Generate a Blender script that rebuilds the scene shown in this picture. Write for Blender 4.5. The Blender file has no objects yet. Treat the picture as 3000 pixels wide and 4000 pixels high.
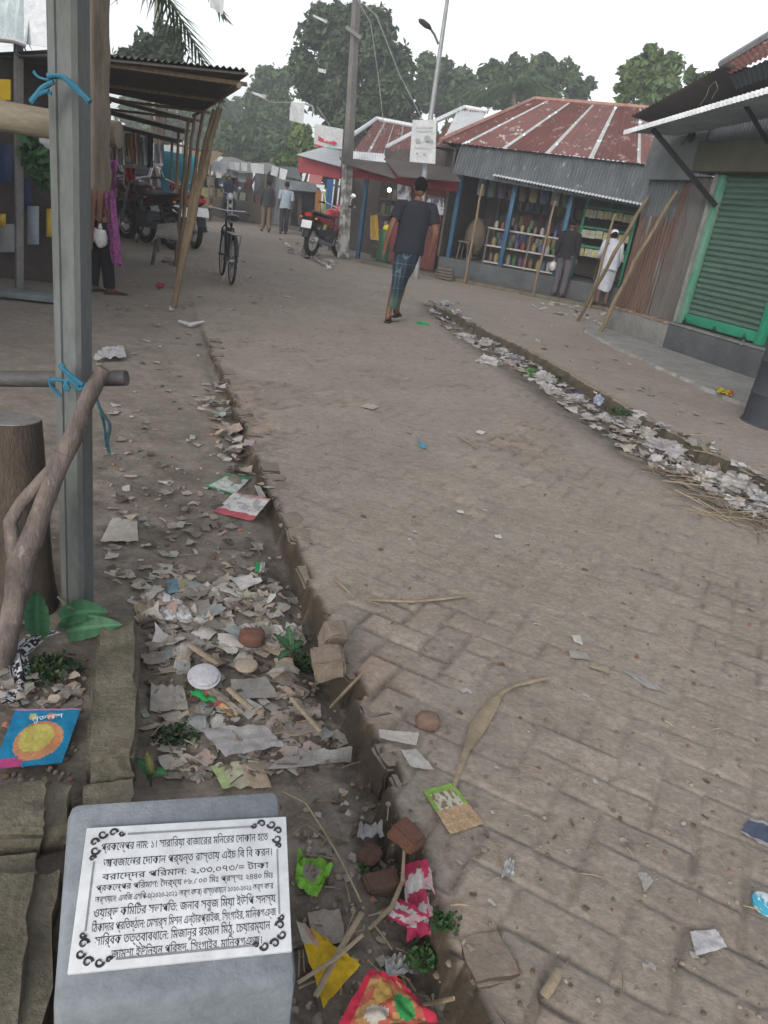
import bpy, bmesh, math, random
import numpy as np
from mathutils import Vector, Matrix, noise as mnoise
random.seed(7); RNG = np.random.default_rng(7)
SC = bpy.context.scene
COL = SC.collection
# ---------------------------------------------------------------- camera
F_PX = 2850.0; CAM_H = 1.40; ROLL = math.radians(8.8)
PITCH = math.atan((2000 - 808) * math.cos(ROLL) / F_PX)
FW = np.array([0, math.cos(PITCH), -math.sin(PITCH)])
_r0 = np.array([1.0, 0, 0]); _u0 = np.array([0, math.sin(PITCH), math.cos(PITCH)])
RT = math.cos(ROLL) * _r0 + math.sin(ROLL) * _u0
UP = -math.sin(ROLL) * _r0 + math.cos(ROLL) * _u0
CP = np.array([0, 0, CAM_H])
cam = bpy.data.cameras.new('camera'); camo = bpy.data.objects.new('camera', cam); COL.objects.link(camo)
cam.sensor_fit = 'VERTICAL'; cam.sensor_height = 24.0; cam.lens = 24.0 * F_PX / 4000
cam.clip_start = 0.05; cam.clip_end = 2000
camo.matrix_world = Matrix(((RT[0], UP[0], -FW[0], 0), (RT[1], UP[1], -FW[1], 0), (RT[2], UP[2], -FW[2], CAM_H), (0, 0, 0, 1)))
SC.camera = camo
# ---------------------------------------------------------------- world, sun, exposure
SUN_EL, SUN_AZ = math.radians(24), math.radians(200)
W = bpy.data.worlds.new('World'); SC.world = W; W.use_nodes = True
_nt = W.node_tree; _bg = _nt.nodes['Background']
_sky = _nt.nodes.new('ShaderNodeTexSky'); _sky.sky_type = 'NISHITA'; _sky.sun_disc = False
_sky.sun_elevation = SUN_EL; _sky.sun_rotation = SUN_AZ; _sky.air_density = 1.0; _sky.dust_density = 1.0; _sky.ozone_density = 1.0
_hs = _nt.nodes.new('ShaderNodeHueSaturation'); _hs.inputs['Saturation'].default_value = 0.16
_nt.links.new(_sky.outputs[0], _hs.inputs['Color']); _nt.links.new(_hs.outputs[0], _bg.inputs['Color'])
_bg.inputs['Strength'].default_value = 0.12
_sl = bpy.data.lights.new('sun', 'SUN'); _sl.energy = 0.8; _sl.angle = math.radians(25); _sl.color = (1, 0.92, 0.80)
_so = bpy.data.objects.new('sun', _sl); COL.objects.link(_so)
_sd = Vector((math.sin(SUN_AZ) * math.cos(SUN_EL), math.cos(SUN_AZ) * math.cos(SUN_EL), math.sin(SUN_EL)))
_so.rotation_euler = _sd.to_track_quat('Z', 'Y').to_euler(); _so.location = (0, 0, 30)
SC.view_settings.view_transform = 'Standard'; SC.view_settings.look = 'None'; SC.view_settings.gamma = 1.0
SC.view_settings.use_curve_mapping = False; SC.view_settings.exposure = 1.36
# ---------------------------------------------------------------- placing helpers (world metres)
TS = np.array([-0.352, 0.936, 0.0]); NS = np.array([0.936, 0.352, 0.0])    # along and across the street
BS = np.array([0.886, -0.463, 0.0]); BN = np.array([0.463, 0.886, 0.0]); B0 = np.array([0, 19.6, 0.0])  # the shop row across the street's bend
def ray(x, y): return FW + RT * (x - 1500) / F_PX - UP * (y - 2000) / F_PX
def G(x, y, z=0.0):
    r = ray(x, y); return CP + r * ((z - CAM_H) / r[2])
def D(x, y, Y):
    r = ray(x, y); return CP + r * (Y / r[1])
def plane_at(x, y, p, nn):
    r = ray(x, y); return CP + r * (float(np.dot(np.array(p) - CP, nn)) / float(np.dot(r, nn)))
def VN(x, y, k): return plane_at(x, y, NS * k, NS)
def VS(x, y, k): return plane_at(x, y, TS * k, TS)
def VB(x, y, k): return plane_at(x, y, B0 + BN * k, BN)
def S(s, n, z=0.0): return TS * s + NS * n + np.array([0, 0, z])
def B(u, k, z=0.0): return B0 + BS * u + BN * k + np.array([0, 0, z])
ROT_S = math.atan2(TS[1], TS[0]); ROT_B = math.atan2(BS[1], BS[0])
# ---------------------------------------------------------------- materials
def mat(name, c1, c2=None, scale=4.0, rough=0.85, bump=0.0, bscale=40.0, metal=0.0, attr=False, c3=None, stretch=None, lo=0.35, hi=0.65, lo3=0.6, hi3=0.7, scale3=None, trans=0.0, spec=0.3):
    m = bpy.data.materials.new(name); m.use_nodes = True; nt = m.node_tree; N = nt.nodes; L = nt.links
    bs = N['Principled BSDF']; bs.inputs['Roughness'].default_value = rough; bs.inputs['Metallic'].default_value = metal
    bs.inputs['Specular IOR Level'].default_value = spec
    tc = N.new('ShaderNodeTexCoord'); vec = tc.outputs['Object']
    if stretch:
        mp = N.new('ShaderNodeMapping'); mp.inputs['Scale'].default_value = stretch; L.new(vec, mp.inputs[0]); vec = mp.outputs[0]
    def nz(sc, det=6):
        n = N.new('ShaderNodeTexNoise'); n.inputs['Scale'].default_value = sc; n.inputs['Detail'].default_value = det; n.inputs['Roughness'].default_value = 0.65
        L.new(vec, n.inputs['Vector']); return n.outputs[0]
    def ramp(fac, a, b, ca, cb):
        r = N.new('ShaderNodeValToRGB'); e = r.color_ramp.elements
        e[0].position = a; e[1].position = b; e[0].color = (*ca, 1); e[1].color = (*cb, 1); L.new(fac, r.inputs[0]); return r.outputs[0]
    def mix(fac, a, b, mode='MIX'):
        x = N.new('ShaderNodeMix'); x.data_type = 'RGBA'; x.blend_type = mode
        if hasattr(fac, 'is_linked'): L.new(fac, x.inputs[0])
        else: x.inputs[0].default_value = fac
        L.new(a, x.inputs[6]); L.new(b, x.inputs[7]) ; return x.outputs[2]
    c2 = c2 or tuple(min(1, v * 0.78) for v in c1)
    out = ramp(nz(scale), lo, hi, c1, c2)
    if c3 is not None:
        f = ramp(nz(scale3 or scale * 2.3, 8), lo3, hi3, (0, 0, 0), (1, 1, 1))
        rgb = N.new('ShaderNodeRGB'); rgb.outputs[0].default_value = (*c3, 1); out = mix(f, out, rgb.outputs[0])
    fine = ramp(nz(scale * 9, 4), 0.3, 0.7, (0.82, 0.82, 0.82), (1.12, 1.12, 1.12)); out = mix(1.0, out, fine, 'MULTIPLY')
    if attr:
        at = N.new('ShaderNodeAttribute'); at.attribute_name = 'Col'; out = mix(1.0, out, at.outputs['Color'], 'MULTIPLY')
    L.new(out, bs.inputs['Base Color'])
    if bump:
        b = N.new('ShaderNodeBump'); b.inputs['Strength'].default_value = bump; b.inputs['Distance'].default_value = 0.01
        L.new(nz(bscale, 5), b.inputs['Height']); L.new(b.outputs[0], bs.inputs['Normal'])
    if trans:
        tr = N.new('ShaderNodeBsdfTranslucent'); L.new(out, tr.inputs[0]); ms = N.new('ShaderNodeMixShader'); ms.inputs[0].default_value = trans
        L.new(bs.outputs[0], ms.inputs[1]); L.new(tr.outputs[0], ms.inputs[2]); L.new(ms.outputs[0], N['Material Output'].inputs[0])
    return m
_mc = {}
def flat(c, rough=0.7, metal=0.0, scale=6.0, var=0.8, bump=0.0):
    k = (tuple(c), rough, metal, scale, var, bump)
    if k not in _mc: _mc[k] = mat('paint', c, tuple(v * var for v in c), scale, rough, bump, 60, metal)
    return _mc[k]
def emit(name, c, s):
    m = bpy.data.materials.new(name); m.use_nodes = True; b = m.node_tree.nodes['Principled BSDF']
    b.inputs['Base Color'].default_value = (*c, 1); b.inputs['Emission Color'].default_value = (*c, 1); b.inputs['Emission Strength'].default_value = s; return m
M = {}
M['concrete'] = mat('grey_concrete', (.20, .20, .192), (.13, .13, .126), 3, .9, .25, 60, c3=(.12, .125, .10), lo3=.62, hi3=.75)
M['concrete_dark'] = mat('dark_concrete', (.095, .10, .106), (.06, .064, .07), 3, .9, .2, 50)
M['mossy'] = mat('mossy_concrete', (.155, .138, .105), (.085, .077, .057), 7, .95, 1.0, 55, c3=(.06, .065, .03), lo3=.58, hi3=.75, scale3=9)
M['post'] = mat('post_concrete', (.115, .125, .128), (.082, .087, .082), 2.5, .85, .15, 90, c3=(.10, .10, .07), lo3=.56, hi3=.75, scale3=1.6, stretch=(3, 3, .8))
M['bamboo'] = mat('bamboo', (.20, .15, .095), (.12, .088, .055), 5, .75, .15, 60, stretch=(6, 6, 1))
M['oldwood'] = mat('weathered_wood', (.16, .135, .11), (.085, .072, .06), 4, .9, .4, 50, stretch=(5, 5, 1))
M['bark'] = mat('dark_bark', (.085, .065, .05), (.045, .036, .03), 8, .95, .7, 40, stretch=(3, 3, 1))
M['branch'] = mat('dry_branch', (.17, .14, .125), (.07, .056, .052), 6, .9, .7, 55, c3=(.27, .24, .22), lo3=.6, hi3=.72, stretch=(2.5, 2.5, .9))
M['log'] = mat('grey_log', (.19, .165, .125), (.105, .092, .07), 3.5, .85, .3, 45, stretch=(1, 4, 4))
M['pole_dark'] = mat('dark_pole', (.035, .035, .036), (.085, .082, .08), 6, .6, .2, 60, stretch=(1, 5, 5))
M['tin'] = mat('galvanised_tin', (.22, .24, .25), (.15, .16, .17), 1.2, .55, .05, 40, .15, c3=(.45, .46, .47), lo3=.62, hi3=.7, scale3=3, stretch=(3, 3, .5))
M['tin_grey'] = mat('grey_tin', (.095, .108, .115), (.06, .069, .075), 1.5, .6, .05, 40, .1, c3=(.40, .41, .41), lo3=.63, hi3=.70, scale3=2.4, stretch=(3.2, 3.2, .7))
M['tin_white'] = mat('pale_tin', (.62, .64, .66), (.48, .5, .52), 2, .5, .05, 40, .1)
M['tin_rust'] = mat('rusty_tin', (.108, .064, .048), (.07, .044, .035), 1.4, .85, .1, 40, .0, c3=(.13, .13, .128), lo3=.54, hi3=.62, scale3=1.3, stretch=(4, 4, .35))
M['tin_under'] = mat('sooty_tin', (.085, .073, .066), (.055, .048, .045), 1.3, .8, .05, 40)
M['red_roof'] = mat('red_painted_roof', (.155, .056, .047), (.11, .044, .038), 1.3, .75, .05, 40, attr=True, c3=(.36, .26, .225), lo3=.57, hi3=.64, scale3=2.6, stretch=(1.6, 1.6, .6))
M['green_shutter'] = mat('green_shutter', (.085, .15, .118), (.062, .115, .09), 2, .42, .03, 40, .25, c3=(.125, .14, .10), lo3=.58, hi3=.72, stretch=(.6, .6, 2))
M['green_paint'] = mat('green_paint', (.02, .22, .13), (.018, .16, .10), 4, .5)
M['green_paint_faded'] = mat('faded_green_paint', (.14, .24, .19), (.05, .2, .13), 3, .6, stretch=(2, 2, .7))
M['blue_paint'] = mat('blue_paint', (.03, .095, .165), (.025, .065, .11), 3, .5)
M['turquoise'] = mat('turquoise_paint', (.05, .27, .34), (.04, .21, .28), 3, .6)
M['red_paint'] = mat('red_paint', (.33, .035, .045), (.24, .03, .04), 3, .6)
M['black'] = flat((.02, .02, .022), .5)
M['rubber'] = flat((.022, .021, .02), .85)
M['steel'] = mat('steel', (.42, .43, .45), (.3, .31, .32), 8, .35, metal=.8)
M['white'] = mat('white_paint', (.78, .79, .80), (.70, .71, .72), 4, .6)
M['plastic'] = mat('white_plastic', (.68, .67, .68), (.52, .51, .52), 12, .4, trans=.25)
M['paper'] = mat('litter_paper', (.80, .80, .80), (.58, .565, .55), 14, .8, .2, 60, attr=True, trans=.1)
M['dry'] = mat('dry_stalk', (.30, .245, .175), (.20, .155, .108), 10, .85, .3, 80)
M['brick'] = mat('brick', (.235, .125, .09), (.165, .11, .085), 10, .9, .5, 80, c3=(.205, .175, .145), lo3=.42, hi3=.6, scale3=6)
M['leaf'] = mat('leaf', (1, 1, 1), (.62, .66, .62), 1.2, .6, attr=True, trans=.22)
M['twine'] = flat((.025, .13, .20), .8)
M['skin'] = mat('brown_skin', (.16, .075, .05), (.13, .06, .04), 6, .55)
M['hair'] = mat('black_hair', (.006, .0055, .0055), (.01, .009, .009), 30, .95, .4, 80, spec=.05)
# ---------------------------------------------------------------- mesh helpers
class MB:
    def __init__(s): s.v = []; s.f = []; s.c = []; s.mi = []; s.cur = (1, 1, 1); s.m = 0
    def _f(s, idx, col=None): s.f.append(tuple(idx)); s.c.append(col or s.cur); s.mi.append(s.m)
    def add(s, vs, fs, col=None):
        o = len(s.v); s.v += [tuple(map(float, v)) for v in vs]
        for f in fs: s._f([o + i for i in f], col)
    def quad(s, a, b, c, d, col=None): s.add([a, b, c, d], [(0, 1, 2, 3)], col)
    def box(s, c, sz, rz=0.0, rx=0.0, ry=0.0):
        m = Matrix.Translation(Vector(c)) @ Matrix.Rotation(rz, 4, 'Z') @ Matrix.Rotation(ry, 4, 'Y') @ Matrix.Rotation(rx, 4, 'X')
        x, y, z = (q / 2 for q in sz)
        vs = [m @ Vector(p) for p in ((-x, -y, -z), (x, -y, -z), (x, y, -z), (-x, y, -z), (-x, -y, z), (x, -y, z), (x, y, z), (-x, y, z))]
        s.add(vs, [(3, 2, 1, 0), (4, 5, 6, 7), (0, 1, 5, 4), (1, 2, 6, 5), (2, 3, 7, 6), (3, 0, 4, 7)])
    def slab(s, pts, th, nrm=None):           # polygon with thickness along the normal
        P = [Vector(p) for p in pts]; n = Vector(nrm) if nrm is not None else (P[1] - P[0]).cross(P[2] - P[0])
        n.normalize(); k = len(P); Q = [p + n * th for p in P]
        s.add(P + Q, [tuple(reversed(range(k))), tuple(range(k, 2 * k))] + [(i, (i + 1) % k, k + (i + 1) % k, k + i) for i in range(k)])
    def tube(s, pts, r, n=8, cap=True, flatten=1.0):
        P = [Vector(p) for p in pts]; k = len(P); R = [r] * k if not hasattr(r, '__len__') else list(r)
        T = [(P[min(i + 1, k - 1)] - P[max(i - 1, 0)]).normalized() for i in range(k)]
        a = Vector((0, 0, 1)) if abs(T[0].z) < .9 else Vector((1, 0, 0)); u = T[0].cross(a).normalized(); o = len(s.v)
        for i in range(k):
            u = (u - T[i] * u.dot(T[i])).normalized(); w = T[i].cross(u)
            for j in range(n):
                q = 2 * math.pi * j / n; s.v.append(tuple(P[i] + u * (R[i] * math.cos(q)) + w * (R[i] * flatten * math.sin(q))))
        for i in range(k - 1):
            for j in range(n): s._f((o + i * n + j, o + i * n + (j + 1) % n, o + (i + 1) * n + (j + 1) % n, o + (i + 1) * n + j))
        if cap: s._f([o + j for j in reversed(range(n))]); s._f([o + (k - 1) * n + j for j in range(n)])
    def lathe(s, prof, base=(0, 0, 0), n=24, axis=None):
        o = len(s.v); b = Vector(base); q = Vector((0, 0, 1)).rotation_difference(Vector(axis)) if axis is not None else None
        for r, z in prof:
            for j in range(n):
                a = 2 * math.pi * j / n; p = Vector((r * math.cos(a), r * math.sin(a), z))
                s.v.append(tuple(b + (q @ p if q else p)))
        for i in range(len(prof) - 1):
            for j in range(n): s._f((o + i * n + j, o + i * n + (j + 1) % n, o + (i + 1) * n + (j + 1) % n, o + (i + 1) * n + j))
        s._f([o + j for j in reversed(range(n))]); s._f([o + (len(prof) - 1) * n + j for j in range(n)])
    def torus(s, c, R, r, axis=(1, 0, 0), n=28, k=8):
        o = len(s.v); q = Vector((0, 0, 1)).rotation_difference(Vector(axis)); c = Vector(c)
        for i in range(n):
            a = 2 * math.pi * i / n
            for j in range(k):
                b = 2 * math.pi * j / k; s.v.append(tuple(c + q @ Vector(((R + r * math.cos(b)) * math.cos(a), (R + r * math.cos(b)) * math.sin(a), r * math.sin(b)))))
        for i in range(n):
            for j in range(k): s._f((o + i * k + j, o + ((i + 1) % n) * k + j, o + ((i + 1) % n) * k + (j + 1) % k, o + i * k + (j + 1) % k))
    def ball(s, c, r, n=12, m=8, fn=None):
        o = len(s.v); r = (r, r, r) if not hasattr(r, '__len__') else r; c = Vector(c)
        for i in range(m + 1):
            th = math.pi * i / m
            for j in range(n):
                a = 2 * math.pi * j / n; d = Vector((math.sin(th) * math.cos(a), math.sin(th) * math.sin(a), math.cos(th)))
                k = fn(d) if fn else 1.0; s.v.append((c.x + d.x * r[0] * k, c.y + d.y * r[1] * k, c.z + d.z * r[2] * k))
        for i in range(m):
            for j in range(n): s._f((o + i * n + j, o + (i + 1) * n + j, o + (i + 1) * n + (j + 1) % n, o + i * n + (j + 1) % n))
    def sheet(s, p00, p10, p11, p01, nu=8, nv=8, fn=None, colfn=None):     # u runs p00>p10, v runs p00>p01
        A, Bq, Cq, Dq = (Vector(p) for p in (p00, p10, p11, p01)); nr = (Bq - A).cross(Dq - A).normalized(); o = len(s.v)
        for j in range(nv + 1):
            for i in range(nu + 1):
                u, v = i / nu, j / nv; p = (A * (1 - u) + Bq * u) * (1 - v) + (Dq * (1 - u) + Cq * u) * v
                if fn:
                    d = fn(u, v); p = p + (nr * d if not isinstance(d, Vector) else d)
                s.v.append(tuple(p))
        for j in range(nv):
            for i in range(nu):
                a = o + j * (nu + 1) + i; s._f((a, a + 1, a + nu + 2, a + nu + 1), colfn((i + .5) / nu, (j + .5) / nv) if colfn else None)
    def corr(s, p00, p10, p11, p01, pitch=.076, amp=.01, nv=2, colfn=None, sag=0.0, per=4):
        L = ((Vector(p10) - Vector(p00)).length + (Vector(p11) - Vector(p01)).length) / 2; k = max(2, round(L / pitch))
        s.sheet(p00, p10, p11, p01, k * per, nv, lambda u, v: amp * math.cos(2 * math.pi * k * u) - sag * math.sin(math.pi * v), colfn)
    def build(s, name, m, parent=None, local=False, smooth=True, bevel=0.0, angle=40):
        me = bpy.data.meshes.new(name); off = Vector((0, 0, 0))
        if parent is not None and not local: off = root_loc(parent)
        me.from_pydata([(x - off.x, y - off.y, z - off.z) for x, y, z in s.v], [], s.f)
        ms = m if isinstance(m, (list, tuple)) else [m]
        for q in ms: me.materials.append(q)
        if len(ms) > 1: me.polygons.foreach_set('material_index', s.mi)
        if any(c != (1, 1, 1) for c in s.c):
            at = me.color_attributes.new('Col', 'FLOAT_COLOR', 'CORNER'); d = []
            for f, c in zip(s.f, s.c): d += [c[0], c[1], c[2], 1.0] * len(f)
            at.data.foreach_set('color', d)
        elif any(q.node_tree and any(x.type == 'ATTRIBUTE' for x in q.node_tree.nodes) for q in ms):
            at = me.color_attributes.new('Col', 'FLOAT_COLOR', 'CORNER'); at.data.foreach_set('color', [1.0] * (4 * len(me.loops)))
        if bevel:
            bm = bmesh.new(); bm.from_mesh(me)
            es = [e for e in bm.edges if len(e.link_faces) == 2 and e.calc_face_angle(0) > .5]
            bmesh.ops.bevel(bm, geom=es, offset=bevel, segments=2, affect='EDGES', profile=.5); bm.to_mesh(me); bm.free()
        me.update()
        if smooth: me.shade_smooth(); me.set_sharp_from_angle(angle=math.radians(angle))
        o = bpy.data.objects.new(name, me); COL.objects.link(o)
        if parent is not None: o.parent = parent
        return o
def root_loc(o):
    v = Vector((0, 0, 0))
    while o is not None: v += o.location; o = o.parent
    return v
def tag(o, label=None, cat=None, group=None, kind=None):
    if label: o['label'] = label
    if cat: o['category'] = cat
    if group: o['group'] = group
    if kind: o['kind'] = kind
    return o
def thing(name, loc, label, cat, group=None, rz=0.0):
    o = bpy.data.objects.new(name, None); COL.objects.link(o); o.empty_display_size = .1
    o.location = Vector(loc); o.rotation_euler = (0, 0, rz); return tag(o, label, cat, group)
def kids(o): return [c for c in bpy.data.objects if c.parent == o]
def copy_tree(o, parent=None):
    c = o.copy(); COL.objects.link(c)
    if parent is not None: c.parent = parent
    for ch in kids(o): copy_tree(ch, c)
    return c
def V3(p): return Vector((float(p[0]), float(p[1]), float(p[2])))
def lerp(a, b, t): return np.array(a) * (1 - t) + np.array(b) * t
def text_mesh(body, size, align='CENTER', extrude=0.0):
    cu = bpy.data.curves.new('text', 'FONT'); cu.body = body; cu.size = size; cu.align_x = align; cu.extrude = extrude; cu.resolution_u = 3
    o = bpy.data.objects.new('text', cu); COL.objects.link(o)
    me = bpy.data.meshes.new_from_object(o.evaluated_get(bpy.context.evaluated_depsgraph_get()))
    bpy.data.objects.remove(o); bpy.data.curves.remove(cu); return me
def put_text(mb, body, size, origin, ux, uy, width=None, align='CENTER', lift=0.0015):
    me = text_mesh(body, size, align); vs = [v.co.copy() for v in me.vertices]
    if not vs: return
    k = 1.0
    if width:
        w = max(v.x for v in vs) - min(v.x for v in vs); k = width / max(w, 1e-6)
    ux, uy = Vector(ux).normalized(), Vector(uy).normalized(); nz = ux.cross(uy); o = Vector(origin)
    mb.add([o + ux * (v.x * k) + uy * v.y + nz * lift for v in vs], [tuple(p.vertices) for p in me.polygons]); bpy.data.meshes.remove(me)
# ---------------------------------------------------------------- ground
def vnoise(x, y, sc, seed=0):
    x = x * sc + seed * 17.3; y = y * sc + seed * 9.1; xi = np.floor(x).astype(np.int64); yi = np.floor(y).astype(np.int64); fx = x - xi; fy = y - yi
    fx = fx * fx * (3 - 2 * fx); fy = fy * fy * (3 - 2 * fy)
    def h(a, b):
        q = (a * 374761393 + b * 668265263 + seed * 1274126177) & 0x7fffffff; q = ((q ^ (q >> 13)) * 1274126177) & 0x7fffffff; return ((q ^ (q >> 16)) & 0xffff) / 65535.0
    return (h(xi, yi) * (1 - fx) + h(xi + 1, yi) * fx) * (1 - fy) + (h(xi, yi + 1) * (1 - fx) + h(xi + 1, yi + 1) * fx) * fy
def fbm(x, y, sc, o=4, seed=0):
    r = 0; a = .5
    for k in range(o): r = r + a * vnoise(x, y, sc * 2 ** k, seed + k); a *= .5
    return r
def sst(a, b, x):
    q = np.clip((x - a) / (b - a), 0, 1); return q * q * (3 - 2 * q)
GL_S = [0, 2.9, 3.4, 4.3, 5.4, 6.9, 9.2, 11.6, 13]; GL_N = [3.5, 3.36, 3.14, 3.12, 3.27, 3.49, 3.77, 4.24, 4.6]
GR_S = [0, 3.6, 4.8, 6.3, 7.8, 9.15, 11.6, 13]; GR_N = [4.14, 4.14, 4.17, 4.38, 4.57, 4.6, 4.75, 4.6]
def edge_n(s):
    cell = np.floor(s / .125); r = ((np.sin(cell * 12.9898) * 43758.5453) % 1.0)
    return .665 + .045 * (r - .5) * (s < 7) + .05 * (vnoise(s, s * 0, 1.3, 3) - .5) - .05 * ((r > .86) & (s < 3.6))
def hz(x, y):
    x = np.asarray(x, float); y = np.asarray(y, float)
    s = x * TS[0] + y * TS[1]; n = x * NS[0] + y * NS[1]; en = edge_n(s); d = en - n
    base = .012 * (fbm(x, y, 1.1, 4, 1) - .5) + .01 * (fbm(x, y, .4, 2, 5) - .5)
    # herringbone bricks at 45 degrees to the street, half buried in trodden dirt
    Wb = .122; u = (s + n) * .70711 / Wb; v = (s - n) * .70711 / Wb
    i = np.floor(u).astype(int); j = np.floor(v).astype(int); k = (i - j) % 4; fu = u - i; fv = v - j
    du = np.where(k == 0, fu, np.where(k == 1, 1 - fu, np.minimum(fu, 1 - fu))); dv = np.where(k == 3, fv, np.where(k == 2, 1 - fv, np.minimum(fv, 1 - fv)))
    edge = np.minimum(du, dv) * Wb; bi = np.where(k == 1, i - 1, i); bj = np.where(k == 2, j - 1, j)
    rb = ((np.sin(bi * 127.1 + bj * 311.7) * 43758.5453) % 1.0); rb2 = ((np.sin(bi * 269.5 + bj * 183.3) * 43758.5453) % 1.0); rb3 = ((np.sin(bi * 113.5 + bj * 271.9) * 43758.5453) % 1.0)
    expo = np.clip(2.6 * (fbm(x, y, 1.7, 4, 8) - .445) + .55 * np.exp(-((n - en) / .25) ** 2) * (s < 8), 0, 1)
    tilt = (rb2 - .5) * (fu - .5) * .010 + (rb3 - .5) * (fv - .5) * .010
    brickh = (sst(0, .016, edge) - 1) * .015 * (.16 + .84 * expo) * (.3 + .7 * fbm(x, y, 3, 2, 12) * 2) + ((rb - .5) * .009 + tilt) * (.45 + .55 * expo)
    road = (n > en) & (s < 30); fade = 1 - sst(6, 16, s) * .6
    z = base + np.where(n < 3.4 + 1.2 * sst(8, 12, s), brickh * fade, brickh * .5 * fade)
    # left verge: a step down along the ragged brick edge, deepest close by
    dl = np.interp(s, [0, 1.8, 2.4, 3.4, 5, 7, 9.3, 10.5], [.085, .085, .085, .065, .045, .03, .015, 0])
    rough = .05 * (fbm(x, y, 3.2, 4, 21) - .48) * np.interp(s, [0, 2.5, 6, 12], [1.0, 1.0, .55, .3]) + .022 * (fbm(x, y, 11, 3, 25) - .5) * np.interp(s, [0, 3, 9], [1, .8, .2])
    trench = -.04 * np.exp(-((d - .05) / .06) ** 2) * np.interp(s, [0, 2, 3.6, 6, 9], [1, 1, .7, .5, 0])
    left = -dl * (1 - .55 * sst(.25, 1.2, d) * sst(1.8, 2.6, s)) + rough + trench
    zl = sst(0, .028, d); z = z * (1 - zl) + (base * .5 + left) * zl
    # right drain, filled with litter, and the raised bank beyond it
    gl = np.interp(s, GL_S, GL_N); gr = np.interp(s, GR_S, GR_N) + .05 * (vnoise(s, s * 0, 2.1, 31) - .5) + .025 * (vnoise(s, s * 0, 9, 33) - .5)
    act = 1 - sst(11.3, 12.6, s)
    trough = -.07 * sst(.12, .6, (n - gl)) * (1 - sst(-.014, .012, n - gr)) + .03 * (fbm(x, y, 4, 3, 41) - .5) * sst(0, .3, n - gl) * (n < gr)
    bank = .035 * sst(-.014, .012, n - gr) * (1 - .6 * sst(.3, 1.6, n - gr)) + (brickh * .3)
    z = z + act * np.where(n > gl, trough + bank * (n > gr - .04), 0)
    z = z - .02 * sst(30, 90, y)
    info = dict(s=s, n=n, d=d, expo=expo, edge=edge, rb=rb, road=road, gl=gl, gr=gr)
    return z, info
def gz(x, y): return float(hz(np.array([x]), np.array([y]))[0][0])
def on_ground(px, py):                        # where the sight line through a photo point meets the modelled ground
    z = -.02
    for _ in range(4): p = G(px, py, z); z = gz(p[0], p[1])
    return G(px, py, z)
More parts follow.
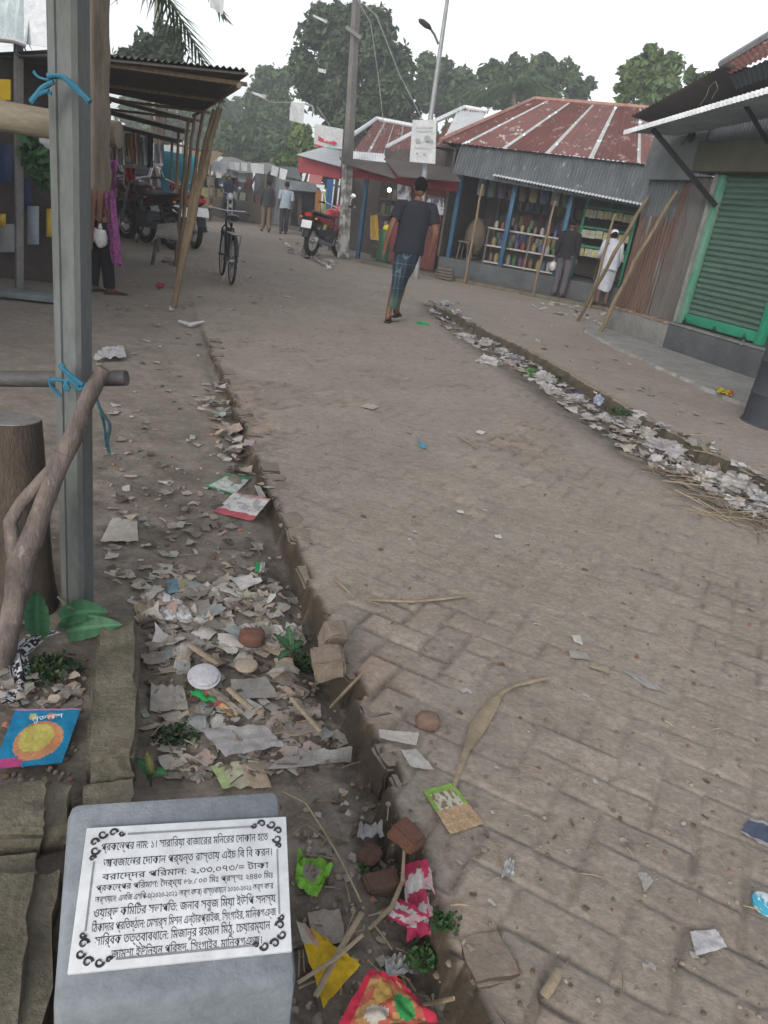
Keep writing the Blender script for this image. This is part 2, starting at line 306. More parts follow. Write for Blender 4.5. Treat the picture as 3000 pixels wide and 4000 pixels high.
def make_ground():
    ys = [-1.5, -.6, 0, .3, .5, .65]; y = .72
    while y < 320: ys.append(y); y += max(.0045, min(.0019 * y * y, 12)) if y > 1.5 else .0045
    ys = np.array(ys); w = .92 * np.maximum(ys, .5) + .53
    core = np.linspace(-.60, .62, 430); out = np.array([.03, .07, .12, .2, .3, .45, .7, 1.1, 1.8, 3.0])
    us = np.concatenate([-.60 - out[::-1], core, .62 + out]); X = w[:, None] * us[None, :]; Y = np.repeat(ys[:, None], len(us), 1)
    z, q = hz(X, Y); nr, nc = X.shape
    co = np.stack([X, Y, z], -1).reshape(-1, 3)
    idx = np.arange(nr * nc).reshape(nr, nc); fa = np.stack([idx[:-1, :-1], idx[:-1, 1:], idx[1:, 1:], idx[1:, :-1]], -1).reshape(-1, 4)
    def cen(a): return .25 * (a[:-1, :-1] + a[:-1, 1:] + a[1:, 1:] + a[1:, :-1])
    cs, cn, cd = cen(q['s']), cen(q['n']), cen(q['d']); isroad = ((cd < 0) & (cn < cen(q['gl'])) & (cs < 40) & (cs > -1)).reshape(-1)
    jd = np.exp(-(q['edge'] / .014) ** 2) * (.3 + .7 * q['expo']) * (q['d'] < 0) * (q['n'] < q['gl'] + .2)
    verge = sst(-.004, .012, q['d']) * np.interp(q['s'], [0, 3, 5, 9, 14], [1, .9, .5, .25, 0]); drain = ((q['n'] > q['gl']) & (q['n'] < q['gr'] + .02)) * sst(0, .35, q['n'] - q['gl']) * (1 - sst(11, 13, q['s'])); drain = np.maximum(drain, np.exp(-((q['n'] - q['gr']) / .045) ** 2) * (q['s'] < 11.5) * (q['s'] > 0) * 1.3).clip(0, 1)
    redness = np.clip(q['expo'] - .45, 0, 1) * .9 * q['rb'] * (q['d'] < 0) * (q['n'] < q['gl']) * (1 - sst(4, 9, q['s']))
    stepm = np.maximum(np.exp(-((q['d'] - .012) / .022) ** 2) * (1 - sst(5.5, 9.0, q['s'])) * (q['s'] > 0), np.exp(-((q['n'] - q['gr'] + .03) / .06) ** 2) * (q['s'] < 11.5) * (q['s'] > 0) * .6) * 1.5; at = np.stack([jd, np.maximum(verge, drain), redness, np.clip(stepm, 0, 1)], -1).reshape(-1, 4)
    tone = (1 + (q['rb'] - .5) * .42 * q['expo'] * (q['d'] < 0) * (q['n'] < q['gl']) * (1 - sst(4, 12, q['s']))).reshape(-1)
    def mk(name, sel, m):
        f = fa[sel]; used = np.unique(f); mp = np.full(nr * nc, -1); mp[used] = np.arange(len(used)); f = mp[f]
        me = bpy.data.meshes.new(name); me.vertices.add(len(used)); me.vertices.foreach_set('co', co[used].astype(np.float32).ravel())
        me.loops.add(len(f) * 4); me.loops.foreach_set('vertex_index', f.astype(np.int32).ravel()); me.polygons.add(len(f))
        me.polygons.foreach_set('loop_start', np.arange(0, len(f) * 4, 4, dtype=np.int32)); me.polygons.foreach_set('loop_total', np.full(len(f), 4, np.int32))
        me.update(calc_edges=True); a = me.color_attributes.new('mask', 'FLOAT_COLOR', 'POINT'); a.data.foreach_set('color', at[used].astype(np.float32).ravel()); a2 = me.attributes.new('tone', 'FLOAT', 'POINT'); a2.data.foreach_set('value', tone[used].astype(np.float32))
        me.materials.append(m); me.shade_smooth(); me.validate(); o = bpy.data.objects.new(name, me); COL.objects.link(o); o['kind'] = 'structure'
    m = bpy.data.materials.new('trodden_dirt'); m.use_nodes = True; nt = m.node_tree; N = nt.nodes; L = nt.links; bs = N['Principled BSDF']; bs.inputs['Roughness'].default_value = .95; bs.inputs['Specular IOR Level'].default_value = .15
    tc = N.new('ShaderNodeTexCoord'); at_n = N.new('ShaderNodeAttribute'); at_n.attribute_name = 'mask'; sep = N.new('ShaderNodeSeparateColor'); L.new(at_n.outputs['Color'], sep.inputs[0])
    def nz(sc, det=6, st=None):
        n = N.new('ShaderNodeTexNoise'); n.inputs['Scale'].default_value = sc; n.inputs['Detail'].default_value = det; n.inputs['Roughness'].default_value = .68
        if st:
            mp = N.new('ShaderNodeMapping'); mp.inputs['Rotation'].default_value = (0, 0, st); mp.inputs['Scale'].default_value = (1, 1.35, 1); L.new(tc.outputs['Object'], mp.inputs[0]); L.new(mp.outputs[0], n.inputs['Vector'])
        else: L.new(tc.outputs['Object'], n.inputs['Vector'])
        return n.outputs[0]
    def ramp(f, a, b, ca, cb):
        r = N.new('ShaderNodeValToRGB'); e = r.color_ramp.elements; e[0].position = a; e[1].position = b; e[0].color = (*ca, 1); e[1].color = (*cb, 1); L.new(f, r.inputs[0]); return r.outputs[0]
    def mix(f, a, b, mode='MIX'):
        x = N.new('ShaderNodeMix'); x.data_type = 'RGBA'; x.blend_type = mode
        if isinstance(f, float): x.inputs[0].default_value = f
        else: L.new(f, x.inputs[0])
        for k, q in ((6, a), (7, b)):
            if isinstance(q, tuple): x.inputs[k].default_value = (*q, 1)
            else: L.new(q, x.inputs[k])
        return x.outputs[2]
    c = ramp(nz(1.3, 8), .3, .7, (.228, .195, .164), (.286, .250, .215))
    c = mix(ramp(nz(7, 7), .5, .72, (0, 0, 0), (.55, .55, .55)), c, (.315, .280, .242))
    c = mix(sep.outputs[2], c, (.225, .135, .10))
    vv = ramp(nz(5, 8), .36, .66, (.075, .062, .05), (.215, .188, .162)); c = mix(sep.outputs[1], c, vv)
    mm = N.new('ShaderNodeMath'); mm.operation = 'MULTIPLY'; L.new(sep.outputs[0], mm.inputs[0]); L.new(ramp(nz(4, 5), .45, .62, (.02, .02, .02), (.85, .85, .85)), mm.inputs[1])
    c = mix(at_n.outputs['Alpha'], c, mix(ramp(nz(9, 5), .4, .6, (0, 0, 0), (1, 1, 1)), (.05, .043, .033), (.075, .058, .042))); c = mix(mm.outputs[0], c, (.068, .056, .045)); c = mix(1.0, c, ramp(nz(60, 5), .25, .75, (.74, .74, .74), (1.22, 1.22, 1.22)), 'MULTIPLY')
    c = mix(1.0, c, ramp(nz(16, 6, .6), .3, .7, (.82, .82, .82), (1.14, 1.14, 1.14)), 'MULTIPLY')
    c = mix(ramp(nz(34, 3), .70, .76, (0, 0, 0), (.8, .8, .8)), c, (.40, .36, .32)); c = mix(ramp(nz(27, 4), .71, .77, (0, 0, 0), (.45, .45, .45)), c, (.07, .055, .045))
    tn = N.new('ShaderNodeAttribute'); tn.attribute_name = 'tone'; c = mix(1.0, c, tn.outputs['Color'], 'MULTIPLY'); L.new(c, bs.inputs['Base Color'])
    b1 = N.new('ShaderNodeBump'); b1.inputs['Strength'].default_value = .55; b1.inputs['Distance'].default_value = .012; L.new(nz(28, 8, .6), b1.inputs['Height']); L.new(b1.outputs[0], bs.inputs['Normal'])
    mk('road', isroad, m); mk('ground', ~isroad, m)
make_ground()
# ---------------------------------------------------------------- right-hand shop with the green shutter
def quadS(mb, s0, s1, z0, z1, n_, pitch=.076, amp=.011, n1=None, colfn=None):
    n1 = n_ if n1 is None else n1
    mb.corr(S(s1, n_, z0), S(s0, n_, z0), S(s0, n1, z1), S(s1, n1, z1), pitch, amp, 6, colfn)
def boxS(mb, s0, s1, n0, n1, z0, z1): mb.box(S((s0 + s1) / 2, (n0 + n1) / 2, (z0 + z1) / 2), (abs(s1 - s0), abs(n1 - n0), abs(z1 - z0)), ROT_S)
sh = thing('shutter_shop', S(8.6, 7.6), 'corrugated tin shop with closed green roller shutter and rusty side wall panels', 'shop')
m = MB(); m.slab([S(10.87, 7.52, -.05), S(9.31, 7.52, -.05), S(9.31, 12, -.05), S(10.87, 12, -.05)], .46, (0, 0, 1)); m.build('plinth', M['concrete'], sh, bevel=.015)
m = MB(); boxS(m, 4.0, 9.305, 7.515, 12, -.05, .41); m.build('plinth', M['concrete_dark'], sh, bevel=.01)['label'] = 'dark grey plastered plinth under the shutter'
m = MB(); boxS(m, 4.0, 9.305, 7.503, 7.68, .414, .445); m.build('sill', M['concrete'], sh, bevel=.006)
m = MB()                                       # crumbling brick top course of the pale plinth
q = random.Random(3)
for i in range(13):
    s0 = 9.33 + i * .118; boxS(m, s0, s0 + .108, 7.50 + q.uniform(0, .012), 7.64, .395, .415 + q.uniform(.01, .035))
m.build('brick_course', M['brick'], sh, bevel=.01)
m = MB(); quadS(m, 9.93, 10.80, .44, 1.86, 7.60, n1=7.63); m.build('wall_panel', M['tin_rust'], sh)['label'] = 'rust brown corrugated panel'
m = MB(); quadS(m, 9.36, 10.0, .44, 2.42, 7.615, .06, .009, n1=7.64); m.build('wall_panel', mat('part_rusted_tin', (.10, .105, .108), (.075, .06, .052), 1.1, .7, .05, 40, .1, c3=(.10, .05, .038), lo3=.56, hi3=.64, scale3=1.1, stretch=(4, 4, .5)), sh)['label'] = 'grey corrugated panel streaked with rust'
m = MB(); quadS(m, 9.98, 10.84, 1.78, 2.42, 7.645); m.build('wall_panel', M['tin_grey'], sh)
m = MB(); quadS(m, 9.64, 10.87, 2.37, 3.22, 7.50, .05, .007, n1=7.56); m.build('upper_cladding', mat('weathered_blue_grey_tin', (.125, .142, .15), (.088, .096, .093), 1.4, .65, .05, 40, .1, c3=(.11, .105, .075), lo3=.55, hi3=.7, stretch=(2, 2, .8)), sh)
m = MB(); quadS(m, 6.6, 10.2, 2.80, 3.5, 7.66, .06, .008); m.build('gable_cladding', M['tin_grey'], sh)
m = MB(); boxS(m, 4.0, 9.64, 7.42, 8.0, 2.47, 2.86); m.build('shutter_box', mat('mossy_render', (.085, .083, .06), (.06, .062, .042), 3, .95, .3, 40), sh, bevel=.02)
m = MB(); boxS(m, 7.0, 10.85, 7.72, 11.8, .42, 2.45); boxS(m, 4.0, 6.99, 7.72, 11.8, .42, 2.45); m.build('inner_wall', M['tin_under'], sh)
m = MB(); s0, s1, z0, z1 = 7.70, 9.10, .60, 2.46; nsl = 25
def slat(u, v):
    f = (v * nsl) % 1.0; return .022 * (math.sin(math.pi * min(f / .78, 1)) ** .8 if f < .78 else 0) - .006 * (f > .86)
m.sheet(S(s1, 7.66, z0), S(s0, 7.66, z0), S(s0, 7.66, z1), S(s1, 7.66, z1), 4, nsl * 12, slat); m.build('shutter_curtain', M['green_shutter'], sh)
m = MB(); boxS(m, 7.66, 9.14, 7.625, 7.665, .475, .605); m.build('bottom_rail', M['green_paint'], sh, bevel=.005)
for a in (9.145, 7.59):
    m = MB(); boxS(m, a, a + .085, 7.585, 7.70, .452, 2.46)
    for i in range(12): m.lathe([(.008, 0), (.008, .006)], S(a + .045, 7.585, .6 + i * .15), 8, -NS)
    m.build('guide_rail', M['green_paint_faded'] if a > 8 else M['green_paint'], sh, bevel=.004)
m = MB(); boxS(m, 9.235, 9.275, 7.54, 7.70, .452, 2.46); m.build('door_jamb', M['concrete'], sh, bevel=.006)
for s_, z_ in ((9.06, .458), (8.43, .452), (7.86, .455)):
    m = MB(); m.box(S(s_, 7.58, z_ + .026), (.05, .026, .05), ROT_S)
    k = 10; m.tube([S(s_ + .018 * math.cos(math.pi * i / k), 7.58, z_ + .05 + .035 * math.sin(math.pi * i / k)) for i in range(k + 1)], .005, 6); m.build('padlock', M['black'], sh, bevel=.003)
m = MB(); m.tube([S(7.82, 7.56, .462), S(7.74, 7.46, .43)], .02, 8); m.build('latch_bar', M['steel'], sh)
pf, pn = VN(2440, 515, 6.6), VN(3000, 350, 6.3); pn2 = pn + (pn - pf) * .8
wf, wn = S(sum(pf * TS), 7.5, pf[2] + .10), S(sum(pn2 * TS), 7.5, pn2[2] + .12)
m = MB(); m.corr(pf, pn2, wn, wf, .075, .014, 3)
m.build('awning', mat('awning_tin', (.36, .38, .40), (.24, .26, .27), 2, .45, .05, 40, .2), sh)
m = MB(); m.corr(pf - [0, 0, .035], pn2 - [0, 0, .04], pn2 + [0, 0, .03], pf + [0, 0, .025], .075, .014, 1); m.build('awning_lip', M['tin_white'], sh)
for px in ((2550, 505, 2797, 805), (2915, 415, 3010, 575)):
    a = VN(px[0], px[1], 6.72); b = VN(px[2], px[3], 7.53); m = MB(); m.tube([a, b], .035, 4); m.build('brace', M['black'], sh)
# sloping roof with its sooty overhang seen from below, rusty red sheet and grey ridge
m = MB(); a, b, c, d = VN(2462, 456, 6.75), VN(2830, 252, 6.9), S(8.2, 8.6, 3.62), S(10.6, 8.0, 3.05)
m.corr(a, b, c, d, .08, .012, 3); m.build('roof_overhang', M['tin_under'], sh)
m = MB(); e, f = VN(2812, 262, 7.3), VN(3150, 60, 7.3); g, h = VN(3150, 150, 6.9), VN(2850, 290, 6.9)
m.corr(h, g, f, e, .08, .012, 3); m.build('roof', M['red_roof'], sh)
m = MB(); m.tube([e + [0, 0, .03], f + [0, 0, .03]], .05, 6); m.build('ridge_cap', M['tin'], sh)
m = MB(); m.corr(VN(2845, 300, 7.0), VN(3150, 165, 7.0), VN(3150, 250, 7.2), VN(2870, 350, 7.2), .08, .012, 2); m.build('lower_roof', M['tin_grey'], sh)
# small vent torn in the upper cladding with a stick across it
m = MB(); m.lathe([(.075, 0), (.075, .012)], VN(2705, 535, 7.50) - NS * .012, 16, -NS); m.tube([VN(2665, 565, 7.47), VN(2728, 462, 7.47)], .012, 6); m.build('vent_patch', M['black'], sh)
m = MB(); pts = [VN(x, y, 6.72) for x, y in ((2735, 410), (2760, 375), (2770, 340), (2795, 318), (2805, 345), (2780, 385))]; m.tube(pts, .004, 6); m.build('loose_wire', M['oldwood'], sh)
# concrete apron (pavement) with a ragged outer edge
m = MB(); q = random.Random(5); P = []
ss = np.linspace(2.5, 11.1, 60)
for s_ in ss: P.append(S(s_, np.interp(s_, [2.5, 5.3, 6.5, 7.8, 9.5, 10.4, 11.1], [6.0, 6.05, 6.1, 6.28, 6.62, 6.85, 7.3]) + q.uniform(-.03, .03), .052))
for i in range(59): m.add([P[i], S(ss[i], 7.515, .06), S(ss[i + 1], 7.515, .06), P[i + 1], P[i] - [0, 0, .1] - NS * .03, P[i + 1] - [0, 0, .1] - NS * .03], [(3, 2, 1, 0), (0, 4, 5, 3)])
tag(m.build('pavement', mat('apron_concrete', (.27, .27, .268), (.20, .195, .185), 2.2, .9, .25, 60, c3=(.185, .165, .14), lo3=.5, hi3=.7), None, smooth=False), kind='structure')
# ---------------------------------------------------------------- grocery shop with the rusty red hipped roof
gs = thing('grocery_shop', B(2.8, .6), 'open grocery stall with rusty red hipped tin roof, blue posts and grey corrugated fascia', 'shop')
def boxB(mb, u0, u1, k0, k1, z0, z1): mb.box(B((u0 + u1) / 2, (k0 + k1) / 2, (z0 + z1) / 2), (abs(u1 - u0), abs(k1 - k0), abs(z1 - z0)), ROT_B)
m = MB(); boxB(m, .45, 6.2, -.04, 4, -.05, .47); m.build('plinth', M['concrete_dark'], gs, bevel=.02)
m = MB(); boxB(m, .4, 6.6, 2.35, 2.45, .47, 3.0); boxB(m, .36, .42, .02, 2.4, .47, 2.9); boxB(m, 6.2, 6.28, .02, 2.4, .47, 2.9); m.build('back_wall', M['tin_under'], gs)
for u in (.67, 2.08, 3.46):
    m = MB(); boxB(m, u - .05, u + .05, -.005, .095, .47, 2.95); m.build('post', M['blue_paint'], gs, bevel=.006)
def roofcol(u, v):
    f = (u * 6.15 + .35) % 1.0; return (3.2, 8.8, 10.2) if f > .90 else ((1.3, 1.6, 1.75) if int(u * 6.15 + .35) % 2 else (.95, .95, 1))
eL, eR, rL, rR = B(.10, -.25, 3.0), B(6.4, -.25, 2.98), B(.87, 3.2, 4.53), B(4.6, 3.2, 4.50)
m = MB(); m.corr(eL, eR, rR, rL, .085, .014, 6, roofcol); m.build('roof', M['red_roof'], gs)
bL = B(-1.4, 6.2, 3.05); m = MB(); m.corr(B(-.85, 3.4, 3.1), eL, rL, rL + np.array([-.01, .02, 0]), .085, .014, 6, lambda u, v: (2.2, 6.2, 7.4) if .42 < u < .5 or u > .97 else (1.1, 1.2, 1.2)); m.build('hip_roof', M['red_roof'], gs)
m = MB(); m.tube([eL + [0, 0, .03], rL + [0, 0, .03], rR + [0, 0, .03]], .055, 6); m.build('ridge_cap', mat('rusty_ridge', (.33, .2, .16), (.24, .12, .1), 4, .8), gs)
m = MB(); m.corr(B(.62, -.38, 2.35), B(6.3, -.38, 2.10), B(6.3, -.10, 2.98), B(.58, -.10, 3.02), .075, .012, 6); m.build('fascia', M['tin_grey'], gs)
m = MB(); m.corr(B(1.7, -.52, 2.40), B(6.3, -.52, 2.12), B(6.3, -.36, 2.165), B(1.7, -.36, 2.44), .075, .014, 1); m.build('drip_edge', M['tin_white'], gs)
m = MB(); m.box(B(2.9, 1.2, 2.92), (6.4, 2.4, .04), ROT_B); m.build('ceiling_board', M['tin_under'], gs)
# shelving at the back
sv = thing('shop_shelf', B(3.4, 2.2, .47), 'dark shelving unit filled with packets along the back of the grocery stall', 'shelf')
for z in (.55, 1.0, 1.42, 1.82, 2.2):
    m = MB(); boxB(m, 1.0, 6.0, 1.85, 2.34, z - .02, z); m.build('shelf_board', M['oldwood'], sv)
for u in (1.0, 2.4, 3.9, 5.95):
    m = MB(); boxB(m, u - .03, u + .03, 1.83, 1.87, .472, 2.5); m.build('upright', M['oldwood'], sv)
gf = thing('packet_rack', B(4.1, 1.0, .47), 'green framed rack hung with rows of pale snack packets in the grocery stall', 'rack')
for z in (2.06, 1.62, 1.2):
    m = MB(); boxB(m, 3.55, 4.75, .98, 1.04, z, z + .045); m.build('rail', M['green_paint'], gf)
for u in (3.55, 4.75):
    m = MB(); boxB(m, u - .03, u + .03, .97, 1.05, .472, 2.3); m.build('upright', M['green_paint'], gf)
def packet_mesh(name, c1, c2, w, h, d, label, group, cat='packet'):
    b = MB(); bm = MB()
    b.sheet((-w / 2, 0, 0), (w / 2, 0, 0), (w / 2, 0, h), (-w / 2, 0, h), 4, 5, lambda u, v: d * math.sin(math.pi * u) * math.sin(math.pi * v), lambda u, v: c2 if .3 < v < .7 and .2 < u < .8 else c1)
    b.sheet((w / 2, .001, 0), (-w / 2, .001, 0), (-w / 2, .001, h), (w / 2, .001, h), 4, 5, lambda u, v: d * math.sin(math.pi * u) * math.sin(math.pi * v), lambda u, v: c1)
    return tag(b.build(name, M['paper'], None), label, cat, group)
pk = [packet_mesh('snack_packet', (.62, .6, .36), (.8, .72, .3), .085, .17, .018, 'pale yellow snack packet hung in a row on the green rack', 'snack packets hung on the green rack'),
      packet_mesh('snack_packet', (.6, .62, .52), (.42, .5, .25), .085, .17, .018, 'pale green snack packet hung in a row on the green rack', 'green snack packets hung on the green rack')]
q = random.Random(11)
for r_, z in enumerate((1.86, 1.42, 1.0)):
    for i in range(13):
        o = pk[i % 2] if r_ == 0 and i < 2 else pk[q.random() < .4].copy()
        if o.name not in COL.objects: COL.objects.link(o)
        p = B(3.62 + i * .088, .96 + q.uniform(-.012, .012), z + q.uniform(-.01, .01)); o.location = p; o.rotation_euler = (q.uniform(-.1, .1), q.uniform(-.08, .08), ROT_B + q.uniform(-.3, .3))
def goods(name, label, group, col, spots, size, lid=None, cat='goods', shape='box'):
    first = None
    for p, rz in spots:
        if first is None:
            b = MB()
            if shape == 'box': b.box((0, 0, size[2] / 2), size)
            else: b.lathe([(size[0] / 2, 0), (size[0] / 2, size[2] * .75), (size[0] * .32, size[2] * .86), (size[0] * .34, size[2])], (0, 0, 0), 12)
            first = o = tag(b.build(name, flat(col, .5), None, bevel=.006 if shape == 'box' else 0), label, cat, group)
        else: o = first.copy(); COL.objects.link(o)
        o.location = V3(p); o.rotation_euler = (0, 0, rz)
pal = [('white', (.26, .26, .24)), ('yellow', (.22, .18, .075)), ('red', (.15, .05, .045)), ('green', (.055, .12, .065)), ('blue', (.05, .07, .14)), ('brown', (.12, .085, .06)), ('purple', (.085, .055, .11))]
for li, z in enumerate((1.0, 1.42, 1.82)):
    spots = {}
    for i in range(22):
        u = 1.08 + i * .11; spots.setdefault(q.randrange(7), []).append((B(u, 2.0 + q.uniform(-.05, .05), z), ROT_B + q.uniform(-.15, .15)))
    nm = ('lowest', 'middle', 'topmost')[li]
    for ci, sp in spots.items(): goods('goods_box', f'{pal[ci][0]} boxed goods on the {nm} filled board of the dark shelving', f'{pal[ci][0]} goods on the {nm} shelf board', pal[ci][1], sp, (.095, .12, .2 + .06 * (ci % 3)), cat='box')
dc = thing('display_counter', B(2.1, .55, .47), 'pale framed display counter with mesh front at the grocery stall', 'counter')
for u in (1.45, 2.55, 3.3):
    m = MB(); boxB(m, u - .02, u + .02, .42, .46, .472, 1.30); m.build('frame_post', M['oldwood'], dc)
m = MB()
for z in (.50, .88, 1.28): boxB(m, 1.42, 3.33, .42, .47, z, z + .035)
m.build('frame', mat('pale_frame', (.42, .40, .38), (.3, .28, .26), 5, .7), dc)
m = MB()
for z in (.52, .88, 1.28): boxB(m, 1.44, 3.31, .475, .95, z - .012, z + .008)
m.build('shelf', M['oldwood'], dc)
for ci, (nm, c) in enumerate(pal):
    sp = [(B(1.53 + i * .155 + q.uniform(-.02, .02), .62 + .12 * ((i + ci) % 2), z), ROT_B) for i in range(11) for z in (.53, .89) if (i * 3 + int(z * 10)) % 7 == ci]
    if sp: goods('jar', f'{nm} jar of sweets inside the pale framed counter', f'{nm} jars in the counter', c, sp, (.12, .12, .22), shape='jar', cat='jar')
    sp = [(B(1.55 + i * .17, .62, 1.29), ROT_B) for i in range(10) if (i * 2) % 7 == ci]
    if sp: goods('jar', f'{nm} lidded jar standing on top of the counter', f'{nm} jars on the counter', c, sp, (.10, .10, .19), shape='jar', cat='jar')
hang = MB()
for i in range(9):
    c = pal[(i * 3) % 7][1]; u = 1.0 + i * .27; o = MB(); o.sheet(B(u, .35, 1.98), B(u + .2, .35, 1.98), B(u + .2, .35, 2.38), B(u, .35, 2.38), 5, 5, lambda a, b: .025 * math.sin(a * 6 + b * 3))
    tag(o.build('hanging_packet_strip', flat(tuple(v * .55 for v in c), .6), None), f'{pal[(i * 3) % 7][0]} strip of packets hung {("first", "second", "third", "fourth", "fifth", "sixth", "seventh", "eighth", "ninth")[i]} along under the grocery fascia', 'packet strip', 'strips of packets under the fascia')
m = MB(); boxB(m, -1.6, 6.4, -.62, -.04, -.04, .075); tag(m.build('kerb', M['mossy'], None, bevel=.02), kind='structure')
# ---------------------------------------------------------------- row of red shops left of the grocery stall
C0 = np.array([-2.05, 20.75, 0.0]); CS = np.array([-.40, .9165, 0.0]); CN = np.array([.9165, .40, 0.0]); ROT_C = math.atan2(CS[1], CS[0])
def Cc(u, k, z=0.0): return C0 + CS * u + CN * k + np.array([0, 0, z])
def VC(x, y, k=0.0): return plane_at(x, y, C0 + CN * k, CN)
def hpt(p, z): return np.array([p[0], p[1], z])
rs = thing('red_shop', B(-1.2, .4), 'low shop with red boarded front under dark awnings beside the utility pole', 'shop')
m = MB(); a, b = VB(1372, 672, 0), VB(1790, 770, 0); m.slab([hpt(a, 1.98), hpt(b, 1.98), hpt(b, 2.38), hpt(a, 2.38)], .04, BN); m.build('fascia_board', M['red_paint'], rs)
m = MB(); boxB(m, -2.7, .34, 1.9, 2.0, 0, 2.9); m.build('back_wall', M['tin_under'], rs)
m = MB(); m.slab([VB(1340, 640, -.75), VB(1545, 700, -.75), VB(1510, 640, .1) + [0, 0, .0], VB(1325, 618, .1)], .03, (0, 0, 1)); m.build('awning', M['tin_under'], rs)
m = MB(); m.slab([VB(1555, 690, -.85), VB(1800, 708, -.85) - [0, 0, .02], VB(1760, 660, .05), VB(1500, 622, .05)], .03, (0, 0, 1)); m.build('awning', M['tin_under'], rs)
m = MB(); m.corr(VB(1372, 655, -.1), VB(1518, 670, -.1), VB(1500, 600, .9), VB(1372, 590, .9), .085, .012, 2); m.build('lean_to_roof', M['tin_white'], rs)
for x in (1415, 1665):
    p = VB(x, 860, .15); m = MB(); m.box((p[0], p[1], 1.05), (.09, .09, 2.1), ROT_B); m.build('post', M['blue_paint'], rs)
for z in (.35, .8, 1.2, 1.6):
    m = MB(); boxB(m, -2.3, -.9, 1.2, 1.85, z - .02, z + .02); m.build('shelf', M['oldwood'], rs)
for li, z in enumerate((.37, .82, 1.22, 1.62)):
    for i in range(9):
        c = pal[q.randrange(7)]; b = MB(); b.box((0, 0, .11), (.13, .13, q.uniform(.2, .3)))
        o = tag(b.build('goods_box', flat(tuple(v * .8 for v in c[1]), .6), None), f'{c[0]} carton {("first", "second", "third", "fourth", "fifth", "sixth", "seventh", "eighth", "ninth")[i]} along the {("bottom", "second", "third", "top")[li]} shelf of the red shop', 'box', 'cartons in the red shop')
        o.location = V3(B(-2.2 + i * .15, 1.45, z + .01)); o.rotation_euler = (0, 0, ROT_B)
pf_ = mat('printed_poster', (.42, .43, .46), (.08, .08, .10), 5, .6, lo=.45, hi=.55)
for i, (x0, y0, x1, y1) in enumerate(((1552, 718, 1606, 800), (1668, 762, 1735, 830))):
    m = MB(); m.slab([VB(x0, y1, -.05), VB(x1, y1 + 12, -.05), VB(x1, y0 + 12, -.05), VB(x0, y0, -.05)], .006, -BN); tag(m.build('poster', pf_, None), ('grey printed poster on the red shop front, left of the walking man', 'grey printed poster on the red shop front, right of the walking man')[i], 'poster', 'posters on the red shop')
m = MB(); boxB(m, -1.05, .3, .05, .1, .1, 1.98); m.build('front_panel', mat('dark_red_panel', (.14, .03, .03), (.07, .03, .03), 2, .8), rs)
r2 = thing('red_shop', Cc(3, .3), 'far red fronted shop with pale tin eave left of the utility pole', 'shop')
m = MB(); m.slab([hpt(VC(1327, 690), 1.93), hpt(VC(1166, 660), 2.05), hpt(VC(1166, 615), 2.5), hpt(VC(1327, 640), 2.34)], .05, CN); m.build('fascia_board', M['red_paint'], r2)
m = MB(); m.corr(VC(1332, 652, -.3), VC(1158, 604, -.3), VC(1270, 574, 1.2), VC(1335, 590, 1.2), .085, .014, 2); m.build('eave_roof', M['tin_white'], r2)
m = MB(); m.box(Cc(3.2, 1.6, 1.2), (6.5, .1, 2.4), ROT_C); m.build('back_wall', M['tin_under'], r2)
m = MB(); m.slab([VC(1205, 715, -.4), VC(1250, 722, -.4), VC(1262, 690, 0), VC(1210, 682, 0)], .02, (0, 0, 1)); m.build('cloth_flap', flat((.42, .16, .16), .9), r2)
for x in (1300, 1262):
    p = VC(x, 860, .1); m = MB(); m.box((p[0], p[1], 1.0), (.09, .09, 2.0), ROT_C); m.build('post', M['blue_paint'] if x == 1262 else M['oldwood'], r2)
for nm, c, x0, x1, y0, y1, lb in (('cloth', (.26, .12, .045), 1228, 1246, 742, 872, 'orange cloth hanging in front of the far red shop'), ('cloth', (.20, .25, .04), 1258, 1272, 735, 905, 'lime green cloth hanging in front of the far red shop'), ('cloth', (.03, .10, .22), 1272, 1292, 700, 830, 'blue cloth hanging in front of the far red shop')):
    m = MB(); m.sheet(VC(x0, y1, -.25), VC(x1, y1 + 3, -.25), VC(x1 + 8, y0, -.25), VC(x0 + 10, y0, -.25), 6, 8, lambda u, v: .03 * math.sin(u * 9 + v * 2)); tag(m.build(nm, flat(c, .9), None), lb, 'cloth')
# gabled red roofs standing behind the row
def gable(label, pts, ks, cap, face=None):
    t = thing('gabled_roof', hpt(VB(*pts[0], ks[0]), 0), label, 'building')
    P = [VB(*p, k) for p, k in zip(pts, ks)]
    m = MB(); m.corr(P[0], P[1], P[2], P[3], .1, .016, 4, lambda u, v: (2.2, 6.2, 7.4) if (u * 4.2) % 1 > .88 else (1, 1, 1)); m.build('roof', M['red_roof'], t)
    m = MB(); m.tube([VB(*p, k) + [0, 0, .03] for p, k in cap], .07, 6); m.build('ridge_cap', M['tin_white'], t)
    w = MB(); a, b = P[0], P[1]; w.slab([hpt(a, 0) + BN * .3, hpt(b, 0) + BN * .3, hpt(b, a[2] - .05) + BN * .3, hpt(a, a[2] - .05) + BN * .3], .05, BN); w.build('wall', M['tin_under'], t)
    return t
gable('red tin gabled roof with white ridge just right of the utility pole', [(1375, 600), (1640, 640), (1620, 500), (1472, 470)], [3.0, 3.0, 6.5, 6.5], [((1365, 540), 4.2), ((1472, 467), 6.5), ((1625, 497), 6.5)])
g2 = gable('red tin roof with white front gable behind the tall white banner', [(1640, 615), (1800, 560), (1905, 440), (1812, 425)], [2.6, 2.6, 5.5, 5.5], [((1510, 580), 2.4), ((1700, 478), 4.0), ((1815, 423), 5.5), ((1905, 440), 5.6)])
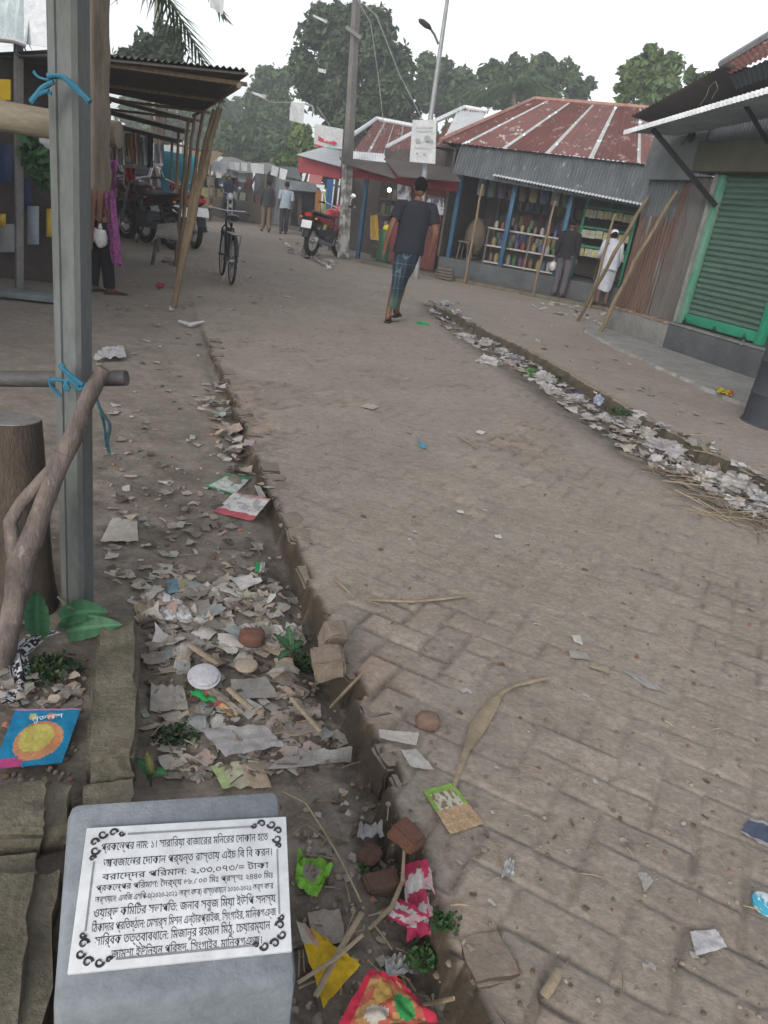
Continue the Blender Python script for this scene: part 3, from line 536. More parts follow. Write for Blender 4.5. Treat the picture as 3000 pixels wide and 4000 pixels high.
m = MB(); m.corr(VB(1735, 548, 3.2), VB(1890, 470, 3.4), VB(1895, 440, 5.2), VB(1790, 432, 5.2), .11, .03, 2); m.build('front_gable', M['tin_white'], g2)
m = MB(); m.corr(VB(1530, 592, 1.2), VB(1700, 560, 1.2), VB(1700, 482, 3.8), VB(1515, 580, 1.6), .1, .012, 2, lambda u, v: (1, 1, 1)); m.build('side_roof', M['red_roof'], g2)
m = MB(); m.corr(VB(1520, 640, .9), VB(1800, 690, .9), VB(1800, 560, 1.0), VB(1540, 585, 1.0), .09, .012, 2); m.build('upper_wall', M['tin_under'], g2)
# ---------------------------------------------------------------- pale tin building and dark sheds at the far bend
pb = thing('tin_shed', D(1120, 800, 33), 'pale grey corrugated shed at the far bend behind the two walking men', 'shed')
m = MB(); m.corr(D(985, 868, 36), D(1120, 880, 31.5), D(1115, 690, 31.5), D(1000, 652, 36), .12, .02, 2); m.build('side_wall', M['tin'], pb)
m = MB(); m.corr(D(1120, 880, 31.5), D(1262, 890, 29), D(1250, 735, 29), D(1115, 690, 31.5), .12, .02, 2); m.build('wall', M['tin_under'], pb)
m = MB(); m.corr(D(1095, 738, 30.3), D(1245, 752, 28), D(1235, 718, 29), D(1105, 700, 31), .12, .02, 1); m.build('awning', M['tin'], pb)
m = MB(); m.corr(D(985, 656, 35), D(1180, 705, 30), D(1160, 655, 33), D(1010, 640, 37), .12, .02, 1); m.build('roof', M['tin'], pb)
for x0, x1 in ((1135, 1160), (1178, 1235)):
    m = MB(); m.slab([D(x0, 880, 29.6), D(x1, 884, 29.0), D(x1, 760, 29.0), D(x0, 755, 29.6)], .05, (.3, .9, 0)); m.build('door', M['black'], pb)  # black slabs stand in for the shade inside open doorways
ds = thing('dark_shed', D(880, 800, 40), 'dark low shed with sagging red tarpaulin at the end of the street', 'shed')
m = MB(); m.corr(D(720, 850, 46), D(990, 862, 39), D(985, 690, 39), D(720, 650, 46), .15, .02, 2); m.build('wall', mat('blue_grey_shed', (.07, .085, .10), (.05, .055, .065), 1, .8), ds)
m = MB(); m.corr(D(700, 668, 44), D(990, 702, 37.5), D(975, 650, 41), D(720, 630, 48), .15, .02, 1); m.build('roof', M['tin'], ds)
m = MB(); m.sheet(D(918, 740, 36), D(975, 745, 36), D(985, 690, 37), D(925, 668, 37), 6, 5, lambda u, v: .12 * math.sin(u * 3)); m.build('tarpaulin', flat((.36, .09, .10), .8), ds)
# ---------------------------------------------------------------- poles, banners, wires
up = thing('utility_pole', D(1340, 1000, 20.3) * [1, 1, 0], 'tall square concrete utility pole painted white at its foot, left of the red shop', 'pole')
a, b = D(1340, 1000, 20.3), D(1399, -120, 20.3); a[2] = 0
m = MB(); m.tube([a, lerp(a, b, .5), b], [.145, .12, .095], 4); m.build('shaft', mat('pole_concrete', (.16, .152, .148), (.11, .105, .10), 2, .9, .2, 40), up, angle=20)
m = MB(); m.tube([a + [0, 0, .02], lerp(a, b, .36)], [.153, .135], 4); m.build('white_band', mat('flaking_whitewash', (.42, .42, .41), (.14, .14, .13), 3, .9, .2, 40, lo=.45, hi=.55), up, angle=20)
c = D(1382, 128, 20.1); m = MB(); m.box(c, (.42, .08, .08), 0, 0, .45); m.build('crossarm', M['concrete'], up)
lp = thing('lamp_post', hpt(D(1625, 1085, 17.6), 0), 'slim grey street lamp post leaning right behind the walking man', 'lamp post')
a, b = hpt(D(1625, 1085, 17.6), 0), D(1760, -90, 17.6); a = a + np.array([.0, 0, 0])
m = MB(); m.tube([a, D(1668, 560, 17.6), b], [.075, .06, .04], 10); m.build('pole', mat('grey_steel', (.27, .28, .29), (.2, .21, .22), 5, .5, metal=.3), lp)
q0 = D(1712, 172, 17.6); m = MB(); m.tube([q0, D(1697, 135, 17.5), D(1678, 108, 17.4)], .025, 6); m.build('bracket', M['steel'], lp)
h0, h1 = D(1680, 112, 17.4), D(1640, 76, 17.2); m = MB(); dr = (h1 - h0) / np.linalg.norm(h1 - h0)
m.tube([h0, h0 + (h1 - h0) * .3, h0 + (h1 - h0) * .8, h1], [.05, .10, .095, .05], 10, flatten=.45); m.build('lamp_head', M['tin_under'], lp)
def banner(name, label, quad, Y, m_, deco=None, group=None, cat='banner'):
    P = [D(x, y, Y) for x, y in quad]; t = thing(name, P[0], label, cat, group)
    b = MB(); b.sheet(P[3], P[2], P[1], P[0], 8, 8, lambda u, v: .03 * math.sin(u * 5 + v * 3)); b.build('cloth', m_, t)
    if deco: deco(P, t)
    return t
ban = mat('white_banner', (.62, .63, .64), (.5, .52, .54), 2, .8, trans=.3)
def deco_arrow(P, t):
    A, Bq, Cq, Dq = [Vector(p) for p in P]; ux = (Bq - A).normalized(); uy = (A - Dq).normalized(); nrm = ux.cross(uy); w = (Bq - A).length; h = (A - Dq).length
    m = MB(); f = lambda u, v: Dq + ux * (w * u) + uy * (h * v) + nrm * .045
    m.add([f(.15, .28), f(.15, .5), f(.27, .42), f(.68, .37), f(.68, .43), f(.82, .33), f(.68, .2), f(.68, .26), f(.27, .28)], [(0, 1, 2, 8), (8, 2, 3, 7), (4, 5, 6)]); m.build('red_arrow', flat((.5, .02, .05), .6), t)
    m = MB(); m.add([f(.02, .02), f(.42, .02), f(.3, .09), f(.02, .12)], [(0, 1, 2, 3)]); m.build('red_stripe', flat((.45, .05, .08), .6), t)
    m = MB(); m.add([f(.42, .02), f(.85, .02), f(.85, .07), f(.5, .09)], [(0, 1, 2, 3)]); m.build('green_stripe', flat((.1, .36, .22), .6), t)
    m = MB(); put_text(m, 'প্রার্থী', .07, f(.47, .31), ux, uy, w * .26, lift=.01); m.build('lettering', M['white'], t)
banner('banner', 'white banner printed with a red arrow hanging left of the utility pole', [(1230, 483), (1342, 505), (1335, 582), (1226, 572)], 19.5, ban, deco_arrow)
def deco_faces(P, t):
    A, Bq, Cq, Dq = [Vector(p) for p in P]; ux = (Bq - A).normalized(); uy = (A - Dq).normalized(); nrm = ux.cross(uy); w = (Bq - A).length; h = (A - Dq).length
    m = MB(); q = random.Random(4)
    f = lambda u, v: Dq + ux * (w * u) + uy * (h * v) + nrm * .045
    pm_ = flat((.27, .28, .30), .7)
    for u, v, r in ((.28, .5, .1), (.66, .56, .12), (.85, .5, .06), (.6, .18, .05), (.3, .2, .05)):
        pts = [f(u + r * (1 + .3 * q.random()) * math.cos(k * .7), v + r * .6 * math.sin(k * .7)) for k in range(9)]; m.add(pts, [tuple(range(9))]); m.build('printed_face', pm_, t); m = MB()
    pass
    m = MB()
    for v in (.82, .74, .33): m.add([f(.15, v), f(.85, v), f(.85, v + .025), f(.15, v + .025)], [(0, 1, 2, 3)])
    m.build('print_lines', flat((.42, .44, .47), .7), t)
banner('banner', 'tall white election banner with faded grey print on the lamp post', [(1612, 468), (1706, 468), (1700, 640), (1600, 632)], 17.3, ban, deco_faces)
banner('flag', 'square white paper flag strung in front of the big tree', [(1137, 397), (1192, 403), (1183, 484), (1130, 470)], 18, ban)
banner('flag', 'torn white paper flag high against the open sky at top centre', [(818, -40), (882, -30), (868, 55), (822, 30)], 9, ban)
banner('flag', 'small grey paper tag on the string, left of the utility pole', [(1242, 265), (1275, 272), (1272, 286), (1244, 282)], 18, ban)
banner('flag', 'thin white ribbon of paper on the string over the hazy trees', [(985, 358), (1040, 372), (1036, 384), (985, 368)], 18, ban)
banner('flag', 'pale twisted ribbon on a string before the top of the big tree', [(1222, 55), (1280, 80), (1276, 90), (1225, 68)], 18, ban)
def wire(pts, Y, label, r=.007):
    P = [D(x, y, Y) for x, y in pts]; L_ = []
    for i in range(len(P) - 1):
        for k in range(6): L_.append(lerp(P[i], P[i + 1], k / 6))
    L_.append(P[-1]); m = MB(); m.tube(L_, r, 5); tag(m.build('wire', flat((.30, .31, .32), .6), None), label, 'wire')
wire([(1392, -10), (1448, 90), (1478, 300), (1502, 520)], 20, 'thin pale wire sagging from the utility pole to the red gabled roof')
wire([(1392, -10), (1470, 60), (1560, 290), (1655, 475)], 19, 'long pale wire slanting from the utility pole to the tall white banner')
wire([(1190, 405), (1220, 415), (1226, 440)], 18, 'short string with a curl beside the square white flag', .02)
wire([(1238, 415), (1290, 492)], 19.2, 'string holding up the red arrow banner')
wire([(965, 355), (1060, 400), (1135, 400)], 18, 'string carrying the square white flag from the hazy trees')
# bunting over the far end of the street
fl = None; q = random.Random(9); n_ = 0
for (x0, y0, x1, y1, Y, k) in ((775, 625, 1000, 640, 30, 8), (790, 655, 985, 668, 33, 7), (800, 690, 960, 700, 36, 4), (590, 560, 700, 575, 20, 7), (600, 610, 720, 640, 22, 6), (1000, 640, 1130, 670, 30, 3), (760, 600, 900, 618, 34, 5)):
    for i in range(k):
        x = x0 + (x1 - x0) * (i + q.uniform(.2, .8)) / k; y = y0 + (y1 - y0) * i / k
        if fl is None:
            b = MB(); b.sheet((-.2, 0, -.5), (.2, 0, -.5), (.2, 0, 0), (-.2, 0, 0), 3, 4, lambda u, v: .05 * math.sin(u * 3 + v * 2)); o = fl = b.build('bunting_flag', ban, None)
        else: o = fl.copy(); COL.objects.link(o)
        o.location = V3(D(x, y, Y)); o.rotation_euler = (q.uniform(-.15, .15), q.uniform(-.15, .15), q.uniform(-.5, .5)); s_ = q.uniform(.5, .9) * (Y / 33) ** .6; o.scale = (s_, s_, s_)
        if Y < 25: tag(o, 'white paper flag hung over the motorbikes beyond the tin awning', 'flag', 'white flags over the motorbikes')
        else: tag(o, 'white paper flag in the crowded bunting strung across the far end of the street', 'flag', 'white bunting flags across the street')
# ---------------------------------------------------------------- trees
def leaf_cloud(centers, radii, count, size, cols, rng, flat_=.0, jit=1.0):
    centers = np.array(centers); radii = np.array(radii); k = rng.integers(0, len(centers), count)
    d = rng.normal(size=(count, 3)); d /= np.linalg.norm(d, axis=1)[:, None]; r = rng.uniform(.45, 1.0, count) ** .6 * np.where(rng.uniform(0, 1, count) < .16, rng.uniform(1.05, 1.5, count), 1)
    P = centers[k] + d * radii[k] * r[:, None]
    nrm = d * .6 + rng.normal(size=(count, 3)) * .7 + [0, 0, .5]; nrm /= np.linalg.norm(nrm, axis=1)[:, None]
    a = np.cross(nrm, rng.normal(size=(count, 3))); a /= np.linalg.norm(a, axis=1)[:, None]; b = np.cross(nrm, a)
    s = size * rng.uniform(.6, 1.3, count)[:, None]
    v = np.stack([P - a * s, P - b * s * .5 + nrm * s * .12, P + a * s, P + b * s * .5 + nrm * s * .12], 1).reshape(-1, 3)
    tone = rng.uniform(0, 1, len(centers))[k] * .6 + rng.uniform(0, 1, count) * .4; c = np.array(cols[0])[None] * (1 - tone[:, None]) + np.array(cols[1])[None] * tone[:, None]
    return v, c
def leaf_mesh(name, v, c, parent):
    n = len(v) // 4; me = bpy.data.meshes.new(name); off = np.array(root_loc(parent)) if parent is not None else 0
    me.vertices.add(n * 4); me.vertices.foreach_set('co', (v - off).astype(np.float32).ravel()); me.loops.add(n * 4); me.loops.foreach_set('vertex_index', np.arange(n * 4, dtype=np.int32))
    me.polygons.add(n); me.polygons.foreach_set('loop_start', np.arange(0, n * 4, 4, dtype=np.int32)); me.polygons.foreach_set('loop_total', np.full(n, 4, np.int32)); me.update(calc_edges=True)
    at = me.color_attributes.new('Col', 'FLOAT_COLOR', 'POINT'); at.data.foreach_set('color', np.concatenate([np.repeat(c, 4, 0), np.ones((n * 4, 1))], 1).astype(np.float32).ravel())
    me.materials.append(M['leaf']); o = bpy.data.objects.new(name, me); COL.objects.link(o); o.parent = parent; return o
def tree(label, lobes, Y, base, count, size, cols, group='trees behind the shops', name='broadleaf_tree', sub=15, seed=1, clump=.36):
    rng = np.random.default_rng(seed); k = Y / F_PX; gx = D(base, 800, Y); root = np.array([gx[0], Y, 0.0])
    t = thing(name, root, label, 'tree', group); cs, rs_ = [], []; mains = []
    for (x, y, rx, ry) in lobes:
        c = D(x, y, Y + rng.uniform(-.5, .5) * rx * k); R = np.array([rx * k, rx * k * .9, ry * k]); mains.append((c, R))
        for i in range(sub):
            d = rng.normal(size=3); d /= np.linalg.norm(d); cs.append(c + d * R * rng.uniform(.35, .82)); rs_.append(R * clump * rng.uniform(.65, 1.2))
    v, c = leaf_cloud(cs, rs_, count, size, cols, rng); leaf_mesh('crown', v, c, t)
    m = MB(); top = np.mean([q[0] for q in mains], 0); mid = root * .35 + np.array([top[0], top[1], top[2] * .55]) * .65; r0 = .018 * top[2] + .12
    m.tube([root, lerp(root, mid, .5) + [.1, 0, 0], mid], [r0 * 1.3, r0, r0 * .7], 8)
    for c_, R in mains: m.tube([mid, lerp(mid, c_, .6) + [0, 0, .2], c_], [r0 * .5, r0 * .3, r0 * .08], 6)
    m.build('trunk', M['bark'], t); return t
DK, MD, LT = (.055, .09, .045), (.115, .18, .075), (.18, .26, .08)
tree('largest dense dark tree, dome crowned, behind the utility pole', [(1290, 150, 110, 110), (1400, 110, 130, 95), (1490, 210, 120, 120), (1260, 300, 120, 120), (1400, 330, 150, 150), (1540, 380, 110, 120), (1330, 480, 150, 110), (1470, 480, 140, 100)], 42, 1390, 34000, .18, (DK, (.08, .12, .06)), seed=1)
tree('pale hazy tree left of the big dome crowned tree', [(1060, 330, 75, 70), (1120, 300, 40, 40), (1010, 430, 70, 90), (1090, 440, 90, 90), (1140, 520, 70, 90)], 62, 1070, 12000, .22, (DK, MD), seed=2)
tree('bright green bush at the foot of the big dome crowned tree', [(1180, 560, 60, 80), (1130, 640, 60, 60), (1230, 600, 50, 60)], 36, 1180, 4500, .18, (MD, LT), seed=3)
tree('dark spreading undergrowth tree behind the white bunting', [(960, 560, 110, 90), (1060, 600, 120, 80), (880, 600, 90, 70), (1010, 520, 80, 70)], 56, 990, 9000, .26, (DK, MD), seed=4)
tree('grey green tree just right of the big dome crowned tree', [(1700, 300, 80, 65), (1760, 350, 95, 90), (1830, 400, 70, 60), (1670, 380, 70, 70)], 55, 1740, 9000, .27, (DK, MD), seed=5)
tree('wide ragged tree with open twiggy top above the grocery roof', [(1930, 290, 60, 50), (2010, 300, 70, 70), (2120, 280, 70, 60), (2200, 300, 70, 70), (2260, 350, 50, 60), (2080, 360, 110, 60), (1950, 370, 80, 50)], 50, 2090, 10000, .2, (DK, MD), seed=6, clump=.34)
tree('bright green young tree standing alone over the right end of the grocery roof', [(2480, 290, 50, 50), (2540, 250, 60, 50), (2600, 270, 55, 60), (2450, 350, 45, 50), (2540, 350, 80, 60), (2610, 350, 40, 50)], 34, 2530, 5200, .17, (MD, (.13, .2, .06)), seed=7, clump=.4)
tree('small sprig of leaves showing above the shutter shop roof', [(2700, 300, 30, 25), (2745, 310, 25, 25)], 30, 2715, 500, .15, (DK, MD), seed=8)
tree('far misty trees closing the left end of the street', [(560, 480, 90, 110), (680, 470, 100, 110), (800, 500, 90, 110), (860, 440, 60, 80), (740, 400, 70, 60), (910, 500, 60, 90)], 78, 720, 9000, .36, (DK, MD), seed=10)
tree('feathery dark tree rising over the near tin awning', [(600, 190, 60, 60), (680, 210, 40, 60), (650, 140, 40, 40), (540, 230, 80, 40)], 26, 640, 2600, .15, (DK, (.04, .06, .035)), seed=11, clump=.5, group=None)
tree('low dark hedge tree behind the red shops', [(1100, 700, 90, 50), (1280, 640, 90, 60), (1450, 600, 120, 60), (1650, 560, 120, 60), (1850, 520, 100, 50), (2150, 450, 150, 40), (2500, 470, 150, 50)], 46, 1500, 9000, .24, (DK, MD), seed=12)
def palm(label, crown, Y, base, nf, L, cols, seed, droop=1.0, trunk_r=.13, group=None):
    q = random.Random(seed); c = D(*crown, Y); root = np.array([D(base[0], base[1], Y)[0], Y, 0.0]); t = thing('palm_tree', root, label, 'tree', group)
    m = MB(); m.tube([root, lerp(root, c, .5) + [.08, 0, 0], c], [trunk_r * 1.25, trunk_r, trunk_r * .8], 8); m.build('trunk', mat('palm_trunk', (.20, .20, .165), (.14, .14, .12), 4, .9, .3, 30), t)
    for i in range(nf):
        az = 2 * math.pi * i / nf + q.uniform(-.3, .3); el = q.uniform(-.1, .9); fr = MB(); rach = []
        for k in range(9):
            u = k / 8; r = L * u; z = L * (math.sin(el) * u - droop * .75 * u * u); rach.append(np.array(c) + [math.cos(az) * r * math.cos(el * .7), math.sin(az) * r * math.cos(el * .7), z])
        fr.cur = tuple(1.3 * x for x in cols[0]); fr.tube(rach, [.03 * (1 - .8 * k / 8) for k in range(9)], 4)
        side = np.array([-math.sin(az), math.cos(az), 0])
        for k in range(1, 30):
            u = k / 30; p = rach[int(u * 8)] * (1 - (u * 8) % 1) + rach[min(8, int(u * 8) + 1)] * ((u * 8) % 1); ll = L * .28 * math.sin(math.pi * (.12 + .8 * u)) + .06
            for s_ in (-1, 1):
                tip = p + side * s_ * ll * .75 + np.array([math.cos(az) * ll * .45, math.sin(az) * ll * .45, -ll * q.uniform(.35, .75)]); w = np.array([math.cos(az), math.sin(az), 0]) * .028 * L / 2
                tc_ = q.random(); fr.quad(p - w, tip, tip + w * .2, p + w, tuple(cols[0][j] * (1 - tc_) + cols[1][j] * tc_ for j in range(3)))
        fr.build('frond', M['leaf'], t, smooth=False)
palm('tall palm with drooping fronds over the left stall roof', (405, -230), 13, (300, 700), 9, 2.1, ((.03, .055, .025), (.06, .12, .05)), 3, 1.1)
palm('banana green palm above the left end of the grocery roof', (2010, 345), 44, (2010, 800), 16, 2.8, ((.05, .10, .04), (.09, .16, .06)), 5, .8)
lt = thing('bare_trunk', hpt(D(618, 700, 46), 0), 'pale grey green trunk rising past the sky above the tin awning', 'tree'); m = MB(); m.tube([hpt(D(618, 700, 46), 0), D(616, 260, 46), D(622, -60, 46)], [.34, .27, .23], 10); m.build('trunk', mat('pale_trunk', (.24, .25, .21), (.17, .18, .15), 3, .9, .3, 40), lt)
# ---------------------------------------------------------------- left row of stalls
aw = thing('tin_awning', S(9, .3), 'long sooty tin awning on leaning bamboo props along the left stalls', 'awning')
m = MB(); a, b, c, d = VS(420, 232, 7.47), VN(972, 287, .92), VN(772, 432, .92), S(13.5, -2.6, 2.45); a = a + (a - b) * .3
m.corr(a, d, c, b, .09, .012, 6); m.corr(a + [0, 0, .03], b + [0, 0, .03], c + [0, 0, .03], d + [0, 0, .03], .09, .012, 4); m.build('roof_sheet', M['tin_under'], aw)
for px in ((690, 375, 765), (800, 360, 870)): pass
m = MB()
for s_ in (7.6, 9.5, 11.4, 13.3): m.tube([S(s_, -.5, 2.16), S(s_, .93, 2.23)], .02, 6)
m.tube([S(7.5, -.4, 2.19), S(13.6, -.4, 2.28)], .025, 6); m.tube([S(7.5, .85, 2.2), S(13.6, .85, 2.3)], .025, 6); m.build('purlin', M['bamboo'], aw)
def prop(pts, r, label, group='bamboo props under the left awning', m_=None):
    m = MB(); P = [np.array(p) for p in pts]; L_ = []
    for i in range(13): 
        u = i / 12 * (len(P) - 1); k = min(int(u), len(P) - 2); L_.append(lerp(P[k], P[k + 1], u - k) + np.array([math.sin(i * 1.7), math.cos(i * 2.3), 0]) * r * .25)
    m.tube(L_, [r * (1.12 if i % 3 == 0 else 1) * (1 - .015 * i) for i in range(13)], 8); return tag(m.build('bamboo_pole', m_ or M['bamboo'], None), label, 'pole', group)
prop([on_ground(675, 1200), VS(765, 800, 8.97), VS(856, 420, 9.0)], .037, 'thickest bamboo prop, nearest of those holding the left tin awning')
prop([on_ground(680, 1195), VS(745, 800, 9.1), VS(835, 430, 9.3)], .028, 'thin bamboo prop crossed against the thickest one at the left awning')
prop([S(10.6, .55, 0), VS(792, 440, 10.8)], .026, 'dark bamboo prop second in line along the left awning')
prop([S(12.0, .60, 0), VS(760, 450, 12.2)], .026, 'dark bamboo prop third in line along the left awning')
prop([S(13.2, .62, 0), VS(735, 470, 13.4)], .026, 'bamboo prop farthest along the left awning')
a2 = thing('tin_awning', S(16, .3), 'second slatted awning beyond the long one, with light gaps', 'awning')
for s0, s1, z in ((14.3, 15.2, 2.3), (15.8, 17.4, 2.2), (18.2, 20.5, 2.1)):
    m = MB(); m.corr(S(s0, -2.4, z + .25), S(s1, -2.4, z + .25), S(s1, .95, z), S(s0, .95, z), .1, .012, 3); m.build('roof_sheet', M['tin_under'], a2)
for s_ in (14.4, 17.3, 20.4):
    m = MB(); m.tube([S(s_, .8, 0), S(s_, .8, 2.25)], .03, 6); m.build('post', M['bamboo'], a2)
lb = thing('market_stall', S(11, -2.6), 'dark left stall row behind the tin awning', 'stall')
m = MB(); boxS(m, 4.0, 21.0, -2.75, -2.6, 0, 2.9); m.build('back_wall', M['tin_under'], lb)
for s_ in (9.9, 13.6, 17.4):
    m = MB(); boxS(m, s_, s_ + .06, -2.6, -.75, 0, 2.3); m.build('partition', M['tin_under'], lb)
ns = thing('market_stall', D(75, 1130, 7.4) * [1, 1, 0], 'near left stall with pale corrugated valance and grey timber post', 'stall')
m = MB(); a, b = G(75, 1130), None; b = D(72, 150, a[1]); m.tube([a, b], .05, 4); m.build('post', M['concrete'], ns, angle=20)
Yn = a[1]; m = MB(); m.corr(D(-260, 125, Yn - .2), D(108, 170, Yn - .2), D(150, -260, Yn + .6), D(-260, -260, Yn + .6), .11, .02, 4); m.build('valance', mat('pale_blue_tin', (.50, .56, .57), (.36, .42, .44), 2, .5, stretch=(3, 3, .4)), ns)
m = MB(); m.slab([D(95, 172, Yn - .15), D(330, 205, Yn - .15), D(330, -260, Yn + .3), D(95, -260, Yn + .3)], .01, (0, -1, 0)); m.build('white_panel', M['tin_white'], ns)
m = MB(); m.tube([D(-120, 140, Yn - .5), D(60, 160, Yn - .5), D(100, 175, Yn - .45)], .05, 8, flatten=.5); m.build('rolled_edge', M['plastic'], ns)
m = MB(); p = D(-170, 600, Yn + 1.4); m.box((p[0], p[1], .92), (2.4, .1, 2.6), .1); m.build('dark_backdrop', M['tin_under'], ns)  # dark panel standing in for the stall's unlit interior
m = MB(); m.slab([D(-80, 395, Yn + .2), D(45, 392, Yn + .2), D(45, 312, Yn + .2), D(-80, 305, Yn + .2)], .02, (0, -1, 0)); tag(m.build('sign', flat((.62, .43, .02), .6), None), 'yellow board hung behind the grey stall post at the left edge', 'board')
m = MB(); m.slab([on_ground(-200, 1075) + [0, 0, .32], on_ground(180, 1040) + [0, 0, .32], on_ground(190, 960) + [0, 0, .32], on_ground(-200, 985) + [0, 0, .32]], .05, (0, 0, 1)); bt = thing('bench', on_ground(90, 1060), 'grey plank bench behind the concrete post at the left stall', 'bench'); m.build('seat', M['oldwood'], bt)
for x, y in ((20, 1075), (170, 1050), (165, 985)):
    p = on_ground(x, y); m = MB(); m.box(p + [0, 0, .16], (.06, .06, .32), .3); m.build('leg', M['oldwood'], bt)
p = on_ground(70, 1165); m = MB(); m.box(p + [0, 0, .05], (.75, .35, .06), ROT_S + 1.5); tag(m.build('plank', mat('blue_grey_plank', (.17, .19, .20), (.11, .13, .14), 3, .7), None, bevel=.006), 'blue grey board lying on the ground at the left stall', 'board')
q = random.Random(21); cnm = [('navy', (.03, .05, .12)), ('orange', (.45, .2, .05)), ('pale blue', (.3, .36, .42)), ('yellow', (.5, .36, .04)), ('magenta', (.45, .03, .22)), ('grey', (.3, .31, .32)), ('red', (.4, .05, .06)), ('white', (.6, .6, .62))]
for i, (x, y, w, h, c) in enumerate(((20, 640, 60, 150, 0), (6, 640, 18, 50, 4), (130, 880, 45, 150, 2), (135, 880, 26, 60, 1), (105, 760, 40, 130, 0), (165, 560, 60, 60, 7), (180, 585, 45, 70, 6), (8, 860, 30, 50, 3), (30, 930, 60, 110, 5), (193, 870, 26, 110, 3))):
    Y = Yn + .35 + .02 * i; m = MB(); m.sheet(D(x - w / 2, y + h / 2, Y), D(x + w / 2, y + h / 2, Y), D(x + w / 2, y - h / 2, Y), D(x - w / 2, y - h / 2, Y), 5, 5, lambda u, v: .04 * math.sin(3.1 * u) * math.sin(3.1 * v))
    tag(m.build('hanging_packet', flat(cnm[c][1], .5), None), f'{cnm[c][0]} packet hung {("highest", "at the picture edge", "low in the middle", "in front of the pale one", "high in the middle", "near the leaves", "beside the leaves", "as a round spot", "lowest", "next to the concrete post")[i]} in the near left stall', 'packet', 'packets hung in the near left stall')
rng = np.random.default_rng(5); pt = thing('hanging_plant', D(150, 720, Yn - .1), 'bunch of glossy green leaves hanging behind the concrete post', 'plant'); v, c = leaf_cloud([D(140, 620, Yn - .1), D(165, 680, Yn - .1), D(120, 590, Yn - .1), D(185, 640, Yn)], [[.1, .1, .16]] * 4, 170, .085, ((.03, .09, .03), (.09, .2, .08)), rng); leaf_mesh('leaves', v, c, pt)
# clothes and goods hung under the awning
for i, (x, y, w, h, c, nm) in enumerate(((450, 580, 36, 130, (.5, .38, .42), 'pink white'), (478, 590, 28, 110, (.55, .54, .52), 'off white'), (498, 565, 26, 90, (.36, .23, .03), 'mustard'), (528, 580, 34, 120, (.42, .27, .22), 'peach'), (558, 590, 40, 110, (.33, .36, .36), 'grey green'), (585, 590, 26, 130, (.04, .04, .05), 'black'), (508, 680, 38, 50, (.42, .02, .03), 'red'), (620, 600, 40, 80, (.5, .52, .54), 'white'))):
    s_ = 13.2 + .12 * i; m = MB(); m.sheet(VS(x - w / 2, y + h / 2, s_), VS(x + w / 2, y + h / 2, s_), VS(x + w / 2, y - h / 2, s_), VS(x - w / 2, y - h / 2, s_), 8, 6, lambda u, v: .05 * math.sin(u * 12 + v * 2)); tag(m.build('hung_garment', flat(c, .9), None), f'{nm} garment hanging under the left awning above the motorbikes', 'clothes', 'garments hung under the left awning')
cb = thing('cabinet', S(21.5, .9), 'turquoise painted cabinet behind the bamboo props', 'cabinet')
p = D(700, 705, 20); m = MB(); m.box((p[0], p[1], 1.15), (.85, .5, 1.5), .2); m.build('body', M['turquoise'], cb, bevel=.02)
m = MB(); m.box((p[0] - .02, p[1] - .28, 1.45), (.7, .03, .5), .2)
m.build('door', mat('teal_panel', (.03, .25, .32), (.02, .18, .24), 3), cb); m = MB(); m.box((p[0], p[1], .2), (.8, .45, .4), .2); m.build('base', M['tin_under'], cb)
bn = thing('bench', S(12.6, .3), 'small wooden bench with pale top beside the bamboo props', 'bench'); b0 = on_ground(640, 1050)
m = MB(); m.slab([D(608, 925, b0[1] - .15), D(695, 940, b0[1] - .15), D(690, 880, b0[1] + .35), D(615, 885, b0[1] + .35)], .04, (0, 0, 1)); m.build('seat', mat('pale_board', (.35, .33, .31), (.25, .23, .2), 5), bn)
for x, y, x2, y2 in ((595, 1035, 612, 935), (690, 1040, 688, 945), (620, 985, 622, 895)):
    m = MB(); p = on_ground(x, y); m.tube([p, D(x2, y2, p[1])], .03, 4); m.build('leg', M['oldwood'], bn)
# ---------------------------------------------------------------- bamboo props at the right shops
prop([on_ground(2340, 1305), VN(2480, 1020, 7.25), VN(2645, 745, 7.45)], .035, 'dark footed long pole leaning on the rusty wall, nearer the green shutter', 'poles leaning on the shops')
prop([on_ground(2255, 1255), VN(2400, 990, 7.3), VN(2532, 768, 7.50)], .033, 'long pole leaning on the rusty wall, farther from the green shutter', 'poles leaning on the shops')
prop([hpt(VB(1815, 1100, -.75), 0), VB(1885, 720, -.42)], .03, 'bamboo prop slanting under the left end of the grocery fascia', 'bamboo props of the grocery stall')
prop([hpt(VB(2085, 1135, -.7), 0), VB(2168, 785, -.42)], .03, 'bamboo prop slanting before the middle of the grocery counter', 'bamboo props of the grocery stall')
prop([hpt(VB(2310, 1165, -.75), 0), VB(2402, 835, -.42)], .032, 'bamboo prop slanting beside the man in the white cap', 'bamboo props of the grocery stall')
st = thing('stool', B(.95, .35, .47), 'small wooden stool on the grocery plinth near the left blue post', 'stool'); c = B(.95, .35, .47)
m = MB(); m.box(c + [0, 0, .42], (.3, .3, .03), ROT_B); m.build('seat', M['oldwood'], st)
for i in (-1, 1):
    for j in (-1, 1):
        m = MB(); m.tube([c + BS * .14 * i + BN * .14 * j + [0, 0, .003], c + BS * .11 * i + BN * .11 * j + [0, 0, .41]], .016, 6); m.build('leg', M['oldwood'], st)
m = MB(); m.ball(c + BN * .5 + [0, 0, .62], (.28, .22, .5), 14, 10, lambda d: 1 + .12 * mnoise.noise(Vector(d) * 2.3) - .25 * max(d.z, 0)); tag(m.build('sack', flat((.13, .10, .075), .95), None), 'brown sack slumped behind the stool at the grocery stall', 'sack')
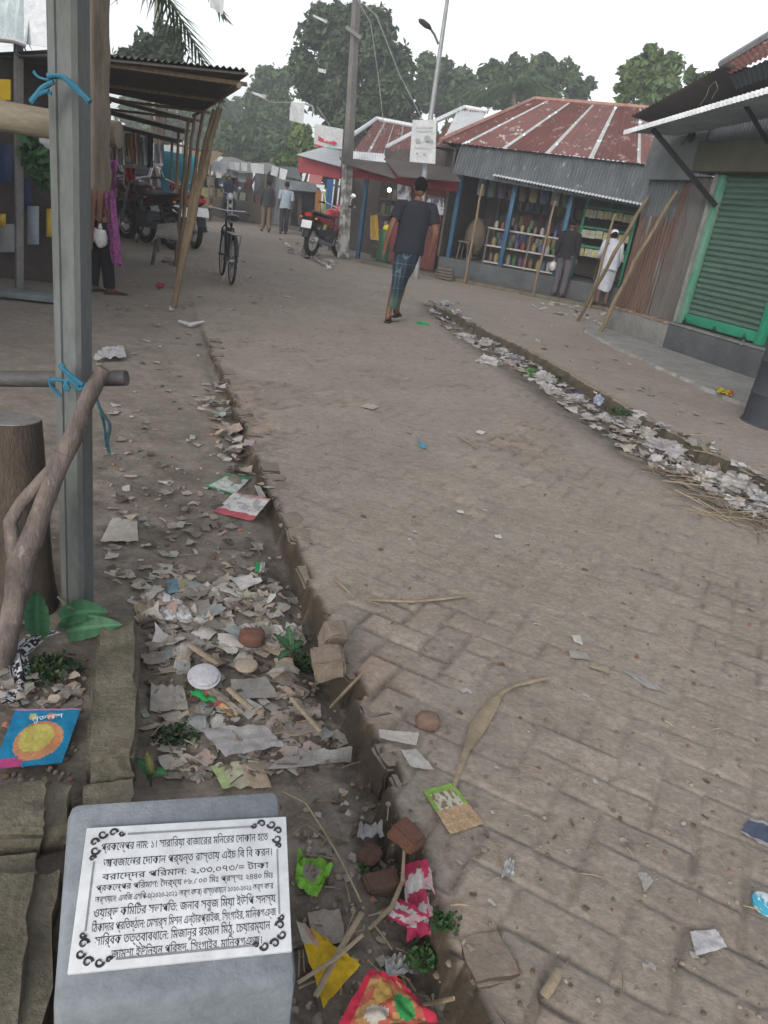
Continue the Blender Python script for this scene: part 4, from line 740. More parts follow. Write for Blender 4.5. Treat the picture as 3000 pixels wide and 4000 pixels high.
fs = thing('market_stall', D(600, 880, 30), 'shadowy stall row at the far bend behind the parked motorbikes', 'stall')
m = MB(); m.slab([hpt(D(380, 850, 26), 0), hpt(D(790, 860, 47), 0), hpt(D(790, 860, 47), 2.9), hpt(D(380, 850, 26), 2.6)], .1, (.5, .8, 0)); m.build('back_wall', M['tin_under'], fs)
m = MB(); m.corr(D(360, 640, 24), D(790, 690, 44), D(790, 650, 47), D(360, 590, 27), .12, .02, 2); m.build('roof', M['tin_grey'], fs)
for i, (x, y, lb_) in enumerate(((1368, 708, 'lit white bulb hanging close to the utility pole under the red shop awning'), (1521, 742, 'lit white bulb hanging left of the walking man under the red shop awning'))):
    t = thing('light_bulb', VB(x, y, .5), lb_, 'bulb'); p = VB(x, y, .5); m = MB(); m.ball(p, .055, 12, 8); m.build('bulb', emit('bulb_glow', (.95, .97, 1), 2.0), t); m = MB(); m.tube([p + [0, 0, .05], p + [0, 0, .16]], .018, 8); m.build('holder', M['black'], t)
gd = VB(1508, 940, .25); gd = np.array([gd[0], gd[1], .02]); m = MB(); m.lathe([(.20, 0), (.21, .02), (.20, .3), (.205, .32), (.20, .55), (.20, .78), (.19, .80)], gd, 24); tag(m.build('drum', flat((.025, .09, .05), .5), None), 'dark green drum standing at the red shop left of the walking man', 'drum')
m = MB(); m.ball(gd + [0, 0, .88], (.13, .13, .09), 12, 8, lambda d: 1 + .15 * mnoise.noise(d * 3)); tag(m.build('bundle', flat((.55, .48, .03), .6), None), 'bright yellow bundle lying on top of the dark green drum', 'bundle')
m = MB(); m.sheet(VB(1447, 935, .1), VB(1482, 940, .1), VB(1470, 838, .1), VB(1452, 842, .1), 10, 10, lambda u, v: .06 * math.sin(u * 9 + v * 2)); tag(m.build('cloth', flat((.36, .23, .05), .9), None), 'mustard yellow cloth hanging by the dark motorbike at the red shop', 'cloth')
for i in range(4):
    p = B(1.05 + .02 * i, -.82 - .03 * i, .05 + .07 * i); m = MB(); m.box(p, (.55 - .06 * i, .12, .05), ROT_B + .12 * (i - 1.5)); tag(m.build('plank', M['oldwood'], None, bevel=.004), f'{("lowest", "second lowest", "third", "topmost")[i]} short plank of the little pile at the grocery kerb', 'plank', 'short planks piled at the grocery kerb')
for i, (px, Y, c, nm) in enumerate(((800, 34, (.10, .22, .26), 'teal'), (880, 36, (.30, .12, .10), 'faded red'), (950, 33, (.20, .20, .19), 'grey'), (730, 29, (.24, .17, .10), 'tan'))):
    p = D(px, 800, Y); p[2] = 0; t = thing('roadside_stall', p, f'small roadside stall with a {nm} cloth awning at the far bend of the street', 'stall', 'small stalls at the far bend')
    m = MB(); m.sheet(p + [-1.1, -.9, 1.9], p + [1.1, -.9, 1.9], p + [1.1, .6, 2.35], p + [-1.1, .6, 2.35], 8, 4, lambda u, v: .06 * math.sin(u * 9)); m.build('awning_cloth', flat(c, .9), t)
    for a in (-1.05, 1.05):
        m = MB(); m.tube([p + [a, -.85, 0], p + [a, -.85, 1.95]], .035, 6); m.build('post', M['bamboo'], t)
    m = MB(); m.box(p + [0, -.1, .4], (1.8, .6, .8)); m.build('counter', M['oldwood'], t)
    q = random.Random(40 + i)
    for k in range(5):
        m = MB(); m.box((0, 0, 0), (.25, .2, .3)); o = tag(m.build('goods_box', flat(pal[q.randrange(7)][1], .6), None), f'{("first", "second", "third", "fourth", "fifth")[k]} box from the near end on the counter of the {nm} roadside stall', 'box', 'boxes on the far stalls'); o.location = V3(p + [-.7 + .35 * k, -.1, .955])
# ---------------------------------------------------------------- people
def skin_graph(verts, edges, radii, sub=1):
    me = bpy.data.meshes.new('tmp'); me.from_pydata([tuple(v) for v in verts], edges, []); o = bpy.data.objects.new('tmp', me); COL.objects.link(o)
    md = o.modifiers.new('s', 'SKIN'); md.use_smooth_shade = True; md.branch_smoothing = .4
    if sub: sd = o.modifiers.new('d', 'SUBSURF'); sd.levels = sub; sd.render_levels = sub
    for i, r in enumerate(radii): me.skin_vertices[0].data[i].radius = (r, r) if not hasattr(r, '__len__') else r
    me.skin_vertices[0].data[0].use_root = True
    dg = bpy.context.evaluated_depsgraph_get(); ev = o.evaluated_get(dg).to_mesh(); vs = [v.co.copy() for v in ev.vertices]; fs = [tuple(p.vertices) for p in ev.polygons]
    o.evaluated_get(dg).to_mesh_clear(); bpy.data.objects.remove(o); bpy.data.meshes.remove(me); return vs, fs
def person(loc, heading, label, h=1.68, skin=None, shirt=(.02, .022, .03), sleeve=.45, lower='trousers', lcol=(.05, .05, .06), pose=None, hair='short', hem=.30, extra=None, shirt_hem=.86, group=None, lmat=None, smat=None, wide=1.0):
    t = thing('person', loc, label, 'person', group, heading - math.pi / 2); k = h / 1.7
    J = dict(pelvis=(0, 0, .95), waist=(0, 0, 1.08), chest=(0, 0, 1.28), neck=(0, -.01, 1.45), headb=(0, 0, 1.53), shL=(-.185, -.01, 1.39), shR=(.185, -.01, 1.39), elL=(-.235, -.02, 1.11), elR=(.235, -.02, 1.11), wrL=(-.25, .04, .87), wrR=(.25, .04, .87),
             hipL=(-.09, 0, .90), hipR=(.09, 0, .90), knL=(-.10, .03, .49), knR=(.10, .03, .49), anL=(-.10, -.02, .085), anR=(.10, -.02, .085), toL=(-.12, .15, .03), toR=(.12, .15, .03))
    J.update(pose or {}); J = {a: Vector(b) * k for a, b in J.items()}
    V, E_, Rr, I = [], [], [], {}
    def add(n, p, r, par=None):
        I[n] = len(V); V.append(p); Rr.append(r if not hasattr(r, '__len__') else tuple(x * k for x in r)); 
        if not hasattr(r, '__len__'): Rr[-1] = r * k
        if par is not None: E_.append((I[par], I[n]))
    add('pelvis', J['pelvis'], (.14, .10)); add('waist', J['waist'], (.125, .09), 'pelvis'); add('chest', J['chest'], (.15, .10), 'waist'); add('neck', J['neck'], .055, 'chest'); add('headb', J['headb'], .05, 'neck')
    for s_ in 'LR':
        add('sh' + s_, J['sh' + s_], .058, 'chest'); add('el' + s_, J['el' + s_], .041, 'sh' + s_); fm = J['el' + s_].lerp(J['wr' + s_], .35); add('fm' + s_, fm, .042, 'el' + s_); add('wr' + s_, J['wr' + s_], .027, 'fm' + s_)
        d = (J['wr' + s_] - J['el' + s_]).normalized(); side = Vector((0, 1, 0)); side = (side - d * side.dot(d)).normalized(); th = side; ac = d.cross(side)
        palm = J['wr' + s_] + d * .05 * k; add('pa' + s_, palm, (.038, .018), 'wr' + s_)
        for f_, (o_, ln, b_) in enumerate(((.028, .072, .25), (.01, .08, .3), (-.009, .075, .35), (-.027, .06, .42))):
            a = palm + d * .03 * k + th * o_ * k; add(f'f{f_}a' + s_, a, .0095, 'pa' + s_); bq = a + (d + ac * b_ * (1 if s_ == 'L' else -1) * .4) .normalized() * ln * .55 * k; add(f'f{f_}b' + s_, bq, .0085, f'f{f_}a' + s_); add(f'f{f_}c' + s_, bq + (d + ac * b_ * (1.6 if s_ == 'L' else -1.6)).normalized() * ln * .5 * k, .0075, f'f{f_}b' + s_)
        a = palm + th * .036 * k - d * .012 * k; add('t1' + s_, a, .012, 'pa' + s_); add('t2' + s_, a + (d * .7 + th * .7).normalized() * .05 * k, .0095, 't1' + s_)
        add('hip' + s_, J['hip' + s_], .085, 'pelvis'); add('kn' + s_, J['kn' + s_], .055, 'hip' + s_); cf = J['kn' + s_].lerp(J['an' + s_], .3) + Vector((0, -.02, 0)) * k; add('cf' + s_, cf, .056, 'kn' + s_); add('an' + s_, J['an' + s_], .036, 'cf' + s_)
        hd = (J['to' + s_] - J['an' + s_]); hd.z *= .3; hd.normalize(); add('mf' + s_, J['an' + s_].lerp(J['to' + s_], .55) + Vector((0, 0, -.008)), (.042, .026), 'an' + s_); add('to' + s_, J['to' + s_], (.036, .015), 'mf' + s_)
        add('he' + s_, J['an' + s_] - hd * .045 * k - Vector((0, 0, .045 * k)), .03, 'an' + s_)
    vs, fs = skin_graph(V, E_, Rr, 1); m = MB(); m.add(vs, fs)
    hc = J['headb'] + Vector((0, .012, .082)) * k
    def face(d):
        f = 1.0
        if d.y > 0: f += .10 * math.exp(-((d.x / .16) ** 2 + ((d.z + .12) / .22) ** 2)) - .05 * math.exp(-(((abs(d.x) - .38) / .16) ** 2 + ((d.z - .08) / .14) ** 2)) + .03 * math.exp(-((d.x / .3) ** 2 + ((d.z + .5) / .1) ** 2))
        return f - .10 * max(0, -d.z) * (abs(d.x) ** .5)
    m.ball(hc, (.074 * k, .094 * k, .112 * k), 20, 14, face)
    for s_ in (-1, 1): m.ball(hc + Vector((s_ * .075, -.01, -.005)) * k, (.012 * k, .02 * k, .032 * k), 8, 6)
    m.build('body', skin or M['skin'], t, local=True)
    for s_ in (-1, 1):
        e = MB(); e.ball(hc + Vector((s_ * .028, .086, .012)) * k, .009 * k, 8, 6); e.build('eye', M['black'], t, local=True)
    e = MB(); e.ball(hc + Vector((0, .086, -.052)) * k, (.024 * k, .008 * k, .006 * k), 8, 5); e.build('mouth', flat((.16, .05, .045), .5), t, local=True)
    if hair == 'short':
        e = MB(); e.ball(hc + Vector((0, -.012, .018)) * k, (.082 * k, .096 * k, .108 * k), 20, 12, lambda d: (1.0 if d.z > -.05 or d.y < -.25 else .86) * (1 + .03 * mnoise.noise(d * 9)) * (.9 if d.y > .5 and d.z < .5 else 1) * (.93 if d.z < -.45 else 1)); e.build('hair', M['hair'], t, local=True)
    elif hair == 'cap':
        e = MB(); e.ball(hc + Vector((0, -.008, .012)) * k, (.080 * k, .096 * k, .098 * k), 20, 12, lambda d: 1.0 if d.y < .3 else .9); e.build('hair', M['hair'], t, local=True)
        e = MB(); e.lathe([(.084 * k, .02 * k), (.086 * k, .05 * k), (.074 * k, .10 * k), (.03 * k, .125 * k)], hc, 20); e.build('cap', M['white'], t, local=True)
    elif hair == 'scarf':
        e = MB(); e.ball(hc + Vector((0, -.02, .0)) * k, (.105 * k, .112 * k, .135 * k), 20, 12, lambda d: .6 if d.y > .72 else 1.0); e.build('headscarf', smat or flat(shirt, .9), t, local=True)
    # upper garment
    m = MB(); rings = []; sp = [J['pelvis'], J['waist'], J['chest'], J['neck']]
    def spine(z):
        z *= k
        for a, b in zip(sp, sp[1:]):
            if z <= b.z or b is sp[-1]: f = (z - a.z) / max(1e-4, b.z - a.z); return a + (b - a) * max(-.6, min(f, 1.02))
    n = 28; prof = [(shirt_hem, .192 * wide, .142), (.92, .188 * wide, .138), (1.0, .182 * wide, .132), (1.1, .178, .126), (1.22, .190, .130), (1.32, .205, .130), (1.375, .212, .120), (1.41, .190, .100), (1.44, .125, .082), (1.47, .072, .066)]
    o0 = len(m.v)
    for i, (z, rx, ry) in enumerate(prof):
        c = spine(z) if z > shirt_hem else spine(z)
        c = Vector((c.x, c.y, z * k))
        for j in range(n):
            a = 2 * math.pi * j / n; w = 1 + .045 * mnoise.noise(Vector((math.cos(a) * 2, math.sin(a) * 2, z * 6))) + (.02 * math.sin(a * 7 + z * 9) if z < 1.15 else 0); m.v.append((c.x + rx * k * math.cos(a) * w, c.y + ry * k * math.sin(a) * w, c.z + (.012 * math.sin(a * 3) if i == 0 else 0)))
    for i in range(len(prof) - 1):
        for j in range(n): m._f((o0 + i * n + j, o0 + i * n + (j + 1) % n, o0 + (i + 1) * n + (j + 1) % n, o0 + (i + 1) * n + j))
    for s_ in 'LR':
        sg = -1 if s_ == 'L' else 1; a0 = J['sh' + s_] + Vector((-sg * .07, 0, .0)) * k
        if sleeve <= 1: e1 = J['sh' + s_].lerp(J['el' + s_], sleeve); pts = [a0, J['sh' + s_], J['sh' + s_].lerp(e1, .5), e1]; rr = [.07 * k, .078 * k, .076 * k, .073 * k]
        else: pts = [a0, J['sh' + s_], J['el' + s_], J['el' + s_].lerp(J['wr' + s_], .5), J['el' + s_].lerp(J['wr' + s_], .93)]; rr = [.068 * k, .07 * k, .056 * k, .05 * k, .042 * k]
        m.tube(pts, rr, 12)
    m.build('shirt' if lower != 'robe' else 'robe', smat or flat(shirt, .9), t, local=True, angle=80)
    lm = lmat or flat(lcol, .9)
    if lower == 'trousers':
        m = MB(); m.tube([J['pelvis'] + Vector((0, 0, .1 * k)), J['pelvis'] + Vector((0, 0, -.09 * k))], [.118 * k, .125 * k], 20, flatten=1.30)
        for s_ in 'LR': m.tube([J['hip' + s_] + Vector((0, 0, .04 * k)), J['hip' + s_].lerp(J['kn' + s_], .4), J['kn' + s_], J['kn' + s_].lerp(J['an' + s_], .5), J['an' + s_] + Vector((0, 0, .0))], [.105 * k, .098 * k, .08 * k, .074 * k, .07 * k], 14)
        m.build('trousers', lm, t, local=True, angle=80)
    elif lower in ('sarong', 'robe'):
        m = MB(); n = 36; o0 = 0; zs = [1.0, .9, .78, .66, .54, .44, .36, hem]
        for i, z in enumerate(zs):
            zz = z * k
            def leg(s_):
                for a, b in (('hip' + s_, 'kn' + s_), ('kn' + s_, 'an' + s_)):
                    A, Bq = J[a], J[b]
                    if zz >= Bq.z or b.startswith('an'): f = min(1, max(0, (A.z - zz) / (A.z - Bq.z))); return A.lerp(Bq, f)
            pl_, pr = leg('L'), leg('R'); c = (pl_ + pr) * .5; hx, hy = abs(pr.x - pl_.x) / 2, abs(pr.y - pl_.y) / 2; f_ = min(1, max(0, (.98 - z) / .4)); sk = (pr.y - pl_.y) / max(.02, pr.x - pl_.x)
            rx = (.155 * (1 - f_) + (hx / k + .088 - .008 * i) * f_) * k * (1.15 if lower == 'robe' else 1); ry = (.122 * (1 - f_) + (.10 + hy / k * .5) * f_) * k
            for j in range(n):
                a = 2 * math.pi * j / n; w = 1 + f_ * (.05 * math.sin(a * 5 + z * 5) + .07 * mnoise.noise(Vector((math.cos(a) * 2.2, math.sin(a) * 2.2, z * 4)))); x = rx * math.cos(a) * w; m.v.append((c.x + x, c.y + ry * math.sin(a) * w + x * sk * f_ * .8, zz + (.02 * math.sin(a * 2 + 1) if i == len(zs) - 1 else 0)))
        for i in range(len(zs) - 1):
            for j in range(n): m._f((i * n + (j + 1) % n, i * n + j, (i + 1) * n + j, (i + 1) * n + (j + 1) % n))
        m.build('sarong' if lower == 'sarong' else 'robe_skirt', lm, t, local=True, angle=80)
    for s_ in 'LR':
        d = (J['to' + s_] - J['an' + s_]); d.normalize(); hl = J['an' + s_] - Vector((d.x, d.y, 0)) * .07 * k; m = MB(); tz = J['to' + s_]; az = J['an' + s_].z - .085 * k
        side = Vector((d.y, -d.x, 0)).normalized(); pts = []
        heel = Vector((hl.x, hl.y, max(.004, az + .0))); toe = Vector((tz.x, tz.y, max(.004, tz.z - .026 * k))) + Vector((d.x, d.y, 0)) * .045 * k
        for u, w in ((0, .028), (.12, .038), (.5, .04), (.8, .048), (1, .03)): pts.append((heel.lerp(toe, u), w * k))
        m.slab([p + side * w for p, w in pts] + [p - side * w for p, w in reversed(pts)], .016, (0, 0, 1)); m.build('sandal', flat((.05, .03, .025), .8), t, local=True)
    if extra: extra(t, J, k)
    return t
def head_to(p, q): d = np.array(q) - np.array(p); return math.atan2(d[1], d[0])
# checked dark green lungi
def check_mat():
    m = bpy.data.materials.new('checked_lungi'); m.use_nodes = True; nt = m.node_tree; N = nt.nodes; L = nt.links; bs = N['Principled BSDF']; bs.inputs['Roughness'].default_value = .9
    tc = N.new('ShaderNodeTexCoord'); out = None
    base = N.new('ShaderNodeValToRGB'); base.color_ramp.elements[0].position = .30; base.color_ramp.elements[1].position = .42; base.color_ramp.elements[0].color = (.05, .10, .075, 1); base.color_ramp.elements[1].color = (.010, .022, .038, 1)
    sp = N.new('ShaderNodeSeparateXYZ'); L.new(tc.outputs['Object'], sp.inputs[0]); L.new(sp.outputs[2], base.inputs[0]); out = base.outputs[0]
    for ax, sc, th in ((0, 9.5, .93), (2, 6.5, .94), (1, 9.5, .95)):
        mm = N.new('ShaderNodeMath'); mm.operation = 'MULTIPLY'; mm.inputs[1].default_value = sc; L.new(sp.outputs[ax], mm.inputs[0]); fr = N.new('ShaderNodeMath'); fr.operation = 'FRACT'; L.new(mm.outputs[0], fr.inputs[0]); gt = N.new('ShaderNodeMath'); gt.operation = 'GREATER_THAN'; gt.inputs[1].default_value = th; L.new(fr.outputs[0], gt.inputs[0])
        sc2 = N.new('ShaderNodeMath'); sc2.operation = 'MULTIPLY'; sc2.inputs[1].default_value = .45; L.new(gt.outputs[0], sc2.inputs[0])
        mx = N.new('ShaderNodeMix'); mx.data_type = 'RGBA'; L.new(sc2.outputs[0], mx.inputs[0]); L.new(out, mx.inputs[6]); mx.inputs[7].default_value = (.12, .20, .21, 1); out = mx.outputs[2]
    L.new(out, bs.inputs['Base Color']); return m
mp = on_ground(1548, 1262)
person(mp, math.radians(98), 'man in navy t-shirt and dark green checked lungi walking away up the street', 1.78, smat=mat('navy_tshirt', (.017, .018, .028), (.011, .012, .02), 4, .9, .1, 30), lower='sarong', lmat=check_mat(), sleeve=.62, hem=.20,
       pose=dict(pelvis=(.02, 0, .95), waist=(.03, .01, 1.08), chest=(.045, .03, 1.28), neck=(.055, .035, 1.46), headb=(.06, .045, 1.53), shL=(-.145, .02, 1.39), shR=(.235, .03, 1.40), elL=(-.235, -.04, 1.13), wrL=(-.275, .0, .88), elR=(.325, -.02, 1.13), wrR=(.30, .10, .90),
                 hipL=(-.07, 0, .90), hipR=(.11, 0, .90), knL=(-.085, -.02, .48), anL=(-.13, -.10, .085), toL=(-.09, .08, .03), knR=(.03, .16, .50), anR=(-.02, .10, .14), toR=(.05, .25, .09)))
p = on_ground(1036, 905); person(p, math.radians(108), 'man in dark jacket and brown trousers walking away, left of the pair', 1.66, shirt=(.035, .04, .045), sleeve=1.5, lcol=(.15, .105, .075), group=None, pose=dict(knL=(-.09, .1, .5), anL=(-.1, .1, .09), toL=(-.12, .26, .04), anR=(.1, -.2, .10), toR=(.12, -.04, .03)))
p = on_ground(1106, 914); person(p, math.radians(108), 'man in pale blue shirt and dark trousers walking away, right of the pair', 1.70, shirt=(.30, .36, .43), sleeve=.9, lcol=(.035, .035, .045), wide=1.1, pose=dict(knR=(.09, .1, .5), anR=(.1, .12, .09), toR=(.12, .28, .04), anL=(-.1, -.18, .10), toL=(-.12, -.02, .03)),
       extra=lambda t, J, k: (lambda m: (m.torus(J['neck'] + Vector((0, 0, .015)), .062, .016, (0, .1, 1), 18, 6), m.build('red_scarf', flat((.4, .04, .08), .9), t, local=True)))(MB()))
p = on_ground(1180, 905); person(p, math.radians(120), 'child in pale shirt and blue jeans walking behind the pair of men', 1.12, shirt=(.30, .33, .36), sleeve=.6, lcol=(.05, .10, .20))
def bag_in_hand(side, size, lab):
    def f(t, J, k):
        root = t.matrix_basis @ (J['wr' + side] + (J['wr' + side] - J['el' + side]).normalized() * .09)
        m = MB(); q = Vector(root); m.ball(q + Vector((0, 0, -size * 1.35)), (size * .8, size * .6, size * 1.1), 16, 12, lambda d: (1 + .22 * mnoise.noise(d * 3.1)) * (.35 if d.z > .8 else 1)); m.tube([q + Vector((0, 0, -size * .5)), q], [size * .25, .012], 8); tag(m.build('carrier_bag', M['plastic'], None), lab, 'bag')
    return f
p = B(3.75, -.33, .078); person(p, math.atan2(BN[1], BN[0]), 'man in black top and grey trousers standing at the grocery counter, back turned', 1.66, shirt=(.012, .012, .015), sleeve=1.5, lcol=(.085, .08, .09), pose=dict(wrL=(-.27, .05, .88)), extra=bag_in_hand('L', .10, 'white carrier bag held by the man in black at the grocery counter'))
p = B(4.78, -.42, .078); person(p, math.atan2(BN[1], BN[0]) + .5, 'man in long white robe and cap leaning at the right of the grocery counter', 1.62, smat=mat('white_robe', (.46, .48, .53), (.36, .38, .43), 5, .9), shirt=(.4, .4, .45), sleeve=1.5, lower='robe', lmat=mat('white_robe', (.46, .48, .53), (.36, .38, .43), 5, .9), hair='cap', hem=.34, shirt_hem=.8, pose=dict(waist=(.0, .05, 1.08), chest=(-.0, .14, 1.26), neck=(.0, .22, 1.41), headb=(.0, .26, 1.46), shL=(-.18, .15, 1.37), shR=(.18, .15, 1.37), elL=(-.22, .2, 1.1), wrL=(-.2, .36, 1.02), elR=(.23, .15, 1.1), wrR=(.25, .25, .88)))
wc = mat('purple_check_shawl', (.26, .075, .22), (.14, .035, .13), 40, .9, lo=.47, hi=.53)
def shawl(t, J, k):
    m = MB()
    m.sheet(Vector((.16, .05, .38)), Vector((.30, .10, .34)), Vector((.16, .10, 1.47)), Vector((.03, .09, 1.45)), 8, 16, lambda u, v: .03 * math.sin(u * 9 + v * 5) + .07 * math.sin(v * 3.1))
    m.sheet(Vector((.30, .10, .34)), Vector((.34, -.04, .42)), Vector((.20, -.06, 1.42)), Vector((.16, .10, 1.47)), 6, 16, lambda u, v: .03 * math.sin(u * 9 + v * 5) + .07 * math.sin(v * 3.1)); m.build('shawl', wc, t, local=True, angle=80)
    m = MB(); m.sheet(Vector((-.22, -.12, .52)), Vector((.10, -.15, .50)), Vector((.14, -.13, 1.05)), Vector((-.18, -.11, 1.05)), 8, 6, lambda u, v: .02 * math.sin(u * 9)); m.sheet(Vector((-.22, .14, .52)), Vector((-.22, -.12, .52)), Vector((-.18, -.11, 1.05)), Vector((-.18, .12, 1.05)), 6, 6); m.build('tunic_skirt', flat((.20, .11, .08), .9), t, local=True)
    bag_in_hand('R', .105, 'white plastic bag of shopping held by the woman in the purple shawl')(t, J, k)
p = on_ground(388, 1146); person(p, math.radians(60), 'woman in purple checked shawl, brown tunic and black trousers behind the concrete post', 1.62, shirt=(.20, .11, .08), sleeve=.5, lcol=(.012, .012, .014), hair='scarf', wide=1.05, pose=dict(shR=(.18, -.03, 1.38), elR=(.20, -.13, 1.14), wrR=(.16, -.10, .92), anR=(.09, .08, .085), toR=(.14, .25, .03)), extra=shawl)
# ---------------------------------------------------------------- two-wheelers (local: front towards +Y, ground z=0)
def wheel(parent, y, R, r, spokes=16, hubr=.05, tyre=None):
    w = bpy.data.objects.new('wheel', None); COL.objects.link(w); w.parent = parent; w.location = (0, y, R)
    bpy.data.objects.remove(w)
    m = MB(); m.torus((0, y, R), R - r, r, (1, 0, 0), 32, 8); o = m.build('wheel', tyre or M['rubber'], parent, local=True)
    m = MB(); m.torus((0, y, R), R - 2 * r, r * .45, (1, 0, 0), 32, 6); m.lathe([(hubr * .6, -.05), (hubr, -.02), (hubr, .02), (hubr * .6, .05)], (0, y, R), 12, (1, 0, 0)); m.build('rim', M['steel'], o, local=True)
    m = MB()
    for i in range(spokes):
        a = 2 * math.pi * i / spokes; m.tube([(.02 * (-1) ** i, y + hubr * math.cos(a), R + hubr * math.sin(a)), (0, y + (R - 2 * r) * math.cos(a + .2), R + (R - 2 * r) * math.sin(a + .2))], .003, 4)
    m.build('spokes', M['steel'], o, local=True); return o
def motorcycle(loc, heading, label, colr, group, accent=(.5, .3, .32)):
    t = thing('motorbike', loc, label, 'motorbike', group, heading - math.pi / 2); wheel(t, -.62, .30, .05); wheel(t, .64, .30, .045)
    pm = mat('motorbike_paint', colr, tuple(c * .8 for c in colr), 3, .3, spec=.5)
    P = lambda nm, m_, fn: (lambda b: (fn(b), b.build(nm, m_, t, local=True, bevel=0)))(MB())
    P('frame', M['black'], lambda b: (b.tube([(0, .42, .92), (0, .18, .55), (0, -.1, .38), (0, -.35, .42)], .022, 8), b.tube([(0, .42, .88), (0, -.1, .72), (0, -.75, .76)], .022, 8), b.tube([(-.1, -.35, .72), (-.1, -.62, .32)], .025, 8), b.tube([(.1, -.35, .72), (.1, -.62, .32)], .025, 8)))
    P('fork', M['steel'], lambda b: [b.tube([(s_ * .085, .64, .30), (s_ * .085, .44, .92)], .022, 8) for s_ in (-1, 1)])
    P('engine', flat((.09, .09, .095), .5, .5), lambda b: (b.box((0, .05, .40), (.24, .34, .26)), b.tube([(0, .12, .48), (0, .18, .66)], .085, 10), b.lathe([(.09, -.15), (.09, .15)], (0, -.05, .36), 12, (1, 0, 0))))
    P('fuel_tank', pm, lambda b: b.ball((0, .16, .84), (.13, .27, .125), 16, 10, lambda d: 1.0 if d.z > -.4 else .8))
    P('seat', M['black'], lambda b: b.tube([(0, .0, .80), (0, -.25, .79), (0, -.55, .83), (0, -.80, .86)], [.10, .13, .125, .07], 12, flatten=.42))
    P('side_panel', pm, lambda b: [b.slab([(s_ * .12, .0, .58), (s_ * .12, -.42, .66), (s_ * .11, -.78, .80), (s_ * .12, -.3, .76), (s_ * .12, .0, .72)], .015, (s_, 0, 0)) for s_ in (-1, 1)])
    P('mudguard', pm, lambda b: b.tube([(0, .64 + .34 * math.sin(a), .30 + .34 * math.cos(a)) for a in (-1.1, -.6, -.1, .4, .8)], .06, 8, flatten=.3))
    P('mudguard', M['black'], lambda b: b.tube([(0, -.62 - .35 * math.sin(a), .30 + .36 * math.cos(a)) for a in (-.2, .2, .6, 1.0, 1.35)], .075, 8, flatten=.3))
    P('handlebar', M['steel'], lambda b: b.tube([(-.37, .28, 1.06), (-.2, .38, 1.04), (0, .43, .98), (.2, .38, 1.04), (.37, .28, 1.06)], .014, 8))
    for s_ in (-1, 1):
        P('grip', M['black'], lambda b: b.tube([(s_ * .39, .27, 1.06), (s_ * .27, .34, 1.052)], .019, 8))
        P('mirror', flat((.75, .78, .8), .15, .3), lambda b: (b.tube([(s_ * .26, .36, 1.05), (s_ * .34, .36, 1.24)], .007, 6), b.ball((s_ * .35, .355, 1.27), (.065, .02, .045), 12, 8)))
        P('indicator', flat((.55, .18, .02), .3), lambda b: b.ball((s_ * .17, -.86, .74), (.035, .025, .025), 8, 6))
    P('headlight', flat((.6, .62, .65), .2), lambda b: b.ball((0, .58, .90), (.10, .06, .10), 14, 10))
    P('headlight_cowl', pm, lambda b: b.ball((0, .50, .93), (.13, .10, .13), 14, 10))
    P('tail_light', flat((.5, .03, .02), .3), lambda b: b.box((0, -.87, .80), (.14, .05, .07)))
    P('number_plate', M['white'], lambda b: b.box((0, -.93, .62), (.22, .012, .15), rx=-.3))
    P('exhaust', M['steel'], lambda b: b.tube([(.1, .2, .40), (.13, .1, .25), (.16, -.3, .27), (.18, -.8, .36)], [.02, .022, .04, .045], 10))
    P('side_stand', M['black'], lambda b: b.tube([(-.1, .0, .3), (-.24, .02, .005)], .012, 6)); return t
def bike_at(px_rear, px_front, label, c, group):
    a, b = on_ground(*px_rear), on_ground(*px_front); hd = head_to(a, b); d = np.array([math.cos(hd), math.sin(hd), 0]); t = motorcycle(a + d * .2 - NS * .35, hd - .3, label, c, group); t.scale = (1.22,) * 3; return t
G_L = 'motorbikes parked under the left awning'
bike_at((1312, 1010), (1370, 990), 'red motorbike parked in front of the red shop by the utility pole', (.36, .04, .05), None)
a = on_ground(1430, 985); motorcycle(a, 2.4, 'dark motorbike parked between the red motorbike and the yellow cloth', (.05, .03, .035), None)
a = on_ground(646, 972); motorcycle(a + [-.5, .45, 0], 2.55, 'black motorbike with white number plate parked nearest under the left awning', (.035, .012, .014), G_L).scale = (1.22,) * 3
a = on_ground(752, 968); motorcycle(a + [-.35, .45, 0], 2.2, 'dark red motorbike parked just behind the bamboo props', (.20, .025, .03), G_L).scale = (1.22,) * 3
a = on_ground(560, 905); motorcycle(a + [-.2, .5, 0], 2.3, 'dark red motorbike parked deeper in the shade of the left awning', (.22, .03, .04), G_L).scale = (1.2,) * 3
a = on_ground(690, 900); motorcycle(a, 2.2, 'maroon motorbike parked farthest back, near the turquoise cabinet', (.16, .03, .035), G_L).scale = (1.2,) * 3
a = on_ground(890, 862); mb_ = motorcycle(a, math.radians(-70), 'white fronted motorbike coming down the street with a rider in dark clothes', (.40, .42, .44), None)
p = a + np.array([math.cos(math.radians(110)), math.sin(math.radians(110)), 0]) * .28
